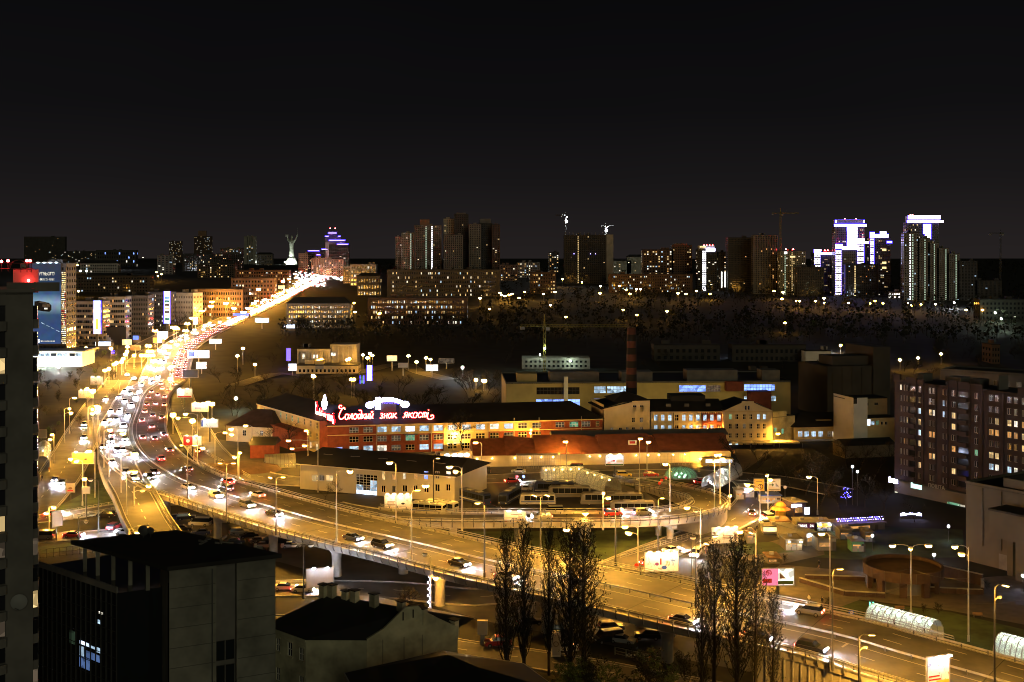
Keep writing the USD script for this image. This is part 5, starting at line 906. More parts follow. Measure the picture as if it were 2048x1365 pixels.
# --- pale shed with hipped roof at left of the factory
b = Bld('pale_shed', 'pale shed with brown hipped roof beside orange lamps left of the factory', (xat(452, 408.), 408.), (xat(548, 402.), 402.), 18, cat='shed', z0=0)
hs = [b.hole(485, 861, 492, 872), b.hole(520, 862, 526, 872)]; ht = b.lz(500, 853); b.wall('cream_pale', 0, b.w, 0, ht, hs); b.windows(hs, ['darkglass'] * 2, mull=(2, 3)); b.shell('cream_pale', ht); b.gable(ht, 5, 'stone_red', .6, hip=7)
b = Bld('dark_shed', 'low dark brick shed before the pale shed', (xat(500, 372.), 372.), (xat(548, 372.), 372.), 9, cat='shed', z0=0); b.wall('redbrick', 0, b.w, 0, 4.5); b.shell('redbrick', 4.5); b.gable(4.5, 2, 'tin_roof', .5)
# --- earth mound over the underpass
p = W(520, 905); g = np.arange(20) * math.pi / 10; t = thing('underpass_mound', 'round brown planted mound over the underpass left of the terminal', 'mound', (p[0], 352, 0))
obj('bank', MB().loft([np.array([(14 * r * math.cos(a), 9 * r * math.sin(a), z) for a in g]) for r, z in ((1, -.2), (.9, 1.2), (.6, 2.0), (.1, 2.2))]), 'stone_red', t, smooth=40)
# ------------------------------------------------------------------ the far city
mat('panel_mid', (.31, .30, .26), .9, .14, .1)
def far(label, p0, p1, top, base, m='panel', floors=None, cols=None, lit=(), depth=14, yaw=0.0, name='apartment_block', cat='apartment block', ww=.5, wh=.5, roof='flat', balcony=False, dark=True, seed=None, stripes=None, sink=3.0, winm=None, margin=.03, group=None, zb=None):
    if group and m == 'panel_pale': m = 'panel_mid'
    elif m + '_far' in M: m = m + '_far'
    q = T((p0 + p1) / 2, base); Y = q[1]; dy = math.tan(yaw) * (p1 - p0) * Y / F
    b = Bld(name, label, (xat(p0, Y - dy / 2), Y - dy / 2), (xat(p1, Y + dy / 2), Y + dy / 2), depth, cat=cat, z0=float(q[2]) - sink, group=group)
    h = zat(top, Y) - b.z0; rr = random.Random(seed if seed is not None else int(p0 * 7 + top)); floors = floors or max(2, int((h - sink) / 3.0)); cols = cols or max(2, int(b.w / 3.4))
    b.wall(m, 0, b.w, 0, h, dep=0); b.shell(m, h); b.h = h
    ph = (h - sink - 1.2) / floors; by = {}
    def put(side, n, w):
        f = b.S(side); st = w * (1 - 2 * margin) / n
        for j in range(floors):
            z = sink + .9 + ph * j
            for i in range(n):
                k = pick(lit, 1, rr)[0]
                if stripes and i in stripes and side == 'front': k = stripes[i]
                if k == 'darkglass' and not dark: continue
                a = w * margin + st * (i + .5 - ww / 2); c = a + st * ww; by.setdefault(k, MB()).quad(f(a, -.06, z), f(c, -.06, z), f(c, -.06, z + ph * wh), f(a, -.06, z + ph * wh))
    put('front', cols, b.w)
    if (p0 + p1) / 2 < CX: put('right', max(2, int(depth / 3.6)), depth)
    else: put('left', max(2, int(depth / 3.6)), depth)
    for k, mb in by.items(): obj('window' if k == 'darkglass' else 'lit_window', mb, k, b.t, kind='stuff')
    if balcony:
        for j in range(floors): b.box('balcony_band', m, b.w * .02, b.w * .98, -.9, -.07, sink + .9 + ph * j - ph * .42, sink + .9 + ph * j - .02)
    if roof == 'flat':
        b.box('roof', 'blackroof', -.2, b.w + .2, -.2, depth + .2, h + .01, h + .5)
        for _ in range(2): x = rr.uniform(.1, .8) * b.w; b.box('roof_hut', m, x, x + min(5, b.w * .15), depth * .35, depth * .7, h + .5, h + 2.6)
    elif roof == 'hip': b.gable(h, min(5, b.w * .12), 'tin_roof', .8, hip=min(6, b.w * .2))
    return b
A = WARM; few = [(.045, 'win_warm'), (.03, 'win_white'), (.015, 'win_cool')]; many = [(.16, 'win_warm'), (.1, 'win_white'), (.06, 'win_cool'), (.05, 'win_amber')]
# left horizon
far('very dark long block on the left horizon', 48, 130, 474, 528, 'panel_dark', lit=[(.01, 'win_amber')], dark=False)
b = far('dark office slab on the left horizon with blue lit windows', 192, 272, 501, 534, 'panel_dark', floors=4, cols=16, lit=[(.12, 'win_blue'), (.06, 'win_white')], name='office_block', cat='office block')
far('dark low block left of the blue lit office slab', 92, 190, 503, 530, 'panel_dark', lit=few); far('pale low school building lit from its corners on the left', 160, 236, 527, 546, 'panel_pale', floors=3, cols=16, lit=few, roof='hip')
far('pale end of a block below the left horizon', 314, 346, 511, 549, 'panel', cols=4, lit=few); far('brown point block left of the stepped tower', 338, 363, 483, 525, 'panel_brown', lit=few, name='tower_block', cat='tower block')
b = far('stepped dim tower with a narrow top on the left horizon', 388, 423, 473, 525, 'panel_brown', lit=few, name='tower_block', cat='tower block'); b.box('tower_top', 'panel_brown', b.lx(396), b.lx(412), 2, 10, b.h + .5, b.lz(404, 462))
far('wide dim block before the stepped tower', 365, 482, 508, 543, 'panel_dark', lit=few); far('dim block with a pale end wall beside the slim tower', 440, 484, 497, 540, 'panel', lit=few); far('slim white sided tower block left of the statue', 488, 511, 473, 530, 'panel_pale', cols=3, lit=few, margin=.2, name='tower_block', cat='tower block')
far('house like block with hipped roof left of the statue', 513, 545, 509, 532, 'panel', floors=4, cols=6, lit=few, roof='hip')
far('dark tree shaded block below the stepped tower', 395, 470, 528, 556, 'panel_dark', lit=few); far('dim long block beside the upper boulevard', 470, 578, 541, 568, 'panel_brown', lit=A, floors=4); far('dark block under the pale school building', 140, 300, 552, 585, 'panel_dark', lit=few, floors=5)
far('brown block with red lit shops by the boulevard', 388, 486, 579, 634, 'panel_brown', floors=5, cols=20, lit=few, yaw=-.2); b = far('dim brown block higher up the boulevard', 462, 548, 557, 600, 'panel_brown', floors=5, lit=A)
# slabs along the left
b = far('long balcony slab block with dim lit loggias beside the big advert', 131, 206, 603, 692, 'panel', floors=8, cols=22, lit=[(.1, 'win_dim'), (.06, 'win_amber'), (.05, 'win_warm')], balcony=True, ww=.9); far('balcony slab block with a plain pale end wall', 205, 250, 594, 680, 'panel', floors=8, cols=12, lit=A, balcony=True, ww=.85); far('dark balcony slab behind poplars', 252, 296, 592, 672, 'panel_dark', floors=8, cols=12, lit=few, balcony=True)
far('dark slab block with warm windows left of the tall light column', 290, 342, 585, 655, 'panel_dark', floors=8, cols=14, lit=A); far('amber lit pale slab with rows of tiny square windows', 343, 386, 586, 650, 'cream_pale', floors=6, cols=12, lit=[], ww=.35, wh=.4, yaw=-.35)
# around the end of the boulevard
far('warm pale block below the blue tower', 597, 628, 507, 545, 'cream_pale', lit=few); far('warm lit block with balconies beyond the traffic glare', 622, 652, 517, 551, 'cream_pale', lit=A, balcony=False); far('pale block with flat roof beyond the traffic glare', 648, 687, 519, 554, 'panel_pale', lit=few); far('dim block before the pale one right of the traffic', 686, 702, 533, 568, 'panel', lit=A); far('pale five storey block right of the boulevard top', 700, 752, 529, 572, 'panel_pale', floors=5, lit=A)
far('low dark house with hipped roof below the pale block', 714, 760, 552, 592, 'panel_dark', lit=[(.2, 'win_warm')], floors=3, cols=8, roof='hip')
# blue lit tower
def band(b, p0, p1, row, m, hgt=1.6, y=-.5): a, c = b.lx(p0), b.lx(p1); return b.box('light_band', m, a, c, y - .3, y, b.lz((p0 + p1) / 2, row + hgt), b.lz((p0 + p1) / 2, row - hgt))
b = far('stepped office tower crowned with violet blue light bands', 651, 697, 490, 545, 'panel_dark', floors=18, cols=10, lit=[(.02, 'win_white')], name='office_tower', cat='office tower', ww=.9, wh=.3)
b.box('upper_tower', 'panel_dark', b.lx(651), b.lx(690), 1, 12, b.h + .02, b.lz(670, 481)); b.box('upper_tower', 'panel_dark', b.lx(651), b.lx(680), 2, 11, b.lz(670, 481) + .02, b.lz(665, 473)); b.box('tower_top', 'panel_dark', b.lx(656), b.lx(674), 3, 10, b.lz(665, 473) + .02, b.lz(665, 463))
for p0, p1, r in ((656, 674, 466.5), (650, 658, 473), (676, 682, 473), (658, 691, 481), (674, 697, 489)): band(b, p0, p1, r, 'led_blue', 1.0); band(b, p0 + 1, p1 - 1, r, 'led_violet', .55, -.9)
for px in (660, 670): c = trimesh.creation.icosphere(0, 1.0); c.apply_translation((b.lx(px), 3, b.lz(px, 457))); w = obj('warning_lamp', (c.vertices, c.faces), 'warn_red', b.t); obj('mast', MB().tube([(b.lx(px), 3, b.lz(px, 463)), (b.lx(px), 3, b.lz(px, 458))], .25, 4), 'steel_dark', w)
b = far('lower office block with violet light strips left of the crowned tower', 616, 650, 503, 545, 'panel_dark', floors=12, cols=8, lit=[(.03, 'win_white')], name='office_tower', cat='office tower', ww=.9, wh=.3); b.box('stair_shaft', 'greyclad', b.lx(651), b.lx(658), -1, 4, 0, b.lz(654, 485))
for p0, p1, r in ((616, 639, 502), (643, 656, 499), (633, 641, 510)): band(b, p0, p1, r, 'led_blue', 1.0); band(b, p0 + 1, p1 - 1, r, 'led_violet', .55, -.9)
# towers in the middle
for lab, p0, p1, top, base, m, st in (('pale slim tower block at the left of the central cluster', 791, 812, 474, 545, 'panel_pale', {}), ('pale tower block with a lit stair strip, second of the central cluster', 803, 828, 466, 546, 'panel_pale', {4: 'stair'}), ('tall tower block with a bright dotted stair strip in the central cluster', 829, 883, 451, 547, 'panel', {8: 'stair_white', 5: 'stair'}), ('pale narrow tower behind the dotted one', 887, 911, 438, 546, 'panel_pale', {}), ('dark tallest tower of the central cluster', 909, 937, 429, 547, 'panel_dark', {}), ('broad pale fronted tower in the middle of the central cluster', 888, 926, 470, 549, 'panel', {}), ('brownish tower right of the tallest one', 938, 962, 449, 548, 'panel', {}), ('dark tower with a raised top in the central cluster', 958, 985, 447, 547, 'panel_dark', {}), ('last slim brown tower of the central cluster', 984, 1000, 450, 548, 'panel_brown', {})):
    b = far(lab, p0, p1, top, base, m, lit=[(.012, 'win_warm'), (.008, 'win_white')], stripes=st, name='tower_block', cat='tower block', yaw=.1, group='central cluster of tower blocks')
    if p0 == 829: b.box('red_crown', 'panel_brown', b.lx(840), b.lx(859), 2, 10, b.h + .5, b.lz(850, 439))
    if p0 == 958: b.box('raised_top', 'panel_dark', b.lx(960), b.lx(982), 2, 10, b.h + .5, b.lz(970, 438))
    if p0 == 909: b.box('raised_top', 'panel_dark', b.lx(912), b.lx(932), 2, 10, b.h + .5, b.lz(920, 426))
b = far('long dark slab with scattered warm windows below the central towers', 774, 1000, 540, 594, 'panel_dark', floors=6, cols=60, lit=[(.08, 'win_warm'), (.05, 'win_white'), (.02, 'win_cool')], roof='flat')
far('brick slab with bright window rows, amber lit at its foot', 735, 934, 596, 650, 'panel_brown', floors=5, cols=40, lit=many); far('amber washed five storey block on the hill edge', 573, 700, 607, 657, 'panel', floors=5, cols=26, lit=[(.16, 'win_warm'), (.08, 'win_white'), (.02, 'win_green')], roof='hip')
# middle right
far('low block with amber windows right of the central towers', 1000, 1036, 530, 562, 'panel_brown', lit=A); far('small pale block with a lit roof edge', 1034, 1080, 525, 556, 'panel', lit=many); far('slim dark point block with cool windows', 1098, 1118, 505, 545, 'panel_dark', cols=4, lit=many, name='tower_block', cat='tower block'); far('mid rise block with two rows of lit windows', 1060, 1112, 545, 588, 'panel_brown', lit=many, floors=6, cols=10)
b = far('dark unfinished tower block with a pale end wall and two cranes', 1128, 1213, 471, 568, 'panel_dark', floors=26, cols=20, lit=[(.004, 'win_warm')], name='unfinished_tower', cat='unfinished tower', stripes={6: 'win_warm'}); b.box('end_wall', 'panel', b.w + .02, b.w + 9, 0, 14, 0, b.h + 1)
for px in (1148, 1181, 1191): c = trimesh.creation.icosphere(0, .7); c.apply_translation((b.lx(px), -.8, b.lz(px, 508))); obj('work_lamp', (c.vertices, c.faces), 'led_violet', b.t)
mb = MB()
for x in np.arange(2, b.w, 5): mb.box(x, x + .5, 1, 1.5, b.h + .5, b.h + 4)
obj('column_stub', mb, 'concrete_dark', b.t, kind='stuff')
for lab, p0, p1, top in (('pale green stepped block behind the unfinished tower, lower part', 1226, 1262, 522), ('pale green stepped block, taller part with gables', 1254, 1292, 514)): far(lab, p0, p1, top, 556, 'plaster', lit=few, dark=False, roof='hip')
b = far('brown slab tower with many lit windows', 1285, 1346, 500, 580, 'panel_brown', lit=many, name='tower_block', cat='tower block', cols=10); b = far('taller brown tower with a red lit crown', 1344, 1384, 491, 580, 'panel_brown', lit=[(.05, 'win_warm')], name='tower_block', cat='tower block', cols=8)
b.box('crown', 'panel_brown', b.lx(1347), b.lx(1376), 2, 9, b.h + .5, b.lz(1360, 488)); band(b, 1348, 1354, 491, 'sign_red', .8, 1.5)
far('long low brown block with scattered cool windows', 1218, 1385, 549, 586, 'panel_brown', floors=6, cols=44, lit=[(.08, 'win_cool'), (.06, 'win_white'), (.02, 'win_warm')])
b = far('rounded glass tower with white lit crown and red lamps', 1395, 1434, 500, 583, 'panel_dark', floors=22, cols=9, lit=[(.05, 'win_white')], stripes={2: 'stair_white', 3: 'stair_white'}, name='office_tower', cat='office tower', ww=.8)
b.box('crown', 'panel_pale', b.lx(1398), b.lx(1430), 1, 10, b.h + .5, b.lz(1415, 492)); band(b, 1400, 1412, 494, 'sign_warm', 1.5, .8); band(b, 1412, 1430, 500, 'led_white', 3, -.3)
for px in (1409, 1414, 1420, 1426): c = trimesh.creation.icosphere(0, .8); c.apply_translation((b.lx(px), 3, b.lz(px, 491))); obj('warning_lamp', (c.vertices, c.faces), 'warn_red', b.t)
b = far('narrow tower with two glowing yellow light strips', 1437, 1456, 505, 583, 'panel_dark', floors=22, cols=5, lit=few, name='office_tower', cat='office tower')
for p in (1442, 1449): a = b.lx(p); b.box('light_strip', 'sign_warm2' if 'sign_warm2' in M else 'sign_white', a, a + 1.4, -.5, -.1, b.lz(p, 576), b.lz(p, 544))
for px, row in ((1448, 497), (1453, 506), (1462, 497), (1467, 504), (1460, 503)): pass
b = far('dark unfinished slab with rows of bare columns', 1456, 1524, 476, 585, 'panel_dark', floors=28, cols=22, lit=[(.006, 'win_warm')], name='unfinished_tower', cat='unfinished tower', ww=.7); b = far('unfinished lattice fronted slab right of the dark one', 1507, 1556, 471, 588, 'panel', floors=28, cols=14, lit=[(.02, 'win_amber')], name='unfinished_tower', cat='unfinished tower', ww=.6, wh=.8)
for px, row in ((1453, 505), (1460, 500), (1464, 498), (1469, 505)):
    p = (b.lx(px), -12, b.lz(px, row)); 
b = far('greenish lit stepped tower with red roof lamps', 1560, 1612, 503, 591, 'plaster', floors=24, cols=14, lit=[(.06, 'win_warm'), (.04, 'win_white')], stripes={2: 'stair', 6: 'win_warm'}, name='tower_block', cat='tower block')
for px in (1573, 1588): c = trimesh.creation.icosphere(0, .9); c.apply_translation((b.lx(px), 3, b.lz(px, 499))); obj('warning_lamp', (c.vertices, c.faces), 'warn_red', b.t)
band(b, 1568, 1574, 506, 'sign_white', 2); band(b, 1580, 1590, 514, 'sign_warm', 1.6)
far('dark stepped block before the bright towers, left', 1594, 1648, 535, 593, 'panel_dark', lit=[(.015, 'win_amber')], floors=18, cols=14); far('dark stepped block before the bright towers, with a dotted amber stair', 1691, 1756, 530, 594, 'panel_dark', lit=[(.06, 'win_amber'), (.02, 'win_cool')], stripes={4: 'sign_warm'}, floors=18, cols=16)
def lit_tower(lab, p0, p1, top, base, strips, crown, bands, seed=1, lit=None):
    b = far(lab, p0, p1, top, base, 'panel', floors=30, cols=max(4, int((p1 - p0) / 4)), lit=lit or [(.05, 'win_warm'), (.03, 'win_white')], name='lit_tower', cat='tower block', seed=seed)
    for p, q, r0, r1 in strips:        # corner windows all lit, floor by floor
        n = max(2, int((r1 - r0) / 4.6))
        for i in range(n):
            r = r0 + (r1 - r0) * (i + .5) / n
            for k in ((p, (p + q) / 2 - .6), ((p + q) / 2 + .6, q)): b.box('stair_light', 'stair_white', b.lx(k[0]), b.lx(k[1]), -.5, -.1, b.lz(p, r + 1.3), b.lz(p, r - 1.1))
        for x in (p - 1.0, q + .4): b.box('light_line', 'led_blue', b.lx(x), b.lx(x) + .5, -.4, -.12, b.lz(p, r1), b.lz(p, r0))
    for p, q, r0, r1, y in bands: band(b, p, q, (r0 + r1) / 2, 'led_white', (r1 - r0) / 2, y); band(b, p - 1.2, q + 1.2, (r0 + r1) / 2, 'led_blue', (r1 - r0) / 2 + .6, y + .35)
    for px, row in crown: c = trimesh.creation.icosphere(0, .8); c.apply_translation((b.lx(px), 3, b.lz(px, row))); obj('warning_lamp', (c.vertices, c.faces), 'warn_red', b.t)
    return b
b = lit_tower('tallest white crowned tower of the bright trio', 1671, 1729, 452, 592, [], [(1691, 438), (1714, 438), (1684, 473)], [(1669, 1732, 449, 453.5, -.6), (1672, 1729, 440.5, 446, 1.5), (1694, 1714, 456, 461, -.6), (1695, 1714, 463, 468, -.6), (1695, 1714, 470, 475, -.6), (1695, 1714, 477, 482, -.6), (1694, 1714, 484, 491, -.6)])
b.box('crown', 'panel_pale', b.lx(1673), b.lx(1728), 1, 12, b.h + .5, b.lz(1700, 440)); b.box('crown_house', 'panel_pale', b.lx(1678), b.lx(1722), 2.2, 11, b.lz(1700, 440) + .02, b.lz(1700, 438.5))
b = lit_tower('lower white edged tower at the left of the bright trio', 1628, 1672, 506, 590, [(1629, 1640, 506, 534)], [(1644, 501), (1651, 501), (1657, 501)], [(1640, 1671, 505.5, 509.5, -.6), (1628, 1641, 499.5, 505, -.8)])
b = lit_tower('front tower with two columns of white stair windows', 1671, 1728, 497, 593, [(1671.5, 1682, 500, 590), (1715, 1727, 484, 528)], [(1730, 479), (1674, 490)], [(1671, 1684, 489, 498, -.8), (1684, 1716, 494, 499, -.6), (1715, 1728, 478, 486, -.8), (1727, 1737, 484, 487.5, -.6)], 3)
b = lit_tower('white capped tower at the right of the bright trio', 1740, 1781, 475, 592, [(1741, 1747, 477, 528)], [(1748, 467), (1763, 464), (1770, 464)], [(1740, 1748, 465, 476, -.8), (1748, 1776, 469, 475, -.6), (1760, 1772, 464, 469, -.4), (1774, 1783, 483, 486.5, -.6)], 4)
for r in (500, 526, 536): band(b, 1764, 1772, r, 'sign_warm', 2.0)
b = lit_tower('separate tall tower with a brilliant white top on the right', 1815, 1878, 446, 598, [], [(1823, 430), (1827, 430)], [(1814, 1886, 441.5, 445, -.7), (1817, 1881, 431.5, 438.5, 1.2), (1847, 1861, 449, 454, -.6), (1847, 1861, 456, 461, -.6), (1847, 1861, 463, 468, -.6), (1850, 1861, 470, 473, -.6), (1854, 1861, 475, 478, -.6)], 5)
b.box('crown', 'panel_pale', b.lx(1818), b.lx(1880), 1.6, 12, b.h + .5, b.lz(1850, 432))
for lab, p0, p1, top, st in (('descending dark tower with a bright window column, first below the white top', 1808, 1838, 466, {2: 'stair_white', 3: 'stair'}), ('second step of the descending towers', 1836, 1860, 477, {3: 'stair'}), ('third step of the descending towers', 1856, 1878, 486, {3: 'stair'}), ('fourth step of the descending towers', 1874, 1898, 497, {4: 'stair'}), ('fifth step of the descending towers', 1894, 1919, 508, {4: 'stair'}), ('sixth and lowest step of the descending towers', 1915, 1955, 523, {}), ('almost black block right of the descending towers', 1950, 2004, 562, {})):
    far(lab, p0, p1, top, 602, 'panel_dark' if not st else 'panel', floors=26, lit=[(.01, 'win_cool')] if p0 > 1810 else [(.05, 'win_cool')], stripes=st, name='tower_block', cat='tower block', depth=10, cols=6)
b = far('lit white pavilion between the bright tower groups', 1782, 1806, 584, 598, 'whitewall', floors=2, cols=5, lit=[(.8, 'sign_white')], name='pavilion', cat='pavilion', depth=8)
# middle distance
far('low dark depot with a white lit roof edge right of the chimney', 1308, 1440, 691, 722, 'panel_dark', floors=2, cols=10, lit=[], name='depot', cat='depot'); far('low dark depot building with one blue lamp', 1465, 1612, 691, 724, 'panel_dark', floors=2, cols=14, lit=[(.02, 'win_cool')], name='depot', cat='depot'); far('small shed with a floodlit wall', 1611, 1662, 703, 728, 'whitewall', floors=1, cols=3, lit=[], dark=False, name='shed', cat='shed'); far('unlit low hall at the foot of the wooded slope', 1480, 1560, 745, 768, 'panel_dark', lit=[], floors=1, cols=6, dark=False, name='hall', cat='hall'); far('brick house with amber lit wall at the far right', 1983, 2000, 690, 728, 'panel_brown', floors=3, cols=3, lit=[], name='house', cat='house'); far('low dark block at the far right edge', 1960, 2060, 600, 640, 'panel_dark', floors=4, lit=few, name='house', cat='house')
b = far('grey columned cinema like building by the filling station', 594, 660, 699, 740, 'concrete', floors=1, cols=6, lit=[], dark=False, name='columned_building', cat='building', depth=18); b.box('entrance_block', 'concrete', b.lx(659), b.lx(712), 2, 18, 0, b.lz(680, 690))
for p in np.arange(596, 658, 7): b.box('column', 'concrete', b.lx(p), b.lx(p + 2), -1.2, -.06, 0, b.lz(p, 704))
for p, q, r0, r1 in ((604, 612, 708, 718), (623, 636, 710, 717), (662, 671, 706, 712)): h_ = b.hole(p, r0, q, r1); b.box('lit_window', 'win_white', h_[0], h_[1], -.1, -.02, h_[2], h_[3])
for p in (664, 674, 684, 694, 703): b.box('column', 'concrete', b.lx(p), b.lx(p + 3), 1.0, 1.9, 0, b.lz(p, 694))
far('low cream office with dark windows in front of the columned building', 592, 716, 732, 748, 'cream', floors=1, cols=14, lit=[], name='office', cat='office')
# floodlit hall and advert building at the left
b = far('white floodlit hall with dark roof below the giant advert', 60, 164, 703, 734, 'whitewall', floors=1, cols=1, lit=[], dark=False, name='floodlit_hall', cat='hall', depth=20, roof='none'); b.box('roof', 'tin_roof', -2, b.w + 3, -3, 20, b.h + .05, b.h + .9); h_ = b.hole(60, 707, 163, 713)
for i in range(8): x0 = b.w * (.05 + i * .118); b.box('window', 'win_cool' if i % 3 else 'darkglass', x0, x0 + b.w * .105, -.08, -.01, h_[2], h_[3])
glow('wallwash_hall', (.93, 1.0, .9), 3200.)
for p in (84, 98, 112, 128): c = trimesh.creation.icosphere(0, .3); c.apply_translation((b.lx(p), -6, 4.6)); obj('floodlight', (c.vertices, c.faces), 'wallwash_hall', b.t)
b = far('dark slab building carrying the giant advert banner', 40, 132, 528, 727, 'panel_dark', floors=16, cols=12, lit=[], name='advert_tower', cat='tower block', depth=16); Yb = b.A[1]
rr = random.Random(9); x0, x1 = b.lx(123.5), b.lx(132)
for j in range(38):
    for i in range(4):
        z = b.lz(128, 546 + j * 3.8); x = x0 + (x1 - x0) * (i + .5) / 4; c = trimesh.creation.box((.5, .15, .45)); c.apply_translation((x + rr.uniform(-.2, .2), -.3, z)); obj('string_light', (c.vertices, c.faces), rr.choice(['sign_warm', 'sign_warm', 'sign_white', 'sign_red' if 10 < j < 30 else 'sign_warm']), b.t)
t = thing('advert_banner', 'giant blue advert banner showing a dark car and pale lettering', 'banner', (*(b.A + b.u * b.lx(60)), b.z0)); wz = lambda r: b.lz(90, r); ox = b.lx(60); Xb = lambda p: b.lx(p) - ox
bz0, bz1 = wz(688), wz(527)
M['banner_glow_print'] = usdkit.material(stage, '/World/Looks/banner_glow_print', {'g': ('texture_coordinate', {}), 'x': ('separate_xyz', {}), 'm': ('map_range', {'from_min': float(bz0), 'from_max': float(bz1)}), 'r': ('rgb_ramp', {'ramp': [(0, (.05, .10, .24)), (.25, (.045, .085, .2)), (.36, (.05, .1, .2)), (.44, (.22, .34, .42)), (.52, (.30, .46, .60)), (.62, (.06, .13, .26)), (.8, (.03, .05, .10)), (1, (.05, .06, .09))]}), 'n': ('noise_texture', {'scale': .25, 'detail': 3}), 'mx': ('mix', {'mix_type': 'overlay', 'fac': .4}), 'e': ('emission', {'strength': .85})}, [('g.object', 'x.vector'), ('x.z', 'm.value'), ('m.result', 'r.fac'), ('g.object', 'n.vector'), ('r.color', 'mx.color1'), ('n.color', 'mx.color2'), ('mx.color', 'e.color')], surface='e.emission')
obj('glowing_cloth', MB().box(0, Xb(122.5), -.9, -.7, bz0, bz1), 'banner_glow_print', t);  # cloth and print glow themselves, standing in for lamp light on them
def txt(s, px, row, hgt, m, par, bold=False, y=-.95, right=None, w=None):
    g = meshkit.text_mesh(s, hgt, .08, bold); v = g.vertices @ np.array([[1, 0, 0], [0, 0, 1], [0, -1, 0]]); v[:, 0] *= (Xb(w) - Xb(0)) / v[:, 0].max(); x = Xb(px) if right is None else Xb(right) - v[:, 0].max(); return obj('lettering', (v + (x, y, wz(row)), g.faces), m, par)
txt('МАЙБУТНЬОГО', 0, 551, 2.0, 'win_white', t, False, right=110, w=51); txt('Mercedes-Benz S-Клас', 0, 561, 1.4, 'win_white', t, right=110, w=53); txt('Mercedes-Benz', 83, 684, .9, 'win_white', t, w=28)
g = np.arange(20) * math.pi / 10; cx, cz, r = Xb(78), wz(682), 1.0; st = MB().tube([(cx + r * math.cos(a), -1.0, cz + r * math.sin(a)) for a in np.r_[g, 0]], .1, 4)
for a in (90, 210, 330): st.tube([(cx, -1.0, cz), (cx + r * math.cos(math.radians(a)), -1.0, cz + r * math.sin(math.radians(a)))], [.16, .05], 4)
obj('star_emblem', st, 'sign_white', t)
car_o = [(70, 612), (70, 603), (80, 602), (90, 604), (99, 606), (104, 611), (104, 620), (100, 624), (88, 623), (76, 621), (70, 619)]
obj('car_picture', MB().loft([np.array([(Xb(p), y, wz(q)) for p, q in car_o]) for y in (-.95, -.91)]), 'black_paint', t); obj('windscreen', MB().add([(Xb(78), -.97, wz(606)), (Xb(97), -.97, wz(608)), (Xb(93), -.97, wz(604.5)), (Xb(80), -.97, wz(602.8))], [(0, 1, 2, 3)]), 'win_dim', t); obj('radiator_grille', MB().box(Xb(86), Xb(101), -.975, -.955, wz(614.5), wz(609)), 'panel_dark', t); obj('number_plate', MB().box(Xb(90), Xb(97), -1.0, -.96, wz(619), wz(616)), 'win_white', t)
for i in range(4): p, q = 84 + i * 10, 645 + i * 5.0; obj('road_line', MB().add([(Xb(p), -.95, wz(q)), (Xb(p + 6), -.95, wz(q + 3)), (Xb(p + 6), -.95, wz(q + 4.2)), (Xb(p), -.95, wz(q + 1.2))], [(0, 3, 2, 1)]), 'win_cool', t)
for p in (80, 92, 104, 116): w = obj('flood_lamp', MB().box(Xb(p) - .5, Xb(p) + .5, -3.2, -2.6, bz1 + .2, bz1 + .7), 'bulb_cool', t); obj('lamp_arm', MB().tube([(Xb(p), -.7, bz1), (Xb(p), -2.6, bz1 + .5)], .08, 4), 'steel_dark', w)
b = far('dark podium with a dark stepped front beside the vertical sign', 204, 252, 655, 690, 'black_paint', floors=1, cols=1, lit=[], dark=False, name='podium', cat='building', depth=6, roof='none')
for i in range(6): b.box('pale_step', 'greyclad', b.lx(203), b.lx(206 + i * 3.8), -1.2 + i * .12, -.02, b.lz(210, 680 - (5 - i) * 4.4 + (5 - i) * 0) - 3, b.lz(210, 680 - (5 - i) * 4.4))
glow('flood_monument', (.9, 1.0, .85), 260.)
# statue on its lit plinth
q = T(583, 537); Yq = 3300.; z0 = prof(Yq); k = Yq / F; t = thing('monument', 'steel woman statue raising sword and shield on a floodlit white plinth', 'monument', (xat(583, Yq), Yq, z0)); Z = lambda r: zat(r, Yq) - z0; g = np.arange(14) * math.pi / 7
obj('plinth', MB().loft([np.array([(r * k * math.cos(a), r * k * math.sin(a), z) for a in g]) for r, z in ((12, 0), (12, Z(531)), (11.5, Z(526)), (9, Z(518)), (6, Z(515)))]), 'whitewall', t, smooth=40)
body = [(6.5, 515, 0), (5.5, 505, 0), (4.8, 495, 0), (5.0, 490, 0), (6.0, 486, 0), (5.0, 482, 0), (2.0, 479, 0)]
import manifold3d as m3
def hull(pts):
    ms = []
    for p, r in pts: s_ = m3.Manifold.sphere(r, 8).translate(list(map(float, p))); ms.append(s_)
    return m3.Manifold.batch_hull(ms)
def P_(px, row, y=0): return ((px - 583) * k, y, Z(row))
parts = [hull([(P_(583, 514), 5.5 * k), (P_(583, 497), 4.2 * k)]), hull([(P_(583, 497), 4.4 * k), (P_(583, 484), 5.2 * k)]), hull([(P_(583, 484), 2.0 * k), (P_(583, 477), 1.6 * k)]), hull([(P_(583.5, 475.5), 2.6 * k), (P_(583.5, 473.5), 2.2 * k)]), hull([(P_(579, 484), 2.2 * k), (P_(575.5, 478), 1.4 * k)]), hull([(P_(575.5, 478), 1.4 * k), (P_(574, 471), 1.1 * k)]), hull([(P_(588, 484), 2.2 * k), (P_(592, 477), 1.4 * k)]), hull([(P_(592, 477), 1.4 * k), (P_(595, 469), 1.0 * k)])]
mm = m3.Manifold.batch_boolean(parts, m3.OpType.Add).to_mesh(); obj('figure', (mm.vert_properties[:, :3], mm.tri_verts), 'monument_steel', t, smooth=50)
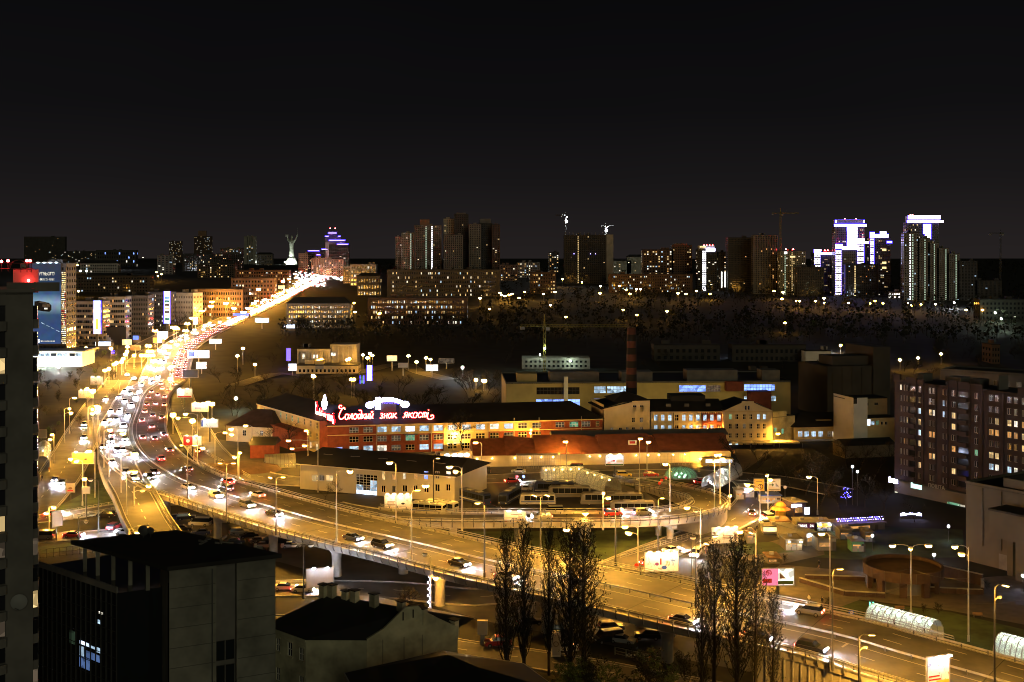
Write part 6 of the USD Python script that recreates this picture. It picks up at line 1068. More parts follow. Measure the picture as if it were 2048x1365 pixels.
obj('sword', MB().tube([P_(595, 471), P_(594.6, 456)], [.5 * k, .2 * k], 4), 'galv', t); obj('shield', MB().box((571 - 583) * k, (577 - 583) * k, -1.5, 0, Z(474), Z(469.5)), 'galv', t)
for px in (573, 578, 588, 593): c = trimesh.creation.icosphere(0, 2.2); c.apply_translation(((px - 583) * k, -14 * k, Z(525))); obj('floodlight', (c.vertices, c.faces), 'flood_monument', t)
# cranes
def crane(lab, px, top, base, j0, j1, jrow, m, Y=None, tri=True):
    Y = Y or T(px, base)[1]; z0 = float(prof(Y)); x = xat(px, Y); t = thing('tower_crane', lab, 'crane', (x, Y, z0)); s_ = Y / F; zt = zat(top, Y) - z0; zj = zat(jrow, Y) - z0; w = max(.9, .8 * s_); r = max(.12, .22 * s_)
    def lattice(a, b, up, n, w):
        a, b = np.array(a, float), np.array(b, float); d = (b - a) / np.linalg.norm(b - a); u = np.array(up, float); v = np.cross(d, u); mb = MB(); c = [u * w + v * w, u * w - v * w, -u * w - v * w, -u * w + v * w]
        for q in c: mb.tube([a + q, b + q], r, 4)
        for i in range(n):
            p, q = a + (b - a) * i / n, a + (b - a) * (i + 1) / n
            for j in range(4): mb.tube([p + c[j], q + c[(j + 1) % 4]], r * .7, 3, False)
        return mb
    obj('mast', lattice((0, 0, 0), (0, 0, zj), (1, 0, 0), max(6, int(zj / 3)), w * .8), m, t); obj('jib', lattice((0, 0, zj), (xat(j1, Y) - x, 0, zj), (0, 0, 1), 24, w * .7), m, t); obj('counter_jib', lattice((0, 0, zj), (xat(j0, Y) - x, 0, zj), (0, 0, 1), 8, w * .6), m, t)
    xc = xat(j0, Y) - x; obj('counterweight', MB().box(min(xc, xc * .8), max(xc, xc * .8), -1, 1, zj - 2.4 * w, zj - w * .7), 'concrete_dark', t); obj('apex', MB().tube([(0, 0, zj), (0, 0, zt)], [w * .7, .2], 4), m, t); obj('cab', MB().box(w, w + 2, -1, 1, zj - 2.6, zj - w), 'greyclad', t)
    mb = MB()
    for xe in (xc * .85, (xat(j1, Y) - x) * .55): mb.tube([(0, 0, zt), (xe, 0, zj + w)], .1 * s_, 3)
    obj('tie_cable', mb, 'steel_dark', t); return t, s_
t, s_ = crane('yellow tower crane with a long jib over the floodlit building site', 1089, 629, 712, 1040, 1253, 652, 'crane_yellow', Y=640.)
for px, row in ((1089.5, 697),): c = trimesh.creation.icosphere(1, .45); c.apply_translation((xat(px, 640.) - xat(1089, 640.), -1.5, zat(row, 640.) - prof(640.))); obj('flood_lamp', (c.vertices, c.faces), 'flood_green', t)
for lab, px, row, br_, Y, m in (('dim crane with a blue white lamp above the unfinished tower, left', 1131, 425, 471, 1500, 'led'), ('dim crane with a blue white lamp above the unfinished tower, right', 1211, 446, 475, 1500, 'led')):
    Y = T(1170, 568)[1] + 16; t, s_ = crane(lab, px, row, 568, px - 9, px + (-20 if px < 1150 else 16), row + 6, 'steel_dark', Y=Y); c = trimesh.creation.icosphere(1, 1.6); c.apply_translation((xat(px + 2, Y) - xat(px, Y), -2, zat(443 if px < 1150 else 461, Y) - prof(Y))); obj('flood_lamp', (c.vertices, c.faces), 'flood_white', t)
crane('faint crane with a level jib over the lattice slab', 1561, 416, 590, 1544, 1598, 427, 'crane_yellow'); crane('faint crane at the far right horizon', 2001, 460, 600, 1978, 2008, 467, 'steel_dark')
# building site under the yellow crane
b = far('floodlit building site with raw floor slabs under the yellow crane', 1044, 1180, 716, 738, 'concrete_dark', floors=2, cols=14, lit=[], name='building_site', cat='building site', depth=14, roof='none', dark=True)
for px, row in ((1080, 710), (1141, 722)): y = b.A[1] - 4; p = np.array([xat(px, y), y, prof(y)]); t = thing('site_floodlight', 'bluish floodlight mast on the building site, ' + ('beside the crane' if px < 1100 else 'right of the crane'), 'floodlight', p); h = zat(row, y) - p[2]; obj('mast', MB().tube([(0, 0, -.5), (0, 0, h)], .12, 5), 'steel_dark', t); c = trimesh.creation.icosphere(1, .5); c.apply_translation((0, -.3, h)); obj('lamp', (c.vertices, c.faces), 'flood_green', t)
for px, row, br_, lab, m in ((472, 797, 822, 'glaring greenish floodlight among dark trees left of the factory', 'flood_green'), (925, 735, 758, 'blue white floodlight at the wood edge behind the factory', 'flood_white'), (1908, 605, 618, 'glaring blue white floodlight below the descending towers', 'flood_white'), (2002, 638, 662, 'blue white floodlight over green lit bushes at the far right', 'flood_green'), (1990, 626, 645, 'smaller white floodlight over green lit bushes at the far right', 'flood_green'), (1645, 699, 706, 'white lamp on the floodlit shed roof', 'flood_white'), (1473, 698, 716, 'single blue lamp on the dark depot', 'mercury'), (118, 733, 745, 'white floodlight on the ground before the floodlit hall', 'flood_white'), (161, 542, 556, 'left one of two bright white lamps by the pale school building', 'flood_white'), (173, 542, 556, 'right one of two bright white lamps by the pale school building', 'flood_white'), (209, 524, 540, 'bluish lamp over the pale school building', 'flood_white'), (410, 591, 612, 'blue white lamp before the block with red lit shops', 'mercury')):
    p = T(px, br_); t = thing('floodlight', lab, 'floodlight', p); h = max(3., zat(row, p[1]) - p[2]); obj('mast', MB().tube([(0, 0, -.5), (0, 0, h)], .15, 5), 'steel_dark', t); c = trimesh.creation.icosphere(1, .45 + p[1] / 2600.); c.apply_translation((0, -.3, h)); obj('lamp', (c.vertices, c.faces), m, t)
# filling station
y = 640.; b = Bld('filling_station', 'small filling station with orange edged canopy and blue white lit columns', (xat(803, y), y), (xat(886, y), y), 14, cat='filling station'); z = lambda r: b.lz(845, r); b.box('canopy', 'whitewall', 0, b.w, 0, 12, z(758.5), z(755)); b.box('canopy_edge', 'sign_orange' if 'sign_orange' in M else 'sign_warm', 0, b.w, -.15, -.01, z(757.5), z(755.2))
for p in (818, 822, 851, 874): b.box('lit_column', 'led_white', b.lx(p), b.lx(p) + 1.3, 1, 2.2, 0, z(758.5) - .01)
b.box('shop', 'panel_dark', 2, b.w - 2, 16, 22, 0, z(760)); b.box('shop_window', 'win_blue', 3, b.w - 3, 15.9, 15.99, .6, z(763)); 
for p in (812, 845, 858, 868): b.box('ceiling_lamp', 'led_white', b.lx(p), b.lx(p) + 2, 3, 5, z(758.5) - .12, z(758.5) - .02)
for p0, p1, r0, r1, br_, lab, m in ((735, 743, 731, 762, 766, 'tall blue white lit pylon sign of the filling station', 'sign_cool'), (574, 580, 697, 722, 735, 'slim violet lit pylon sign beside the columned building', 'led_blue'), (188, 201, 602, 668, 703, 'tall white lit vertical sign with orange lettering on the left slab', 'sign_cool'), (328.5, 340, 583, 647, 668, 'tall glowing light column by the amber slab', 'sign_cool'), (721, 727, 752, 767, 772, 'small greenish lit totem near the filling station', 'win_green')):
    p = T((p0 + p1) / 2, br_); Y = p[1]; w = (p1 - p0) * Y / F; t = thing('pylon_sign', lab, 'sign', p); a, c = zat(r1, Y) - p[2], zat(r0, Y) - p[2]; obj('panel', MB().box(-w / 2, w / 2, -.4, .4, a, c), m, t); obj('post', MB().box(-w * .2, w * .2, -.25, .25, -.5, a - .005), 'steel_dark', t); obj('edge', MB().box(-w / 2 - .3, -w / 2 - .005, -.5, .5, a, c).box(w / 2 + .005, w / 2 + .3, -.5, .5, a, c), 'led_blue', t)
    if p0 == 188:
        for i, ch in enumerate('АВТОШКОЛА'[:5]): pass
        obj('stripe', MB().box(-w * .2, w * .2, -.46, -.41, a + 3, a + 10), 'sign_orange' if 'sign_orange' in M else 'sign_warm', t)
    if p0 == 328.5:
        for i in range(7): obj('picture_band', MB().box(-w * .42, w * .42, -.46, -.41, a + (c - a) * (.1 + i * .11), a + (c - a) * (.17 + i * .11)), ['win_green', 'sign_warm', 'panel_dark', 'win_warm', 'panel_dark', 'win_green', 'win_blue'][i], t)
for p0, p1, row, br_, lab, m in ((131, 152, 688, 697, 'white glowing shopfront strip left of the vertical sign foot', 'sign_cool'), (191, 222, 688, 699, 'white glowing shopfront strip below the dark podium', 'sign_cool'), (176, 187, 701, 706, 'small blue lit shopfront by the left slabs', 'led_blue'), (222, 229, 705, 712, 'small violet kiosk light left of the boulevard', 'led_blue'), (266, 277, 676, 686, 'violet lit sign by the left slabs', 'sign_blue'), (568, 590, 654, 662, 'violet lit kiosk at the corner of the amber washed block', 'sign_cool'), (466, 498, 631, 636, 'blue green shop sign strip beside the boulevard', 'sign_blue'), (485, 497, 598, 606, 'cluster of red lit trees or signs beside the boulevard', 'sign_red')):
    p = T((p0 + p1) / 2, br_); Y = p[1]; w = (p1 - p0) * Y / F; h = zat(row - 4, Y) - p[2]; t = thing('lit_shop', lab, 'shop', p); obj('body', MB().box(-w / 2, w / 2, .02, 5, -.5, h * .8), 'panel_dark', t); obj('sign_strip', MB().box(-w / 2, w / 2, -.2, .0, h * .45, h), m, t); obj('roof', MB().box(-w / 2 - .3, w / 2 + .3, -.4, 5.2, h + .01, h + .3), 'blackroof', t)
# ------------------------------------------------------------------ vehicles
glow('bus_light', (.8, .86, 1.0), 1.2, .4); glow('head_far', (.84, .87, 1.0), 1100.); glow('head_dist', (.95, .88, .85), 420.); glow('tail_far', (1.0, .04, .025), 420.)
def outline(l, pts, w, inset):
    return [np.array([(x, y, z) for x, z in pts]) for y, pts in ((-w / 2, [(x * (1 - inset), z * .98 + .01) for x, z in pts]), (-w / 2 + .1, pts), (w / 2 - .1, pts), (w / 2, [(x * (1 - inset), z * .98 + .01) for x, z in pts]))]
def wheels(par, xs, y, r):
    for x in xs:
        for sgn in (-1, 1):
            m = trimesh.creation.cylinder(r, .22, sections=12); m.apply_transform(trimesh.transformations.rotation_matrix(math.pi / 2, [1, 0, 0])); m.apply_translation((x, sgn * y, r)); w = obj('wheel', (m.vertices, m.faces), 'rubber', par)
            m = trimesh.creation.cylinder(r * .6, .02, sections=10); m.apply_transform(trimesh.transformations.rotation_matrix(math.pi / 2, [1, 0, 0])); m.apply_translation((x, sgn * (y + .125), r)); obj('rim', (m.vertices, m.faces), 'chrome', w)
def frustum(x0, x1, w0, z0, a0, a1, w1, z1): return MB().loft([np.array([(x0, -w0, z0), (x1, -w0, z0), (x1, w0, z0), (x0, w0, z0)]), np.array([(a0, -w1, z1), (a1, -w1, z1), (a1, w1, z1), (a0, w1, z1)])])
def car_proto(key, body, kind, head, tail):
    p = proto(key); b = 'car_' + body
    if kind == 'sedan': L, w, pts, cab, zb, zr = 4.5, 1.76, [(-2.2, .3), (-2.25, .62), (-2.15, .9), (-1.3, .96), (.9, .94), (2.0, .78), (2.24, .6), (2.22, .28)], (-1.55, 1.05, .80, -1.0, .25, .62), .93, 1.42
    elif kind == 'suv': L, w, pts, cab, zb, zr = 4.6, 1.9, [(-2.25, .35), (-2.3, .7), (-2.25, 1.1), (1.0, 1.08), (2.05, .98), (2.28, .7), (2.25, .33)], (-2.15, 1.15, .86, -1.85, .4, .72), 1.07, 1.72
    else: L, w, pts, cab, zb, zr = 5.2, 2.0, [(-2.6, .35), (-2.62, 1.15), (1.9, 1.15), (2.5, .95), (2.6, .6), (2.55, .33)], (-2.55, 1.95, .94, -2.45, 1.1, .84), 1.14, 2.1
    obj('body', MB().loft(outline(L, pts, w, .03)), b, p, smooth=35); c = cab
    obj('window_glass', frustum(c[0], c[1], c[2], zb, c[3], c[4], c[5], zr - .04), 'darkglass', p); obj('roof', frustum(c[3] - .02, c[4] + .02, c[5] + .02, zr - .05, c[3] + .1, c[4] - .1, c[5] - .08, zr + .02), b, p)
    wheels(p, (-L * .3, L * .31), w / 2 - .1, .32 if kind == 'sedan' else .36)
    zl = .62 if kind == 'sedan' else .78
    for s_ in (-1, 1):
        xf_, xr_ = max(q[0] for q in pts), min(q[0] for q in pts); obj('headlight', MB().box(xf_ - .03, xf_ + .04, s_ * w * .33 - .24, s_ * w * .33 + .24, zl - .06, zl + .14), head, p); obj('taillight', MB().box(xr_ - .04, xr_ + .03, s_ * w * .36 - .14, s_ * w * .36 + .14, zl, zl + .2), tail, p)
    obj('number_plate', MB().box(min(q[0] for q in pts) - .03, min(q[0] for q in pts) + .03, -.26, .26, .45, .56), 'whitewall', p)
    return p
def bus_proto(key, body, trim, L=11.5, Hh=3.3, w=2.5, head='frame_white', tail='red_paint', lit=False):
    p = proto(key); pts = [(-L / 2, .45), (-L / 2, Hh - .5), (-L / 2 + .35, Hh), (L / 2 - .9, Hh), (L / 2 - .25, Hh - .5), (L / 2, 1.1), (L / 2 - .05, .4)]
    obj('body', MB().loft(outline(L, pts, w, .01)), body, p, smooth=30); z0, z1 = Hh * .47, Hh * .86
    for s_ in (-1, 1):
        n = max(3, int(L / 1.7)); x0, x1 = -L / 2 + .4, L / 2 - 1.2
        for i in range(n): a = x0 + (x1 - x0) * i / n + .04; c = x0 + (x1 - x0) * (i + 1) / n - .04; obj('side_window', MB().box(a, c, min(s_ * (w / 2 - .02), s_ * (w / 2 + .015)), max(s_ * (w / 2 - .02), s_ * (w / 2 + .015)), z0, z1), 'bus_light' if lit else 'darkglass', p)
        obj('side_stripe', MB().box(-L / 2 + .3, L / 2 - .4, min(s_ * w / 2 * .99, s_ * (w / 2 + .012)), max(s_ * w / 2 * .99, s_ * (w / 2 + .012)), .95, 1.2), trim, p)
    obj('windscreen', MB().add([(L / 2 + .03, -w * .44, 1.2), (L / 2 + .03, w * .44, 1.2), (L / 2 - .2, w * .42, Hh - .55), (L / 2 - .2, -w * .42, Hh - .55)], [(0, 1, 2, 3)]), 'darkglass', p); obj('rear_window', MB().box(-L / 2 - .02, -L / 2 + .02, -w * .4, w * .4, Hh * .6, Hh * .85), 'darkglass', p)
    for x in (-L * .2, L * .12): obj('roof_unit', MB().box(x - .9, x + .9, -.7, .7, Hh - .02, Hh + .22), 'greyclad', p)
    wheels(p, (-L * .28, L * .30), w / 2 - .12, .48)
    for s_ in (-1, 1): obj('headlight', MB().box(L / 2 - .08, L / 2 + .03, s_ * .95 - .15, s_ * .95 + .15, .7, .9), head, p); obj('taillight', MB().box(-L / 2 - .03, -L / 2 + .05, s_ * 1.0 - .12, s_ * 1.0 + .12, .8, 1.1), tail, p)
    return p
CARP = {}
def car(kind, body, lit, label, loc, heading, group=None, name=None):
    k = f'{body}_{kind}_{"driving" if lit else "parked"}'
    if k not in CARP: CARP[k] = car_proto(k, body, kind, ('head' if lit == 1 else 'head_far') if lit else 'frame_white', 'tail' if lit else 'red_paint')
    return copy(CARP[k], name or {'sedan': 'car', 'suv': 'car', 'van': 'van'}[kind], label, {'sedan': 'car', 'suv': 'car', 'van': 'van'}[kind], loc, heading, group)
rr = random.Random(21); COL = ['black', 'grey', 'navy', 'black', 'grey', 'red', 'silver', 'black']; CW = dict(white='white', black='black', silver='silver', grey='dark grey', navy='dark blue', red='red', taxi='yellow')
def hd(t, rev=False): a = math.atan2(t[1], t[0]); return a + math.pi if rev else a
def drive(P, d, off, rev, label, group=None, dz=.06, lit=1, body=None, kind=None):
    p, t = P.at(d, off, dz); kind, body = kind or rr.choice(['sedan', 'sedan', 'suv']), body or rr.choice(COL)
    if group: label = label.replace('#', ('tall ' if kind == 'suv' else '') + CW[body] + ' car').replace('@', ('inner', 'middle', 'outer')[min(2, int((abs(off) - 1) / 3.4))] + ' lane')
    return car(kind, body, lit, label, p, hd(t, rev), group)
# on the long bend: single cars one can tell apart
for px, row, off, lab in ((392, 984, -3, 'first car of the headlight string at the left of the long bend'), (455, 1001, -3, 'white lit car left of the flat lamp pole on the long bend'), (520, 1016, -3, 'white lit car between two flat lamp poles on the long bend'), (578, 1029, -3.2, 'white lit car leading the string at the long bend'), (735, 1083, -5.5, 'headlit car below the yellow twin billboard'), (800, 1098, -5.8, 'headlit car just left of the tall lamp at the near rail'), (965, 1134, -5.2, 'headlit car between the tall poles and the poplars'), (1050, 1155, -6.5, 'headlit car seen through the thin poplars'), (1415, 1254, -8.5, 'headlit car behind the right hand poplars'), (1560, 1289, -8.7, 'headlit car at the near lane on the right of the bridge'), (1655, 1312, -8.7, 'headlit car at the near rail beside the tall right hand lamp')):
    drive(MAIN, MAIN.near(px, row), off, True, lab)
for px, row, off, lab in ((480, 990, 5, 'red tail lit car on the far lane at the start of the long bend'), (430, 978, 3, 'red tail lit car hugging the median on the bend'), (400, 958, 8, 'red tail lit car on the outer lane of the bend'), (345, 930, 5.5, 'red tail lit car passing the red and white twin billboard'), (1590, 1235, 8, 'red tail lit car behind the right hand poplars'), (318, 905, 3, 'car heading away beside the median on the narrow bend'), (305, 890, 8, 'car heading away on the outer lane of the narrow bend')):
    drive(MAIN, MAIN.near(px, row), off, False, lab)
# dense oncoming queue on the left bend, merging with the boulevard
for off in (-2.8, -6.3, -9.8):
    d = MAIN.near(345, 962) + rr.uniform(0, 10)
    while d < MAIN.L - 2: drive(MAIN, d, off + rr.uniform(-.3, .3), True, 'oncoming # with glaring headlights in the @ of the left bend', 'oncoming queue on the left bend'); d += rr.uniform(26, 62)
for off in (2.8, 6.3, 9.6):
    d = MAIN.near(290, 880) + rr.uniform(0, 18)
    while d < MAIN.L - 2: drive(MAIN, d, off, False, '# with red tail lights leaving over the crest in the @', 'cars leaving over the crest'); d += rr.uniform(24, 55)
for i, (px, row) in enumerate(((232, 905), (228, 930), (240, 950), (226, 884))): drive(RAMP, RAMP.near(px, row), (-2, 1.5, -1, 2)[i], False, 'headlit car filtering to the exit ramp, ' + ('upper one', 'second one', 'lowest one', 'topmost one')[i])
nb = 0
for off in (-3.2, -6.7, -10.2):
    d = rr.uniform(3, 12)
    while d < 330: drive(BLV, d, off + rr.uniform(-.4, .4), True, 'oncoming # with glaring headlights in the @ of the boulevard', 'oncoming cars on the boulevard', .12, 2); d += rr.uniform(20, 62)
for off in (3.2, 6.4, 9.7):
    d = rr.uniform(3, 12)
    while d < 330: drive(BLV, d, off + rr.uniform(-.3, .3), False, '# with red tail lights in the @ of the boulevard jam', 'tail lit jam on the boulevard', .12); d += rr.uniform(9, 16)
mbB, mbH, mbT = MB(), MB(), MB()
def tiny(p, t, front):
    u = np.array([t[0], t[1]]) * (-1 if front else 1); n = np.array([-u[1], u[0]]); mbB.obox(p, u, (2.2, .85), p[2] + .3, p[2] + .95); mbB.obox(p - np.array([*u, 0]) * .2, u, (1.2, .75), p[2] + .951, p[2] + 1.45)
    for s_ in (-1, 1):
        q = np.array(p[:2]) + u * 2.24 + n * s_ * .6; mbH.obox(q, u, (.03, .3), p[2] + .5, p[2] + .9); q = np.array(p[:2]) - u * 2.24 + n * s_ * .62; mbT.obox(q, u, (.03, .32), p[2] + .6, p[2] + 1.0)
for off in (-3.2, -6.7, -10.2):
    d = 335
    while d < BLV.L: p, t = BLV.at(d, off, .12); tiny(p, t, True); d += rr.uniform(14, 46) if rr.random() < .8 else rr.uniform(60, 130)
for off in (3.2, 6.4, 9.7):
    d = 335
    while d < BLV.L: p, t = BLV.at(d, off, .12); tiny(p, t, False); d += rr.uniform(8, 13)
for _ in range(170):
    row = rr.uniform(542, 574); px = rr.uniform(592, 690) if row < 562 else rr.uniform(585, 650); p = T(px, row); p[2] += .1; a = rr.uniform(0, .6) - math.pi / 2 - .2; tiny(p, (-math.cos(a), -math.sin(a)), True)
t = thing('distant_traffic', 'mass of headlights and tail lights crowding the far upper boulevard', 'traffic', kind='stuff'); obj('car_body', mbB, 'car_grey', t, kind='stuff'); obj('headlight', mbH, 'head_dist', t, kind='stuff'); obj('taillight', mbT, 'tail_far', t, kind='stuff')
# left surface street and others
for px, row, off, lab in ((110, 962, 0, 'headlit car on the left street beside the tower'), (100, 968, 2.6, 'headlit car next to it on the left street beside the tower'), (166, 886, 1.5, 'headlit car on the left street under the orange billboard'), (170, 852, -1, 'headlit car on the left street halfway up'), (200, 833, 1.5, 'headlit car on the left street beside the bridge approach'), (212, 806, 1.5, 'headlit car on the left street near its top')):
    drive(LEFT, LEFT.near(px, row), off, True, lab, dz=.1)
for i, (px, row) in enumerate(((258, 752), (262, 740), (263, 760), (256, 745))): drive(SLIP, SLIP.near(px, row), (-1.5, 1.5, 2, -2)[i], True, 'glaring headlit # on the slip road beyond the crest', 'slip road headlights', .1, 2)
def park(kind, body, px, row, ang, label, z=0.05, lit=0, group=None): return car(kind, body, lit, label, W(px, row, z), math.radians(ang), group)
park('suv', 'black', 212, 1035, 172, 'black hatchback on the cross street under the ramp', .08); park('suv', 'red', 228, 1059, 80, 'brown red hatchback parked beside the ramp'); park('sedan', 'red', 147, 1075, 0, 'red car with lit head lamps on the lower cross street', .08, 1); park('van', 'grey', 86, 1079, 180, 'dark van at the left tower on the lower cross street', .08); park('sedan', 'silver', 250, 1069, 180, 'silver car with red tail lights vanishing under the ramp', .08, 1); drive(CROSS, CROSS.near(100, 1036), -1.8, False, 'red tail lit car on the upper cross street', body='red')
for i, (k, c, px, row, a) in enumerate((('sedan', 'navy', 352, 1040, 20), ('suv', 'black', 372, 1040, 15), ('van', 'white', 400, 1052, 175), ('suv', 'black', 424, 1049, 10), ('sedan', 'silver', 446, 1047, 8), ('suv', 'silver', 478, 1070, 20), ('sedan', 'black', 497, 1076, 200), ('sedan', 'grey', 518, 1086, 15), ('suv', 'black', 533, 1088, 190), ('sedan', 'silver', 528, 1096, 12), ('van', 'black', 562, 1088, 5), ('sedan', 'black', 365, 1062, 12), ('sedan', 'navy', 402, 1070, 190), ('sedan', 'silver', 582, 1096, 10), ('sedan', 'black', 470, 1088, 14))):
    park(k, c, px, row, a, f'{CW[c]} {"van" if k == "van" else "car"} under the left bridge part, ' + ('outermost left', 'second by the ramp', 'with markings between two piers', 'behind the white van', 'near the second pier', 'large pale one right of the pier', 'dark one beside the pale car', 'low one at the pier foot', 'by the traffic light', 'pale one in front of the traffic light', 'at the right end of the row', 'front row left', 'front row middle', 'last before the open ground', 'front row right')[i])
for k, c, px, row, a, lab in (('suv', 'black', 1120, 1268, 10, 'black car with glints between the left poplars'), ('sedan', 'white', 1130, 1302, 175, 'white saloon by the poster column between the poplars'), ('suv', 'black', 1222, 1262, 12, 'large dark car behind the fourth poplar'), ('van', 'black', 1216, 1284, 200, 'black van right of the fourth poplar'), ('sedan', 'silver', 1244, 1286, -20, 'silver saloon next to the black van under the bridge'), ('suv', 'black', 1296, 1278, 170, 'shiny black car under the bridge by the orange cone'), ('sedan', 'white', 1326, 1274, 170, 'white car half hidden behind the shiny black one'), ('suv', 'red', 995, 1292, 190, 'dark red car left of the first poplar'), ('sedan', 'black', 1060, 1250, 20, 'dark car under the bridge behind the second poplar')): park(k, c, px, row, a, lab)
for k, c, px, row, a, l, lab in (('van', 'black', 964, 948, 176, 0, 'black van parked before the white market wall'), ('sedan', 'white', 1037, 946, 180, 0, 'white saloon before the first lit market porch'), ('van', 'red', 1150, 941, 180, 0, 'dark red minibus before the market porch'), ('van', 'white', 1190, 956, 0, 0, 'white van on the market street behind the glazed canopy'), ('suv', 'taxi', 1248, 954, 0, 0, 'beige yellow hatchback on the market street'), ('suv', 'red', 1302, 954, 0, 0, 'dark red car on the market street left of the dome'), ('van', 'white', 1106, 1028, 180, 0, 'white minibus parked before the loop ramp wall'), ('sedan', 'silver', 1048, 981, 175, 0, 'silver car in the coach yard entrance'), ('sedan', 'black', 985, 1021, 10, 0, 'dark car with a bluish glint at the yard edge'), ('sedan', 'black', 1504, 1030, 80, 1, 'black saloon with red tail lights in the right hand street'), ('sedan', 'silver', 1531, 1050, 95, 1, 'car with flaring tail lights by the kiosks'), ('van', 'white', 1534, 1041, 100, 0, 'white van behind the car with flaring tail lights'), ('suv', 'white', 1392, 1113, 250, 1, 'white car with bluish headlights waiting at the crossing'), ('sedan', 'red', 1404, 968, 0, 1, 'red tail lit car turning by the underpass stair'), ('sedan', 'red', 1025, 966, 10, 1, 'red tail lit car entering the coach yard'), ('sedan', 'red', 1300, 1130, 25, 1, 'red tail lit car behind the white twin billboard'), ('sedan', 'white', 1345, 1105, 28, 1, 'white car right of the white twin billboard'), ('sedan', 'white', 570, 1180, 0, 1, 'white headlit car in the underpass street left of the blank billboard'), ('sedan', 'white', 606, 1184, 0, 1, 'white headlit car in the underpass street below the blank billboard'), ('sedan', 'grey', 400, 905, 85, 1, 'car with headlights on the right frontage street'), ('sedan', 'red', 2000, 1051, 0, 0, 'red car beside the concrete hall')):
    park(k, c, px, row, a, lab, .09, l)
for px, row, lab in ((1300, 1031, 'headlit car leading on the loop ramp'), (1240, 1036, 'second headlit car on the loop ramp'), (1090, 1036, 'car on the loop ramp right of the yellow poster')): drive(LOOP, LOOP.near(px, row), -1.8 if px > 1100 else 1.5, px < 1100, lab)
mat('coach_white', (.17, .165, .155), .4, 0); mat('coach_grey', (.10, .10, .095), .4, 0); BP = dict(w=bus_proto('white_coach', 'coach_white', 'car_grey'), n=bus_proto('navy_coach', 'car_navy', 'car_silver'), b=bus_proto('blue_white_bus', 'car_white', 'blue_paint', 9.5, 3.0), y=bus_proto('yellow_bus', 'car_taxi', 'car_white', 10, 3.0, lit=True), s=bus_proto('silver_coach', 'coach_grey', 'car_red', 10.5, 3.5))
for k, px, row, a, lab in (('w', 1138, 996, 180, 'white coach with dark window band, front of the pair by the glazed canopy'), ('n', 1108, 987, 180, 'blue coach half hidden behind the white one'), ('w', 1204, 1010, 180, 'white coach parked in the middle of the yard'), ('s', 1246, 1013, 180, 'pale coach behind the nearest coach'), ('w', 1264, 1028, 180, 'nearest pale coach beside the loop ramp'), ('n', 1020, 1004, 250, 'dark blue coach seen obliquely from the front'), ('b', 1075, 1010, 180, 'blue and white bus right of the dark blue coach'), ('b', 922, 974, 140, 'white bus with blue stripes behind the terminal corner'), ('n', 948, 1006, 130, 'dark coach with a bluish lit roof edge left in the yard'), ('y', 1434, 934, 180, 'yellow bus with lit windows at the end of the market hall'), ('b', 882, 1024, 150, 'white roofed bus right behind the yellow twin billboard'), ('b', 855, 1028, 160, 'blue roofed bus behind the yellow twin billboard')):
    copy(BP[k], 'bus' if k in 'by' else 'coach', lab, 'bus' if k in 'by' else 'coach', W(px, row, .06), math.radians(a))
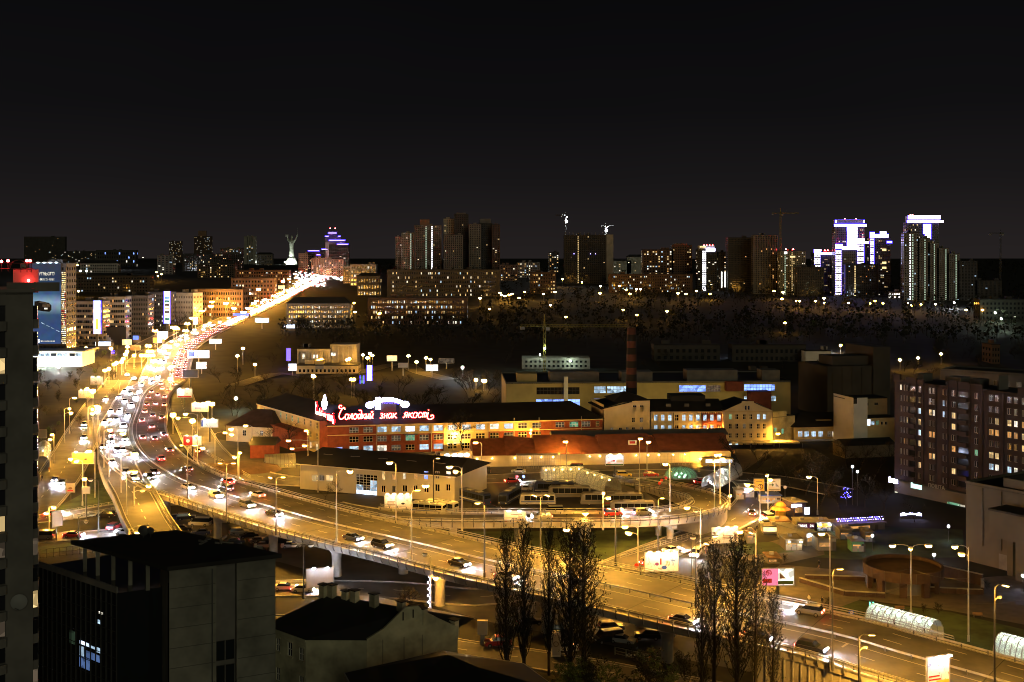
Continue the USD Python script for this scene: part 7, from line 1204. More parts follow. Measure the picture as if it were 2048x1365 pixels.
# ------------------------------------------------------------------ billboards and signs
def billboard(px, row, wp, hp, base, label, z0=0.0, yaw=0.0, panels=('bill_beige',), lamps=2, lm='bulb_board', marks=(), post='steel_dark', posts=1, far_=False, emit=False, gap=1.3):
    b0 = T(px, base) if far_ else W(px, base, z0); Y = b0[1]; k = Y / F; w, h = wp * k / max(.3, math.cos(yaw)), hp * k; zc = zat(row, Y) - b0[2]; t = thing('billboard', label, 'billboard', b0, yaw)
    pw = w / len(panels)
    for i, m in enumerate(panels): obj('poster', MB().box(-w / 2 + i * pw + .03, -w / 2 + (i + 1) * pw - .03, -.12, .12, zc - h / 2, zc + h / 2), m, t)
    e = .12; fr = MB().box(-w / 2 - e, w / 2 + e, -.16, .16, zc + h / 2 + .003, zc + h / 2 + e).box(-w / 2 - e, w / 2 + e, -.16, .16, zc - h / 2 - e, zc - h / 2 - .003).box(-w / 2 - e, -w / 2 - .003, -.16, .16, zc - h / 2, zc + h / 2).box(w / 2 + .003, w / 2 + e, -.16, .16, zc - h / 2, zc + h / 2); obj('frame', fr, 'steel', t)
    for i in range(posts): x = 0 if posts == 1 else w * (.6 * i - .3); obj('post', MB().tube([(x, .25, -.4), (x, .25, zc + h * .3)], min(.35, .05 + w * .04), 8), post, t)
    for i in range(lamps):
        x = -w / 2 + w * (i + .5) / lamps; l_ = obj('flood_lamp', MB().box(x - .28, x + .28, -gap - .15, -gap + .15, zc + h / 2 + .35, zc + h / 2 + .5), lm, t); obj('lamp_arm', MB().tube([(x, 0, zc + h / 2 + .1), (x, -gap + .2, zc + h / 2 + .42)], .04, 4), 'steel_dark', l_)
    for mk in marks:     # (kind, x0, z0, x1, z1, material) in shares of the board
        kd, x0, z0_, x1, z1, m = mk; X0, X1, Z0, Z1 = -w / 2 + w * x0, -w / 2 + w * x1, zc - h / 2 + h * z0_, zc - h / 2 + h * z1
        if kd == 'box': g = MB().box(X0, X1, -.15, -.125, Z0, Z1)
        elif kd == 'tri': g = MB().loft([np.array([(X0, y, Z0), (X1, y, Z0), (X0, y, Z1)]) for y in (-.15, -.125)])
        elif kd == 'ring': c = ((X0 + X1) / 2, (Z0 + Z1) / 2); r = abs(Z1 - Z0) / 2; g = MB().tube([(c[0] + r * math.cos(a), -.16, c[1] + r * math.sin(a)) for a in np.linspace(0, 2 * math.pi, 19)], .09, 4)
        elif kd == 'disc': c = ((X0 + X1) / 2, (Z0 + Z1) / 2); g = MB().loft([np.array([(c[0] + (X1 - X0) / 2 * math.cos(a), y, c[1] + (Z1 - Z0) / 2 * math.sin(a)) for a in np.arange(14) * math.pi / 7]) for y in (-.15, -.125)])
        elif kd == 'arrow': xc, zc_ = (X0 + X1) / 2, (Z0 + Z1) / 2; g = MB().box(X0, X1 - (X1 - X0) * .3, -.15, -.125, zc_ - .12, zc_ + .12); g.loft([np.array([(X1 - (X1 - X0) * .4, y, Z0), (X1, y, zc_), (X1 - (X1 - X0) * .4, y, Z1)]) for y in (-.15, -.125)])
        elif kd == 'down': xc = (X0 + X1) / 2; g = MB().box(xc - .1, xc + .1, -.17, -.125, Z0 + (Z1 - Z0) * .3, Z1); g.loft([np.array([(X0, y, Z0 + (Z1 - Z0) * .45), (X1, y, Z0 + (Z1 - Z0) * .45), (xc, y, Z0)]) for y in (-.17, -.125)])
        obj('poster_mark', g, m, t)
    return t
lines = lambda x0, x1, z0, n, m='frame_dark': [('box', x0, z0 + .1 * i, x1 - .05 * (i % 2), z0 + .1 * i + .045, m) for i in range(n)]
billboard(796, 1004, 53, 28, 1052, 'amber lit twin billboard with pale pictures before the terminal building', 6.6 * 0, 0, ('poster_cream', 'poster_cream'), 4, marks=[('disc', .62, .3, .76, .45, 'black_paint')] + lines(.1, .4, .3, 3, 'wood'), posts=2)
billboard(1030, 1039, 42, 31, 1098, 'yellow lit billboard with a ringed emblem and red corner in front of the loop ramp', 0, -.15, ('cream',), 2, marks=[('tri', .02, .02, .55, .45, 'red_paint'), ('ring', .35, .15, .6, .6, 'black_paint')] + lines(.65, .95, .2, 6) + lines(.3, .85, .8, 1))
billboard(1323, 1124, 67, 37, 1164, 'blazing white twin billboard with a faint figure at the underpass street', 0, .05, ('poster_white', 'poster_white'), 4, marks=[('disc', .3, .3, .42, .48, 'purple_paint'), ('box', .45, .35, .5, .7, 'red_paint'), ('disc', .5, .1, .66, .3, 'blue_paint')], lm='bulb_board', posts=2)
billboard(1556, 1154, 64, 33, 1207, 'billboard with a red figure on the left and a pale house on the right', 0, .05, ('sign_pink', 'win_white'), 0, marks=[('disc', .1, .55, .3, .95, 'red_paint'), ('box', .02, .15, .3, .4, 'red_paint'), ('disc', .13, .5, .28, .9, 'sign_pink'), ('tri', .55, .4, .75, .75, 'wood'), ('box', .5, .05, .98, .25, 'leaf_green')], lm='bulb_cool')
billboard(1450, 1071, 53, 30, 1095, 'amber white overexposed billboard at the crossing by the kiosks', 0, .2, ('poster_cream',), 3, marks=lines(.4, .8, .25, 3, 'wood') + [('box', .85, .2, .95, .6, 'wood')])
billboard(1229, 921, 36, 20, 950, 'white lit advert board with a green foot on the market street', 0, 0, ('poster_white',), 2, lm='bulb_cool', marks=[('box', .02, .02, .98, .15, 'leaf_green'), ('disc', .42, .35, .52, .6, 'red_paint'), ('box', .6, .3, .96, .6, 'cream')])
billboard(1876, 1346, 50, 66, 1440, 'nearest billboard at the lower right, blown out white over a yellow and red foot', 0, .35, ('poster_white',), 2, lm='bulb_cool', marks=[('box', .01, .02, .4, .2, 'red_paint'), ('box', .4, .02, .98, .28, 'yellow_paint')] + lines(.05, .6, .3, 2, 'red_paint'))
billboard(166, 917, 43, 21, 1000, 'orange lit billboard with a small dark car picture left of the ramp', 0, 0, ('yellow_paint',), 2, marks=[('disc', .55, .35, .72, .5, 'black_paint')])
billboard(640, 1156, 52, 37, 1196, 'blank beige billboard with two bluish lamps under the bridge', 0, .25, ('bill_beige',), 2, lm='mercury', marks=())
for a in ((172, 789, 30, 15, 815, 'bright cream billboard beside the bridge approach', ('poster_cream',), ()), (193, 762, 24, 15, 788, 'bright billboard at the slip road, farther than the cream one', ('poster_cream', 'poster_cream'), ()), (369, 787, 30, 17, 815, 'white and cream lit billboard on the right of the crest', ('poster_white', 'poster_cream'), [('box', .05, .05, .95, .2, 'red_paint')]), (400, 815, 33, 17, 850, 'blue white lit billboard on the right above the frontage street', ('poster_white',), lines(.2, .6, .3, 3, 'blue_paint')), (419, 847, 34, 16, 885, 'twin panel billboard with blue edges on the frontage street', ('poster_white', 'poster_white'), [('box', .02, .1, .12, .9, 'blue_paint')]), (385, 882, 36, 18, 915, 'red and white twin billboard on the frontage street', ('red_paint', 'poster_white'), [('disc', .15, .3, .35, .7, 'whitewall')]), (381, 748, 30, 15, 775, 'unlit dark back of a billboard on the right of the crest', ('black_paint',), None), (397, 709, 43, 15, 727, 'wide blue and white billboard above the tail light jam', ('poster_glow', 'poster_glow'), [('box', .05, .2, .3, .8, 'blue_paint')]), (403, 731, 20, 13, 748, 'small blazing white billboard below the wide blue one', ('poster_glow',), ()), (254, 685, 19, 11, 705, 'cream lit billboard left of the lower boulevard', ('sign_warm',), ()), (271, 696, 19, 9, 712, 'dim brown poster board beside the lower boulevard', ('wood',), None), (325, 669, 22, 12, 690, 'violet white lit billboard at the left kerb of the boulevard', ('poster_glow',), ()), (315, 681, 18, 10, 700, 'orange white board below the violet lit one', ('sign_orange', 'sign_white'), ()), (391, 642, 9, 14, 662, 'tall white light box left of the boulevard', ('poster_glow',), ()), (448, 619, 16, 9, 634, 'small bluish lit board left of the upper boulevard', ('poster_glow',), ()), (563, 575, 13, 7, 588, 'small amber board on the upper boulevard', ('sign_warm',), ()), (524, 641, 28, 9, 658, 'white lit billboard on the right of the upper boulevard', ('poster_glow',), ()), (431, 683, 24, 9, 700, 'white lit billboard right of the middle boulevard', ('poster_glow',), ()), (585, 735, 16, 14, 752, 'square blue white light box by the columned building', ('poster_glow',), ()), (784, 717, 20, 11, 742, 'orange lit billboard by the hill road', ('sign_warm',), ()), (864, 736, 24, 12, 756, 'pale white lit billboard by the filling station', ('poster_glow',), ()), (806, 731, 19, 9, 752, 'dim cream poster board between the hill lamps', ('bill_beige',), None), (639, 734, 16, 9, 748, 'dim grey poster board before the columned building', ('greyclad',), None), (893, 722, 30, 9, 738, 'small dim lit structure right of the hill lamps', ('win_dim',), ()), (677, 902, 13, 13, 925, 'blue lit screen turned sideways before the red factory corner', ('win_blue',), ()), (85, 868, 15, 16, 900, 'grey gridded notice board beside the left tower', ('greyclad',), None), (141, 976, 16, 17, 1002, 'small city light poster with a picture on the left lawn', ('panel',), None), (172, 981, 14, 12, 1040, 'blank pale sign board on a pole by the ramp', ('panel_pale',), None), (114, 1038, 13, 29, 1083, 'tall slanted poster board with a red edge by the lower cross street', ('panel_pale',), None)):
    px, row, w, h, base, lab, pan, mk = a; fr_ = base < 760; big = w > 22 and row > 740; emi = pan[0].startswith(('sign', 'win', 'poster_glow'))  # poster panels that shine themselves, in place of front lamps on far boards
    billboard(px, row, w, h, base, lab, 0, {85: 0, 114: .9, 677: .6}.get(px, 0.0), pan, 0 if (mk is None or emi) else 2, marks=(mk or ()) if not (px == 141) else [('disc', .25, .3, .75, .6, 'wood'), ('box', .15, .1, .85, .25, 'red_paint')], lm='bulb_board', far_=fr_, post='galv' if fr_ else 'steel_dark')
billboard(1518, 970, 20, 23, 1000, 'yellow direction board with a ringed down arrow', 0, 0, ('yellow_paint',), 0, marks=[('ring', .4, .12, .85, .55, 'black_paint'), ('down', .5, .18, .74, .5, 'black_paint')] + [('box', .02, .1 + .12 * i, .1, .16 + .12 * i, 'black_paint') for i in range(7)] + lines(.2, .8, .75, 1))
billboard(1548, 970, 25, 23, 1000, 'white direction board with a green right arrow', 0, 0, ('whitewall',), 0, marks=[('arrow', .1, .35, .5, .65, 'leaf_green'), ('tri', .62, .35, .9, .7, 'greyclad')] + lines(.2, .6, .78, 1) + lines(.1, .95, .08, 1))
def sign_post(px, row, base, label, m, sz=.7, z=0.0, disc=True):
    p = W(px, base, z); h = max(1.2, zat(row, p[1]) - z); t = thing('road_sign', label, 'road sign', p); obj('post', MB().tube([(0, 0, -.2), (0, 0, h + .3)], .05, 5), 'steel', t)
    g = np.arange(12) * math.pi / 6; obj('plate', MB().loft([np.array([(sz / 2 * math.cos(a) * 1.0, y, h + sz / 2 * math.sin(a)) for a in g]) for y in (-.1, -.06)]) if disc else MB().box(-sz / 2, sz / 2, -.1, -.06, h - sz / 2, h + sz / 2), m, t); return t
t = sign_post(1702, 1226, 1246, 'blue parking sign by the glazed metro entrance', 'blue_paint', .9, 0, False); p = W(1702, 1246); g = meshkit.text_mesh('P', .6, .02, True); obj('letter', (g.vertices @ np.array([[1, 0, 0], [0, 0, 1], [0, -1, 0]]) + (-.2, -.13, max(1.2, zat(1226, p[1])) - .3), g.faces), 'whitewall', t)
for a in ((1034, 954, 962, 'red round road sign at the yard entrance', 'red_paint'), (1047, 954, 962, 'blue round road sign at the yard entrance', 'blue_paint'), (1332, 956, 970, 'red round road sign on the dome lawn, right one', 'red_paint'), (1323, 961, 974, 'red round road sign on the dome lawn, middle one', 'red_paint'), (1319, 967, 980, 'red round road sign on the dome lawn, left one', 'red_paint'), (1273, 1131, 1148, 'triangular sign below the lawn lamp', 'red_paint'), (1570, 975, 1000, 'white triangular sign on the grey pole by the arrow boards', 'whitewall'), (1536, 1002, 1030, 'round parking ban sign below the arrow board', 'blue_paint')): sign_post(*a, .9)
p = W(550, 1098); t = thing('traffic_light', 'traffic light showing red under the bridge', 'traffic light', p); h = zat(1076, p[1]); obj('post', MB().tube([(0, 0, -.2), (0, 0, h)], .06, 5), 'steel_dark', t); obj('housing', MB().box(-.18, .18, -.15, .15, h - .5, h + .5), 'black_paint', t); c = trimesh.creation.icosphere(0, .13); c.apply_translation((0, -.18, h + .25)); obj('red_lamp', (c.vertices, c.faces), 'tail', t)
# ------------------------------------------------------------------ glazed canopies, dome, metro, kiosks
M['canopy_glass'] = usdkit.material(stage, '/World/Looks/canopy_glass', {'t': ('transparent_bsdf', {'color': (.86, .9, .86)}), 'd': ('translucent_bsdf', {'color': (.6, .62, .55)}), 'g': ('glossy_bsdf', {'color': (.5, .5, .5), 'roughness': .45}), 'm': ('mix_closure', {'fac': .68}), 'n': ('mix_closure', {}), 'f': ('fresnel', {'IOR': 1.45})}, [('t.BSDF', 'm.closure1'), ('d.BSDF', 'm.closure2'), ('f.fac', 'n.fac'), ('m.closure', 'n.closure1'), ('g.BSDF', 'n.closure2')], surface='n.closure')
M['dome_glass'] = usdkit.material(stage, '/World/Looks/dome_glass', {'t': ('transparent_bsdf', {'color': (.5, .8, .6)}), 'd': ('translucent_bsdf', {'color': (.28, .55, .38)}), 'p': ('principled_bsdf', {'base_color': (.05, .14, .09), 'roughness': .25}), 'm': ('mix_closure', {'fac': .6}), 'n': ('mix_closure', {'fac': .4})}, [('t.BSDF', 'm.closure1'), ('d.BSDF', 'm.closure2'), ('m.closure', 'n.closure1'), ('p.BSDF', 'n.closure2')], surface='n.closure')
def canopy(label, A, B, w, h, n, lamp, nl, ends=(True, True), skirt=1.2):
    A, B = np.array(A[:2]), np.array(B[:2]); L = np.hypot(*(B - A)); u = (B - A) / L; t = thing('glazed_canopy', label, 'glazed canopy', (*A, 0), math.atan2(u[1], u[0])); g = np.linspace(0, math.pi, 8); arc = [(-w / 2 * math.cos(a), skirt + (h - skirt) * math.sin(a)) for a in g]; arc = [(-w / 2, 0)] + arc + [(w / 2, 0)]
    for i in range(n + 1):
        x = L * i / n; obj('rib', MB().tube([(x, y, z) for y, z in arc], .07, 4), 'steel', t)
        if i < n:
            for j in range(len(arc) - 1): (y0, z0), (y1, z1) = arc[j], arc[j + 1]; obj('glass_pane', MB().quad((x + .08, y0, z0), (x + L / n - .08, y0, z0), (x + L / n - .08, y1, z1), (x + .08, y1, z1)), 'canopy_glass', t)
    for y, z in (arc[1], arc[-2], arc[4]): obj('purlin', MB().tube([(0, y, z), (L, y, z)], .05, 4), 'steel', t)
    obj('kerb', MB().box(0, L, -w / 2 - .1, -w / 2 + .1, -.1, .3).box(0, L, w / 2 - .1, w / 2 + .1, -.1, .3), 'concrete', t); obj('floor', MB().box(0, L, -w / 2 + .12, w / 2 - .12, .02, .06), 'paving', t)
    for i in range(nl): x = L * (i + .5) / nl; c = trimesh.creation.icosphere(1, .28); c.apply_translation((x, 0, h - .9)); l_ = obj('ceiling_lamp', (c.vertices, c.faces), lamp, t); obj('hanger', MB().tube([(x, 0, h - .65), (x, 0, h - .05)], .03, 4), 'steel', l_)
    return t
glow('canopy_white', (.85, 1.0, .88), 55.); glow('canopy_amber', (1.0, .60, .16), 48.); glow('dome_lamp', (.7, 1.0, .75), 30.)
canopy('glazed barrel vaulted metro entrance glowing white beside the bridge', W(1745, 1254), W(1872, 1290), 5.0, 4.2, 11, 'canopy_white', 6); canopy('second glazed metro entrance cut off by the right edge', W(2000, 1318), W(2090, 1342), 5.0, 4.3, 8, 'canopy_white', 5)
canopy('long amber lit glazed underpass canopy behind the coaches', W(1084, 963), W(1166, 961), 5.5, 4.2, 10, 'canopy_amber', 5); canopy('short amber lit glazed canopy with an arched mouth facing the yard', W(1168, 966), W(1226, 986), 5.5, 4.2, 8, 'canopy_amber', 4); canopy('unlit glazed underpass canopy by the planted mound', W(530, 935), W(590, 932), 5.5, 4.0, 8, 'win_dim', 2); canopy('small glazed canopy at the left tower', W(84, 938), W(88, 905), 4.5, 4.0, 6, 'canopy_white', 1); canopy('glazed stair canopy on the right of the dome', W(1418, 978), W(1470, 950), 4.5, 3.8, 7, 'canopy_white', 1)
p = W(1743, 1252); t = thing('metro_sign', 'green glowing M sign on the glazed metro entrance', 'metro sign', (p[0], p[1], 0)); h = zat(1216, p[1]); obj('post', MB().tube([(0, 0, 0), (0, 0, h)], .06, 5), 'steel', t); obj('back_plate', MB().box(-.45, .45, .12, .2, h, h + 1.2), 'black_paint', t); g = meshkit.text_mesh('M', .8, .1, True); v = g.vertices @ np.array([[1, 0, 0], [0, 0, 1], [0, -1, 0]]); v[:, 0] -= v[:, 0].mean(); obj('letter', (v + (0, .05, h + .2), g.faces), 'sign_green', t)
# dome
p = W(1361, 954); Rr = 33 * p[1] / F; hz = 21 * p[1] / F; t = thing('glass_dome', 'green lit ribbed glass dome on the lawn before the market hall', 'glass dome', p); ns = 20
prof_ = [(Rr * math.cos(e), hz * math.sin(e)) for e in np.linspace(.05, 1.45, 5)]
for i in range(ns):
    a0, a1 = 2 * math.pi * i / ns, 2 * math.pi * (i + 1) / ns; obj('rib', MB().tube([(r * math.cos(a0) * 1.005, r * math.sin(a0) * 1.005, z + .02) for r, z in prof_], .07, 4), 'steel_dark', t)
    for j in range(4): (r0, z0), (r1, z1) = prof_[j], prof_[j + 1]; d = .012; obj('glass_pane', MB().quad((r0 * math.cos(a0 + d), r0 * math.sin(a0 + d), z0), (r0 * math.cos(a1 - d), r0 * math.sin(a1 - d), z0), (r1 * math.cos(a1 - d), r1 * math.sin(a1 - d), z1), (r1 * math.cos(a0 + d), r1 * math.sin(a0 + d), z1)), 'dome_glass', t)
obj('base_ring', MB().loft([np.array([(r * math.cos(a), r * math.sin(a), z) for a in np.arange(24) * math.pi / 12]) for r, z in ((Rr * 1.06, -.2), (Rr * 1.06, .25), (Rr * .99, .3))]), 'concrete_dark', t)
for a in np.arange(6) * math.pi / 3: c = trimesh.creation.icosphere(0, .3); c.apply_translation((Rr * .3 * math.cos(a), Rr * .6 * math.sin(a), .5)); obj('inner_lamp', (c.vertices, c.faces), 'dome_lamp', t)
# round metro station hall
p = W(1806, 1178); t = thing('metro_rotunda', 'low round brown metro station hall with an overhanging roof drum', 'station', p); k = p[1] / F; g = np.arange(32) * math.pi / 16; r0, r1 = 6.4, 7.6
obj('roof_drum', MB().loft([np.array([(r * math.cos(a), r * math.sin(a), z) for a in g]) for r, z in ((r1 * .8, 3.0), (r1, 3.0), (r1, 5.0), (r1 * .93, 5.0), (r1 * .93, 4.3), (.5, 4.5))]), 'stone_red', t); obj('core_wall', MB().loft([np.array([(r0 * .8 * math.cos(a), r0 * .8 * math.sin(a), z) for a in g]) for z in (-.1, 2.99)]), 'concrete_dark', t)
for a in np.arange(9) * 2 * math.pi / 9 + .2: obj('pillar', MB().obox((r0 * math.cos(a), r0 * math.sin(a)), (math.cos(a), math.sin(a)), (.4, .7), 0, 2.99), 'stone_red', t)
for a in np.arange(16) * math.pi / 8: obj('drum_panel_joint', MB().obox((r1 * 1.004 * math.cos(a), r1 * 1.004 * math.sin(a)), (math.cos(a), math.sin(a)), (.02, .05), 3.05, 4.95), 'frame_dark', t)
for i, (q0, q1, hh) in enumerate((((1600, 1165), (1690, 1192), .9), ((1690, 1192), (1770, 1196), .9), ((1870, 1150), (1965, 1172), 2.2), ((1860, 1185), (1965, 1190), 1.0), ((1965, 1172), (1965, 1190), 1.4), ((1610, 1158), (1730, 1162), .8))):
    a, c = W(*q0), W(*q1); d = c - a; t = thing('stone_wall', ('low curved stone wall left of the metro rotunda', 'low stone wall in front of the metro rotunda', 'red stone ramp wall right of the metro rotunda', 'low stone kerb wall right of the three armed lamp', 'short stone end wall at the right ramp', 'back row of the stone seating left of the rotunda')[i], 'wall', (a + c) / 2, math.atan2(d[1], d[0])); L = np.hypot(d[0], d[1]); n = max(3, int(L / 1.6))
    for j in range(n): obj('stone_block', MB().box(-L / 2 + L * j / n + .02, -L / 2 + L * (j + 1) / n - .02, -.25, .25, -.2, hh - (.03 if j % 2 else 0)), 'stone_red', t)
    obj('coping', MB().box(-L / 2, L / 2, -.32, .32, hh + .003, hh + .1), 'concrete', t)
for i, px in enumerate((1770, 1790, 1812)): a = W(px - 30, 1196 + i); pass
# kiosks
def kiosk(label, px, base, wp, hp, d, m, roof, sign=None, yaw=0.0, shutters=0, lamp=None, sh=.9):
    m = {'panel': 'panel_hall', 'panel_pale': 'panel_office', 'cream': 'panel', 'whitewall': 'panel'}.get(m, m); p = W(px, base); k = p[1] / F; w, h = wp * k, hp * k; t = thing('kiosk', label, 'kiosk', p, yaw); obj('wall', MB().box(-w / 2, w / 2, 0, d, -.1, h), m, t); obj('roof', MB().box(-w / 2 - .25, w / 2 + .25, -.5, d + .25, h + .003, h + .22), roof, t)
    obj('door', MB().box(w * .3, w * .3 + .85, -.05, -.002, 0, min(2.1, h * .75)), 'frame_dark', t); obj('window', MB().box(-w * .42, w * .2, -.04, -.002, h * .35, h * .68), 'darkglass' if px % 2 else 'win_amber', t); obj('roof_box', MB().box(-w * .2, -w * .2 + .9, d * .4, d * .4 + .8, h + .224, h + .8), 'greyclad', t)
    if sign: obj('sign_board', MB().box(-w / 2, w / 2, -.2, -.004, h - sh, h - .003), sign, t)
    for i in range(shutters): x = -w / 2 + w * (i + .5) / shutters; obj('shutter', MB().box(x - w / shutters * .42, x + w / shutters * .42, -.06, -.003, .15, h - sh - .15), 'greyclad' if i % 2 else 'panel', t)
    if lamp:
        for x in (-w * .35, w * .35): l_ = obj('lamp', MB().box(x - .25, x + .25, -.95, -.75, h - .35, h - .25), lamp, t); obj('lamp_arm', MB().tube([(x, -.004, h - .1), (x, -.8, h - .24)], .03, 4), 'steel_dark', l_)
    return t
t = kiosk('brown shuttered pavilion under two glaring lamps at the lawn wedge', 1588, 1102, 34, 22, 5, 'panel', 'concrete_dark', None, .05, 3, 'bulb_board'); kiosk('grey kiosk with a red notice panel at its end', 1654, 1102, 36, 24, 5, 'panel_pale', 'concrete_dark', None, .05); 
kiosk('white lit shop row receding beside the grey kiosk', 1622, 1092, 22, 26, 10, 'whitewall', 'greyclad', 'sign_cool', .5, 0, 'canopy_white'); kiosk('row of glowing amber fronted stalls at the street bend', 1558, 1068, 62, 14, 3, 'cream', 'concrete_dark', 'sign_warm', -.05, 4, None, 1.1); kiosk('brown roofed kiosk with white fascia behind the amber stalls', 1562, 1058, 36, 14, 5, 'panel', 'wood', 'whitewall', 0, 2, None, .8)
t = kiosk('purple fascia pawn kiosk with white lettering under violet fairy lights', 1612, 1066, 34, 20, 5, 'panel', 'concrete_dark', 'purple_paint', 0, 3, None, 1.3); k = W(1612, 1066)[1] / F; hh = 20 * k
tx = meshkit.text_mesh('ЛОМБАРД', .55, .05, True); v = tx.vertices @ np.array([[1, 0, 0], [0, 0, 1], [0, -1, 0]]); v[:, 0] *= 2.2 / v[:, 0].max(); obj('lettering', (v + (-2.0, -.22, hh - .95), tx.faces), 'sign_white', t); tx = meshkit.text_mesh('24', .55, .05, True); v = tx.vertices @ np.array([[1, 0, 0], [0, 0, 1], [0, -1, 0]]); obj('lettering', (v + (.8, -.22, hh - .95), tx.faces), 'sign_white', t)
kiosk('yellow fascia kiosk right of the pawn kiosk', 1648, 1064, 28, 18, 5, 'panel', 'concrete_dark', 'yellow_paint', 0, 3, 'bulb_cool', 1.0)
t = kiosk('long dim arcade outlined with violet blue fairy lights', 1720, 1062, 110, 14, 5, 'panel_dark', 'concrete_dark', None, .22)
st = [obj('fairy_light', MB().box(x - .09, x + .09, -.35, -.2, z, z + .15), 'star_blue' if i % 3 else 'led_white', t) for i, (x, z) in enumerate([(-6.2 + .31 * i, 3.1 - .55 * (i % 2)) for i in range(40)])]
for a in ((1692, 1080, 24, 20, 4, 'panel', 'concrete_dark', 'back of a brown kiosk left of the green one'), (1716, 1105, 24, 22, 3.5, 'green_glass', 'concrete_dark', 'dark green glass kiosk with a faint picture'), (1738, 1085, 16, 20, 4, 'panel', 'concrete_dark', 'pale kiosk back beside the globe lamp'), (1542, 1008, 40, 16, 4, 'cream', 'blue_paint', 'cream shop pavilion with blue roof under the arrow boards'), (1480, 1000, 16, 18, 4, 'whitewall', 'greyclad', 'small white kiosk at the street bend, left'), (1496, 996, 26, 20, 5, 'whitewall', 'greyclad', 'white kiosk row at the street bend with a glaring oval sign'), (1548, 1128, 24, 12, 4, 'panel', 'wood', 'low brown kiosk behind the pink billboard'), (1502, 1088, 16, 22, 3, 'greyclad', 'wood', 'grey stall at the street corner with an amber roof edge')): kiosk(a[7], *a[:6], a[6], None, 0, 2)
t = thing('oval_sign', 'glaring white oval sign on the street bend kiosk', 'sign', W(1491, 996)); g = np.arange(14) * math.pi / 7; z = zat(981, W(1491, 996)[1]); obj('plate', MB().loft([np.array([(.95 * math.cos(a), y, z + .5 * math.sin(a)) for a in g]) for y in (-.9, -.7)]), 'led_white', t); obj('bracket', MB().box(-.1, .1, -.69, .1, z - .1, z + .1), 'steel_dark', t)
# orange pagoda stall and the lit figure shop
p = W(1561, 1037); t = thing('pagoda_stall', 'orange stall with a double pagoda roof by the arrow boards', 'stall', p); g = np.arange(8) * math.pi / 4 + .39
obj('body', MB().loft([np.array([(1.3 * math.cos(a), 1.3 * math.sin(a), z) for a in g]) for z in (0, 2.3)]), 'yellow_paint', t)
for z0, r in ((2.3, 2.6), (3.3, 1.5)): obj('roof', MB().loft([np.array([(q * math.cos(a), q * math.sin(a), z) for a in g]) for q, z in ((r, z0), (r * .45, z0 + .75))]), 'orange_paint', t)
obj('lantern', MB().loft([np.array([(.7 * math.cos(a), .7 * math.sin(a), z) for a in g]) for z in (3.0, 3.3)]), 'yellow_paint', t)
t = kiosk('reddish painted shop with a glaring white sign and a lit blue poster', 1600, 1036, 26, 30, 6, 'stone_red', 'concrete_dark', None, .3); obj('glaring_sign', MB().box(-2.6, .2, -.6, -.3, 2.9, 3.5), 'led_white', t); obj('lit_poster', MB().box(1.2, 2.6, -.4, -.2, .8, 2.6), 'sign_cool', t)
# guard booth
p = W(957, 972); t = thing('guard_booth', 'white guard booth with a flat cap roof at the coach yard gate', 'booth', p); obj('wall', MB().box(-1.1, 1.1, 0, 2.2, 0, 3.3), 'whitewall', t); obj('roof', MB().box(-1.5, 1.5, -.4, 2.6, 3.303, 3.6), 'greyclad', t); obj('window', MB().box(-.3, .3, -.04, -.003, 1.4, 2.3), 'darkglass', t); obj('plinth', MB().box(-1.5, 1.5, -.5, 2.6, -.1, .25), 'concrete', t)
# small street things
p = W(1112, 1318); t = thing('poster_column', 'lit square poster column between the poplars', 'poster column', p); obj('body', MB().box(-.75, .75, 0, 1.5, .3, 4.2), 'whitewall', t); obj('base', MB().box(-.6, .6, .15, 1.35, -.1, .297), 'steel_dark', t); obj('poster', MB().box(-.65, .65, -.03, -.003, .6, 3.9), 'bill_beige', t); obj('emblem', MB().tube([(.4 * math.cos(a), -.05, 2.4 + .4 * math.sin(a)) for a in np.linspace(0, 6.28, 13)], .06, 4), 'wood', t)
p = W(965, 1292); t = thing('advert_pillar', 'amber lit square advert pillar beyond the fire wall', 'pillar', p); obj('box', MB().box(-.9, .9, 0, .6, 1.8, 4.2), 'bill_beige', t); obj('stem', MB().box(-.4, .4, .1, .5, -.1, 1.797), 'concrete', t)
p = W(1300, 1322); t = thing('barrier_post', 'orange barrier post with a long pale boom in the car park', 'barrier', p); obj('post', MB().box(-.18, .18, -.18, .18, 0, 1.1), 'orange_paint', t); obj('boom', MB().box(-3.9, -.19, -.05, .05, .85, .97), 'whitewall', t)
p = W(1274, 1285); t = thing('traffic_cone', 'orange traffic cone beside the shiny black car', 'cone', p); obj('cone', MB().loft([np.array([(r * math.cos(a), r * math.sin(a), z) for a in np.arange(10) * math.pi / 5]) for r, z in ((.2, .05), (.03, .75))]), 'orange_paint', t); obj('base', MB().box(-.25, .25, -.25, .25, 0, .047), 'rubber', t)
for i, (px, base) in enumerate(((1800, 1222), (1956, 1235))): t = thing('bench', 'park bench on the lawn ' + ('left of the three armed lamp' if i == 0 else 'right of the twin lamp'), 'bench', W(px, base)); [obj('slat', MB().box(-.9, .9, y, y + .1, .42, .46), 'wood', t) for y in (-.2, -.06, .08)]; [obj('leg', MB().box(x, x + .08, -.2, .18, 0, .418), 'steel_dark', t) for x in (-.75, .67)]; obj('backrest', MB().box(-.9, .9, .22, .26, .5, .85), 'wood', t)
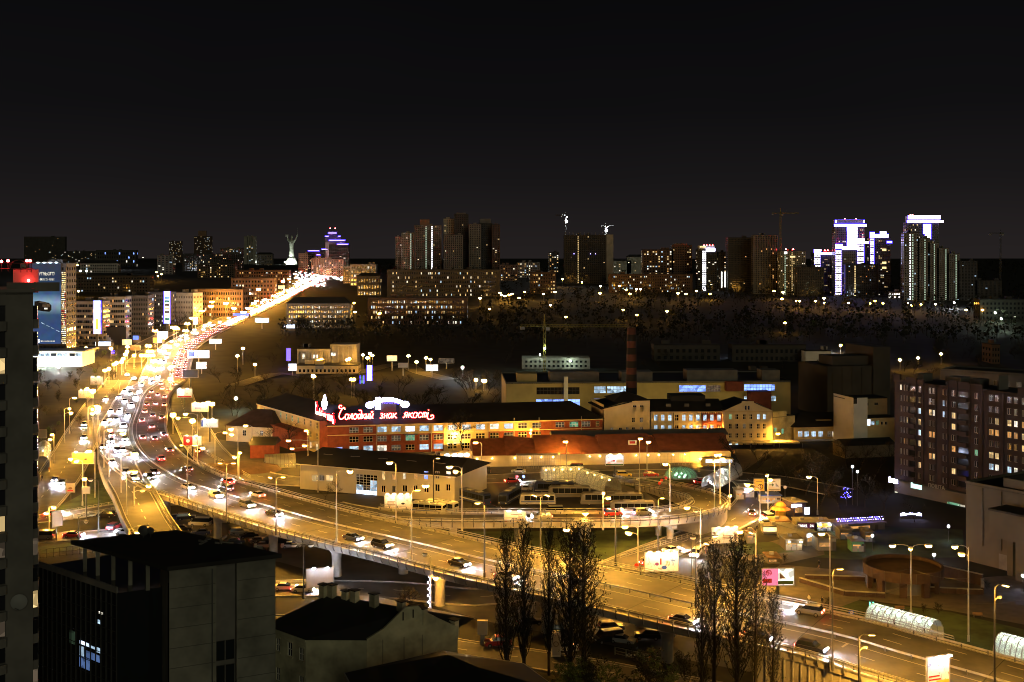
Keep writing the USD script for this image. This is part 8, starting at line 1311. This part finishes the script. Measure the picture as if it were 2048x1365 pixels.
# fences
def fence(label, q0, q1, h=1.1, n=None, m='steel', z=0.0):
    a, c = W(*q0, z), W(*q1, z); d = c - a; L = np.hypot(d[0], d[1]); t = thing('fence', label, 'fence', a, math.atan2(d[1], d[0])); n = n or max(4, int(L / 2)); 
    for i in range(n + 1): obj('fence_post', MB().box(L * i / n - .05, L * i / n + .05, -.05, .05, -.1, h), m, t)
    for zz in (h - .08, h * .5, .2): obj('fence_rail', MB().box(0, L, -.03, .03, zz, zz + .07), m, t)
fence('dark lattice fence behind the office block', (80, 1118), (260, 1098), 2.0, 14, 'steel_dark'); fence('fence along the underpass street below the loop ramp', (1240, 1118), (1425, 1062), 1.2); fence('barrier along the upper cross street', (78, 1037), (232, 1009), .9); fence('barrier along the middle of the cross street', (112, 1043), (238, 1020), .9); fence('railing on the right frontage street', (410, 935), (470, 962), 1.1); fence('fence beside the mound', (410, 908), (500, 958), 1.2); fence('plaza railing before the metro entrances', (1660, 1238), (1760, 1262), 1.1); fence('car park fence right of the poplars', (1230, 1310), (1320, 1330), 1.3)
# fairy light poles
p = W(858, 1228); t = thing('fairy_light_string', 'string of white fairy lights wound down the old lamp pole', 'fairy lights', p); [obj('bulb', MB().box(.25 * math.cos(i * .9) - .07, .25 * math.cos(i * .9) + .07, .25 * math.sin(i * .9) - .32, .25 * math.sin(i * .9) - .2, .4 + i * .17, .52 + i * .17), 'led_white', t) for i in range(38)]; obj('wire', MB().tube([(.25 * math.cos(i * .9), .25 * math.sin(i * .9) - .2, .45 + i * .17) for i in range(38)], .02, 3), 'steel_dark', t)
p = W(1693, 1012); t = thing('star_lights', 'cluster of deep blue star lights hanging among dark trees', 'decorative lights', p); r2 = random.Random(4)
for i in range(22): x, z = r2.gauss(0, .75), 3.2 + r2.gauss(0, 1.0); c = trimesh.creation.icosphere(0, .09); c.apply_translation((x, r2.uniform(-.5, .5), z)); obj('bulb', (c.vertices, c.faces), 'star_blue', t)
obj('support_pole', MB().tube([(0, 0, -.1), (0, 0, 5)], .06, 5), 'steel_dark', t)
t = thing('shop_sign', 'flat white glowing shop sign strip on dark ground left of the concrete hall', 'sign', W(1822, 1038)); obj('strip', MB().loft([np.array([(x, y, .9 + .25 * math.cos(x)) for x in np.linspace(-2.6, 2.6, 8)] + [(x, y, 1.4 + .15 * math.cos(x * 3)) for x in np.linspace(2.6, -2.6, 8)]) for y in (-.1, .0)]), 'led_white', t); obj('frame', MB().box(-2.6, 2.6, .02, .12, -.1, .85), 'steel_dark', t)
# ------------------------------------------------------------------ people
def person(label, px, base, top, legs, ang, stride=.3, z=0.0):
    t = thing('person', label, 'person', W(px, base, z), math.radians(ang)); S_ = lambda p, r: m3.Manifold.sphere(r, 10).translate(list(map(float, p))); Hh = lambda *q: m3.Manifold.batch_hull([S_(p, r) for p, r in q])
    up = [Hh(((0, 0, .95), .15), ((0, .08, 1.38), .15), ((0, -.08, 1.38), .15)), Hh(((0, 0, 1.45), .06), ((0, 0, 1.56), .055))]
    for s_ in (-1, 1): up += [Hh(((0, s_ * .2, 1.4), .065), ((-s_ * .12, s_ * .25, 1.12), .05)), Hh(((-s_ * .12, s_ * .25, 1.12), .05), ((s_ * .02 + .05, s_ * .24, .88), .038))]
    lo = [Hh(((0, s_ * .09, .92), .1), ((s_ * stride * .4 + .04, s_ * .09, .5), .07)) for s_ in (-1, 1)] + [Hh(((s_ * stride * .4 + .04, s_ * .09, .5), .07), ((s_ * stride, s_ * .09, .08), .05)) for s_ in (-1, 1)] + [Hh(((s_ * stride, s_ * .09, .05), .05), ((s_ * stride + .16, s_ * .09, .04), .04)) for s_ in (-1, 1)]
    b_ = m3.Manifold.batch_boolean(up + lo + [Hh(((0, 0, 1.66), .1), ((.02, 0, 1.62), .09))], m3.OpType.Add).to_mesh(); v, f = b_.vert_properties[:, :3], b_.tri_verts; zc = v[f].mean(1)[:, 2]
    obj('body', (v, f), 'skin', t, smooth=60); j = m3.Manifold.batch_boolean([m3.Manifold.batch_hull([S_((0, 0, .92), .17), S_((0, .09, 1.38), .17), S_((0, -.09, 1.38), .17)])] + up[2:], m3.OpType.Add).to_mesh(); obj('jacket', (j.vert_properties[:, :3] * (1.04, 1.04, 1.002), j.tri_verts), top, t, smooth=60); l_ = m3.Manifold.batch_boolean(lo, m3.OpType.Add).to_mesh(); obj('trousers', (l_.vert_properties[:, :3] * (1.03, 1.05, 1.0), l_.tri_verts), legs, t, smooth=60); h_ = Hh(((-.02, 0, 1.7), .1), ((-.05, 0, 1.63), .085)).to_mesh(); obj('hair', (h_.vert_properties[:, :3], h_.tri_verts), 'black_paint', t, smooth=60)
mat('skin', (.45, .28, .2), .6, 0)
for a in (('person in a dark jacket walking on the plaza left of the rotunda', 1638, 1137, 'black_paint', 'car_navy', 100), ('person in a pale jacket at the bridge side path', 1618, 1208, 'whitewall', 'black_paint', 200), ('person in dark clothes beside the pale jacketed one', 1644, 1212, 'black_paint', 'black_paint', 20), ('person in black by the amber stalls', 1514, 1064, 'black_paint', 'black_paint', 90), ('person waiting at the crossing by the bright billboard', 1468, 1098, 'car_navy', 'black_paint', 180), ('person walking behind the waiting one at the crossing', 1412, 1108, 'car_grey', 'car_navy', 270), ('person under the stair canopy right of the dome', 1418, 970, 'black_paint', 'black_paint', 0), ('person by the black van at the market wall', 940, 939, 'black_paint', 'black_paint', 0), ('person in a dark coat at the left tower canopy', 84, 962, 'black_paint', 'black_paint', 60), ('person with an orange jacket at the left pavement', 98, 945, 'orange_paint', 'black_paint', 240)): person(a[0], a[1], a[2], a[3], a[4], a[5])

def wire(label, a, ra, c, rc, ya, yc, sag=1.2):
    A, C = np.array([xat(a, ya), ya, zat(ra, ya)]), np.array([xat(c, yc), yc, zat(rc, yc)]); t = thing('overhead_wire', label, 'wire', A); g = np.linspace(0, 1, 13); obj('cable', MB().tube([(C - A) * f - np.array([0, 0, sag * 4 * f * (1 - f)]) for f in g], .022, 3), 'steel_dark', t)
for i, w in enumerate(((1822, 1138, 1660, 1148, 207.5, 209, .5), (1822, 1138, 1937, 1158, 207.5, 193, .6), (1822, 1164, 1700, 1196, 207.5, 205, .4), (1822, 1170, 1690, 1206, 207.5, 203, .4), (1660, 1150, 1590, 1162, 209, 215, .4), (1937, 1206, 2060, 1196, 193, 186, .5))): wire(('sagging wire from the three armed lamp to the tall plaza lamp', 'sagging wire from the three armed lamp to the twin lamp', 'upper slanting wire down to the left of the three armed lamp', 'lower slanting wire down to the left of the three armed lamp', 'short wire left of the tall plaza lamp', 'wire from the twin lamp to the right edge')[i], *w)
# ------------------------------------------------------------------ trees
def grow(rng, h, spread, levels, n0, leaf, twist=.3, up=.5, r0=None, start=.25):
    """a bare crown: trunk part, limbs part and leaf flecks"""
    tr, br, lf = MB(), MB(), MB(); tips = []
    def limb(p, d, L, r, lev):
        pts = [p]; n = 4 if lev < 2 else 3
        for i in range(n): d = d + np.array([rng.gauss(0, twist), rng.gauss(0, twist), rng.gauss(0, twist) * .5 + up * .12]); d /= np.linalg.norm(d); pts.append(pts[-1] + d * L / n)
        (tr if lev == 0 else br).tube(pts, np.linspace(r, r * .45, len(pts)), 6 if lev == 0 else (4 if lev == 1 else 3), False)
        if lev >= levels: tips.append((pts[-1], d)); return
        k = n0 if lev == 0 else max(3, n0 - 2 - lev)
        for i in range(k):
            f = start + (1 - start) * (i + rng.random()) / k if lev == 0 else .3 + .7 * rng.random(); j = min(n - 1, int(f * n)); q = pts[j] + (pts[j + 1] - pts[j]) * (f * n - j); a = rng.random() * 6.283 if lev else i * 2.4 + rng.random()
            o = np.array([math.cos(a), math.sin(a), 0.]); e = d * (.5 + up) + o * spread * (1.1 - .4 * f if lev == 0 else .8); e /= np.linalg.norm(e); limb(q, e, L * (.62 - .3 * f if lev == 0 else .55) * rng.uniform(.75, 1.15), r * (.5 if lev == 0 else .55), lev + 1)
        tips.append((pts[-1], d))
    limb(np.array([0, 0, -.3]), np.array([0, 0, 1.]), h * .82, r0 or h * .016, 0)
    for p, d in tips:
        for _ in range(leaf):
            c = p + np.array([rng.gauss(0, .35), rng.gauss(0, .35), rng.gauss(0, .35)]) * (h / 14); s_ = rng.uniform(.08, .17) * (h / 14) ** .5; a = np.array([rng.gauss(0, 1) for _ in range(3)]); a /= np.linalg.norm(a); b_ = np.cross(a, [rng.gauss(0, 1) for _ in range(3)]); b_ /= np.linalg.norm(b_); lf.quad(c - a * s_, c - b_ * s_ * .6, c + a * s_, c + b_ * s_ * .6)
    return tr, br, lf
def tree_proto(key, seed, h, spread, levels, n0, leaf, lm, **k):
    p = proto(key); tr, br, lf = grow(random.Random(seed), h, spread, levels, n0, leaf, **k); obj('trunk', tr, 'bark', p); obj('branches', br, 'twig', p)
    if lf.v: obj('crown', lf, lm, p, kind='stuff')
    return p
def poplar_proto(key, seed, h=23.0):
    rng = random.Random(seed); p = proto(key); tr, br, lf = MB(), MB(), MB(); tr.tube([(0, 0, -.5), (.1, 0, h * .3), (-.05, .1, h * .65), (0, 0, h * .97)], [.34, .26, .15, .03], 7, False)
    for i in range(120):
        f = .1 + .88 * (i + rng.random()) / 120; a = i * 2.4 + rng.random(); o = np.array([math.cos(a), math.sin(a), 0]); L = h * (.30 - .20 * f) * rng.uniform(.7, 1.2); w = (.9 + 1.1 * math.sin(math.pi * min(1, f * 1.05)) ** .7) * rng.uniform(.5, 1.1); q = np.array([0, 0, h * f])
        pts = [q, q + o * w * .55 + (0, 0, L * .3), q + o * w * .9 + (0, 0, L * .65), q + o * w * 1.0 + (0, 0, L)]; br.tube(pts, [.07, .05, .035, .012], 3, False)
        for _ in range(7):
            t = rng.uniform(.2, 1); j = min(2, int(t * 3)); c = pts[j] + (pts[j + 1] - pts[j]) * (t * 3 - j); e = c + np.array([rng.gauss(0, .32), rng.gauss(0, .32), rng.uniform(.2, .9)]); br.tube([c, e], [.018, .008], 3, False)
            for _ in range(4): g = c + (e - c) * rng.uniform(.2, 1.1) + np.array([rng.gauss(0, .12) for _ in range(3)]); s_ = rng.uniform(.07, .15); u = np.array([rng.gauss(0, .5), rng.gauss(0, .5), -1.0]); u /= np.linalg.norm(u); v = np.cross(u, [rng.gauss(0, 1) for _ in range(3)]); v /= np.linalg.norm(v); lf.quad(g - u * s_, g - v * s_ * .5, g + u * s_, g + v * s_ * .5)
    obj('trunk', tr, 'bark', p); obj('branches', br, 'twig', p); obj('crown', lf, 'leaf', p, kind='stuff'); return p
PO = [poplar_proto('poplar_one', 1), poplar_proto('poplar_two', 2), poplar_proto('poplar_three', 3)]
for i, (px, row, Y, lab) in enumerate(((1012, 1082, 172, 'slender poplar, first of the left group rising over the black roof'), (1048, 1064, 176, 'slender poplar, second of the left group'), (1098, 1072, 178, 'poplar in the left group with its top under the bright flat lamp pole'), (1140, 1070, 174, 'thick poplar beside the lit poster column, left half of a pair'), (1168, 1066, 178, 'thick poplar, right half of the pair over the car park'), (1404, 1150, 168, 'poplar at the left of the right hand group'), (1428, 1102, 172, 'poplar with the highest pointed top of the right hand group'), (1474, 1098, 166, 'densest poplar in the middle of the right hand group'), (1512, 1128, 169, 'poplar right of the densest one'), (1546, 1196, 164, 'lowest poplar at the right end of the group'))):
    z = zat(row, Y); copy(PO[(i * 2) % 3], 'poplar_tree', lab, 'tree', (xat(px, Y), Y, 0), i * 1.9, 'tall poplars in front of the bridge', ((1.0 + .25 * math.sin(i * 2.3)) * (1.3 if px in (1140, 1168, 1474) else 1.0), (1.0 + .25 * math.cos(i * 1.7)) * (1.3 if px in (1140, 1168, 1474) else 1.0), z / 23.0))
TP = [tree_proto('bare_tree', 11, 12, .75, 3, 7, 2, 'leaf'), tree_proto('wide_tree', 12, 11, .95, 3, 8, 5, 'leaf_brown'), tree_proto('slim_tree', 13, 13, .5, 3, 8, 3, 'leaf'), tree_proto('leafy_tree', 14, 10, .8, 3, 8, 9, 'leaf_green'), tree_proto('birch', 15, 12, .6, 3, 8, 4, 'leaf_brown', up=.1)]
BU = tree_proto('bush', 16, 4, 1.1, 2, 10, 16, 'leaf', start=.05); BG = tree_proto('green_bush', 17, 4, 1.1, 2, 10, 16, 'leaf_green', start=.05)
E_ = lambda a, b: ((a, 'at its left end'), (b, 'at its middle'), (9999, 'at its right end'))
WHERE = {0: ((110, 'by the left tower'), (180, 'below the floodlit hall'), (330, 'by the left slabs'), (420, 'near the amber slab'), (560, 'left of the factory'), (700, 'behind the neon slogan'), (860, 'below the filling station'), (1020, 'left of the yellow hall'), (1180, 'under the yellow crane'), (1330, 'round the chimney'), (1500, 'before the dark depots'), (1700, 'behind the silo'), (1880, 'above the plum block'), (9999, 'at the far right')), 'bushes at the bottom edge': ((1200, 'behind the lit poster column'), (1300, 'by the barrier boom'), (9999, 'before the right hand poplars')), 'bare trees before the brick slab': E_(800, 870), 'bare trees before the amber washed block': E_(615, 660), 'dark trees on the bank': ((710, 'below the amber washed block'), (940, 'below the brick slab'), (9999, 'right of the brick slab')), 'street trees among the left slabs': ((200, 'by the giant advert'), (300, 'by the dark podium'), (400, 'by the amber slab'), (9999, 'by the boulevard shops')), 'scrub on the left waste ground': ((110, 'by the left tower'), (170, 'below the floodlit hall'), (9999, 'beside the left street'))}
def tree(k, px, base, top, lab, group=None, z=None):
    p = T(px, base) if z is None else W(px, base, z); h = zat(top, p[1]) - p[2]; lab = (('low ' if h < 6 else 'middling ' if h < 10 else 'tall ') + lab + ' ' + next(b for a, b in WHERE.get(group, WHERE[0]) if px < a)) if group else lab; s_ = h / (12, 11, 13, 10, 12, 4, 4)[k]; nm = ('bare_tree', 'bare_tree', 'bare_tree', 'leafy_tree', 'birch_tree', 'bush', 'bush')[k]
    return copy((TP + [BU, BG])[k], nm, lab, 'bush' if k > 4 else 'tree', p, px * .7, group, s_)
for a in ((4, 540, 905, 853, 'bare birch left of the red factory annex'), (4, 578, 905, 845, 'tall weeping birch before the red factory annex'), (0, 1545, 985, 925, 'dark bare tree behind the white direction board'), (0, 1580, 975, 900, 'dark tree behind the arrow boards, taller'), (1, 1610, 990, 895, 'broad dark tree left of the amber lit yard'), (0, 1650, 985, 900, 'dark tree in the middle of the right tree group'), (2, 1482, 935, 862, 'slim bare tree before the gabled factory end'), (2, 1505, 955, 895, 'bare tree by the loading dock'), (1, 1695, 940, 880, 'amber lit bare tree in the yard, left'), (1, 1718, 942, 878, 'amber lit bare tree in the yard, middle'), (1, 1755, 945, 878, 'amber lit bare tree beside the plum block'), (2, 928, 905, 800, 'tall thin tree crossing the cream factory bay'), (2, 1102, 892, 815, 'bare poplar before the red factory bays'), (0, 650, 1000, 965, 'amber lit bare shrub tree before the terminal'), (1, 672, 1000, 962, 'second amber lit shrub tree before the terminal'), (3, 228, 738, 722, 'bright green small tree beside the floodlit hall'), (0, 610, 800, 745, 'dark tree on the slope above the factory roof'), (1, 690, 790, 735, 'dark bushy tree under the columned building'), (0, 660, 752, 735, 'amber lit bushy tree before the columned building'), (0, 505, 742, 700, 'amber lit tree by the right hand lawn lamp'), (0, 545, 735, 705, 'dim tree left of the columned building'), (0, 668, 655, 608, 'bare tree silhouetted before the amber washed block'), (0, 1000, 1045, 1000, 'small dark tree in the coach yard corner'), (0, 950, 1045, 1005, 'bare tree at the terminal end of the yard'), (1, 795, 1215, 1170, 'bare tree behind the old house chimneys'), (1, 820, 1215, 1165, 'second bare tree behind the old house'), (5, 1655, 1215, 1192, 'yellowish bush on the plaza edge left of the metro entrance'), (5, 1848, 1228, 1208, 'small conifer like bush left of the twin lamp'), (5, 1878, 1228, 1204, 'second small bush beside the lawn lamp'), (5, 1975, 1180, 1160, 'bush before the concrete hall'), (5, 1570, 1125, 1108, 'round dark bush by the brown pavilion'), (3, 1628, 665, 640, 'tree top lit by the slope lamp at the far right') , (2, 1640, 1010, 930, 'dark slim tree behind the curved lamp'), (1, 1730, 1015, 950, 'dark tree behind the blue star lights'), (1, 1680, 1020, 960, 'greenish dark tree left of the blue star lights'), (0, 1770, 1020, 955, 'dark tree before the plum block'), (0, 1830, 1045, 990, 'bare dark tree in front of the post office'), (0, 1480, 960, 905, 'dark tree by the glazed stair canopy'), (0, 1515, 930, 880, 'dark tree before the dock canopy')): tree(*a)
r3 = random.Random(31)
for i in range(16): px = 1130 + r3.uniform(0, 280); tree(6 if r3.random() < .6 else 5, px, 1372 + r3.uniform(-18, 60), 1372 - r3.uniform(30, 75) + 0, 'greenish bush at the bottom edge', 'bushes at the bottom edge', 0.0)
for i in range(46):
    px = r3.uniform(60, 230); base = r3.uniform(752, 880) - max(0, px - 120) * .5; tree(r3.choice([5, 0, 1, 6]), px, base, base - r3.uniform(9, 26), 'dark scrub on the waste ground', 'scrub on the left waste ground')
for i in range(70):
    px = r3.uniform(430, 1010); base = 790 - (px > 520) * 0 + r3.uniform(-20, 50) if px > 480 else r3.uniform(760, 880)
    if 560 < px and base > 828: base = 820
    tree(r3.choice([0, 1, 2]), px, base, base - r3.uniform(22, 48), 'dark bare tree', 'dark trees behind the factory')
for i in range(90):
    px = r3.uniform(1000, 2040); base = r3.uniform(625, 800) if px > 1600 else r3.uniform(640, 745); tree(r3.choice([0, 1, 2]), px, base, base - r3.uniform(14, 34), 'dark bare tree on the slope', 'dark trees on the wooded slope')
for i in range(40):
    px = r3.uniform(560, 1000); base = r3.uniform(655, 705); tree(r3.choice([0, 1, 5]), px, base, base - r3.uniform(10, 26), 'dark tree on the bank', 'dark trees on the bank')
for i in range(36):
    px = r3.uniform(740, 935); tree(r3.choice([0, 1]), px, 652, 652 - r3.uniform(18, 40), 'bare tree lit amber before the brick slab', 'bare trees before the brick slab') if i % 2 else tree(r3.choice([0, 1]), r3.uniform(575, 700), 658, 658 - r3.uniform(14, 34), 'bare tree lit amber before the amber washed block', 'bare trees before the amber washed block')
for i in range(40): px = r3.uniform(140, 500); base = 700 - (px - 140) * .22 + r3.uniform(-10, 12); tree(r3.choice([0, 1, 2]), px, base, base - r3.uniform(14, 40), 'bare street tree', 'street trees among the left slabs')
# a far wood that reads as one mass: leaf clumps and trunks
wm, wt = MB(), MB()
for i in range(3800):
    px = r3.uniform(-60, 2120); base = r3.choice([r3.uniform(606, 690), r3.uniform(541, 606), r3.uniform(526, 545)])
    if px < 560 and base > 545: continue
    if 540 < px < 960 and base > 560 and base < 655: continue
    if px < 720 and base < 575: continue
    p = T(px, base); h = r3.uniform(6, 12) if base > 560 else r3.uniform(9, 16); wt.tube([p, p + (0, 0, h * .5)], [.25, .12], 3, False)
    for _ in range(12): c = p + np.array([r3.gauss(0, h * .17), r3.gauss(0, h * .17), h * r3.uniform(.35, 1.0)]); s_ = h * r3.uniform(.06, .14); a = np.array([r3.gauss(0, 1) for _ in range(3)]); a /= np.linalg.norm(a); b_ = np.cross(a, [r3.gauss(0, 1) for _ in range(3)]); b_ /= np.linalg.norm(b_); wm.quad(c - a * s_, c - b_ * s_, c + a * s_, c + b_ * s_)
t = thing('far_wood', 'dark wood covering the slopes and the far ridge', 'woods', kind='stuff'); obj('foliage', wm, 'leaf_dark', t, kind='stuff'); obj('trunks', wt, 'bark', t, kind='stuff')
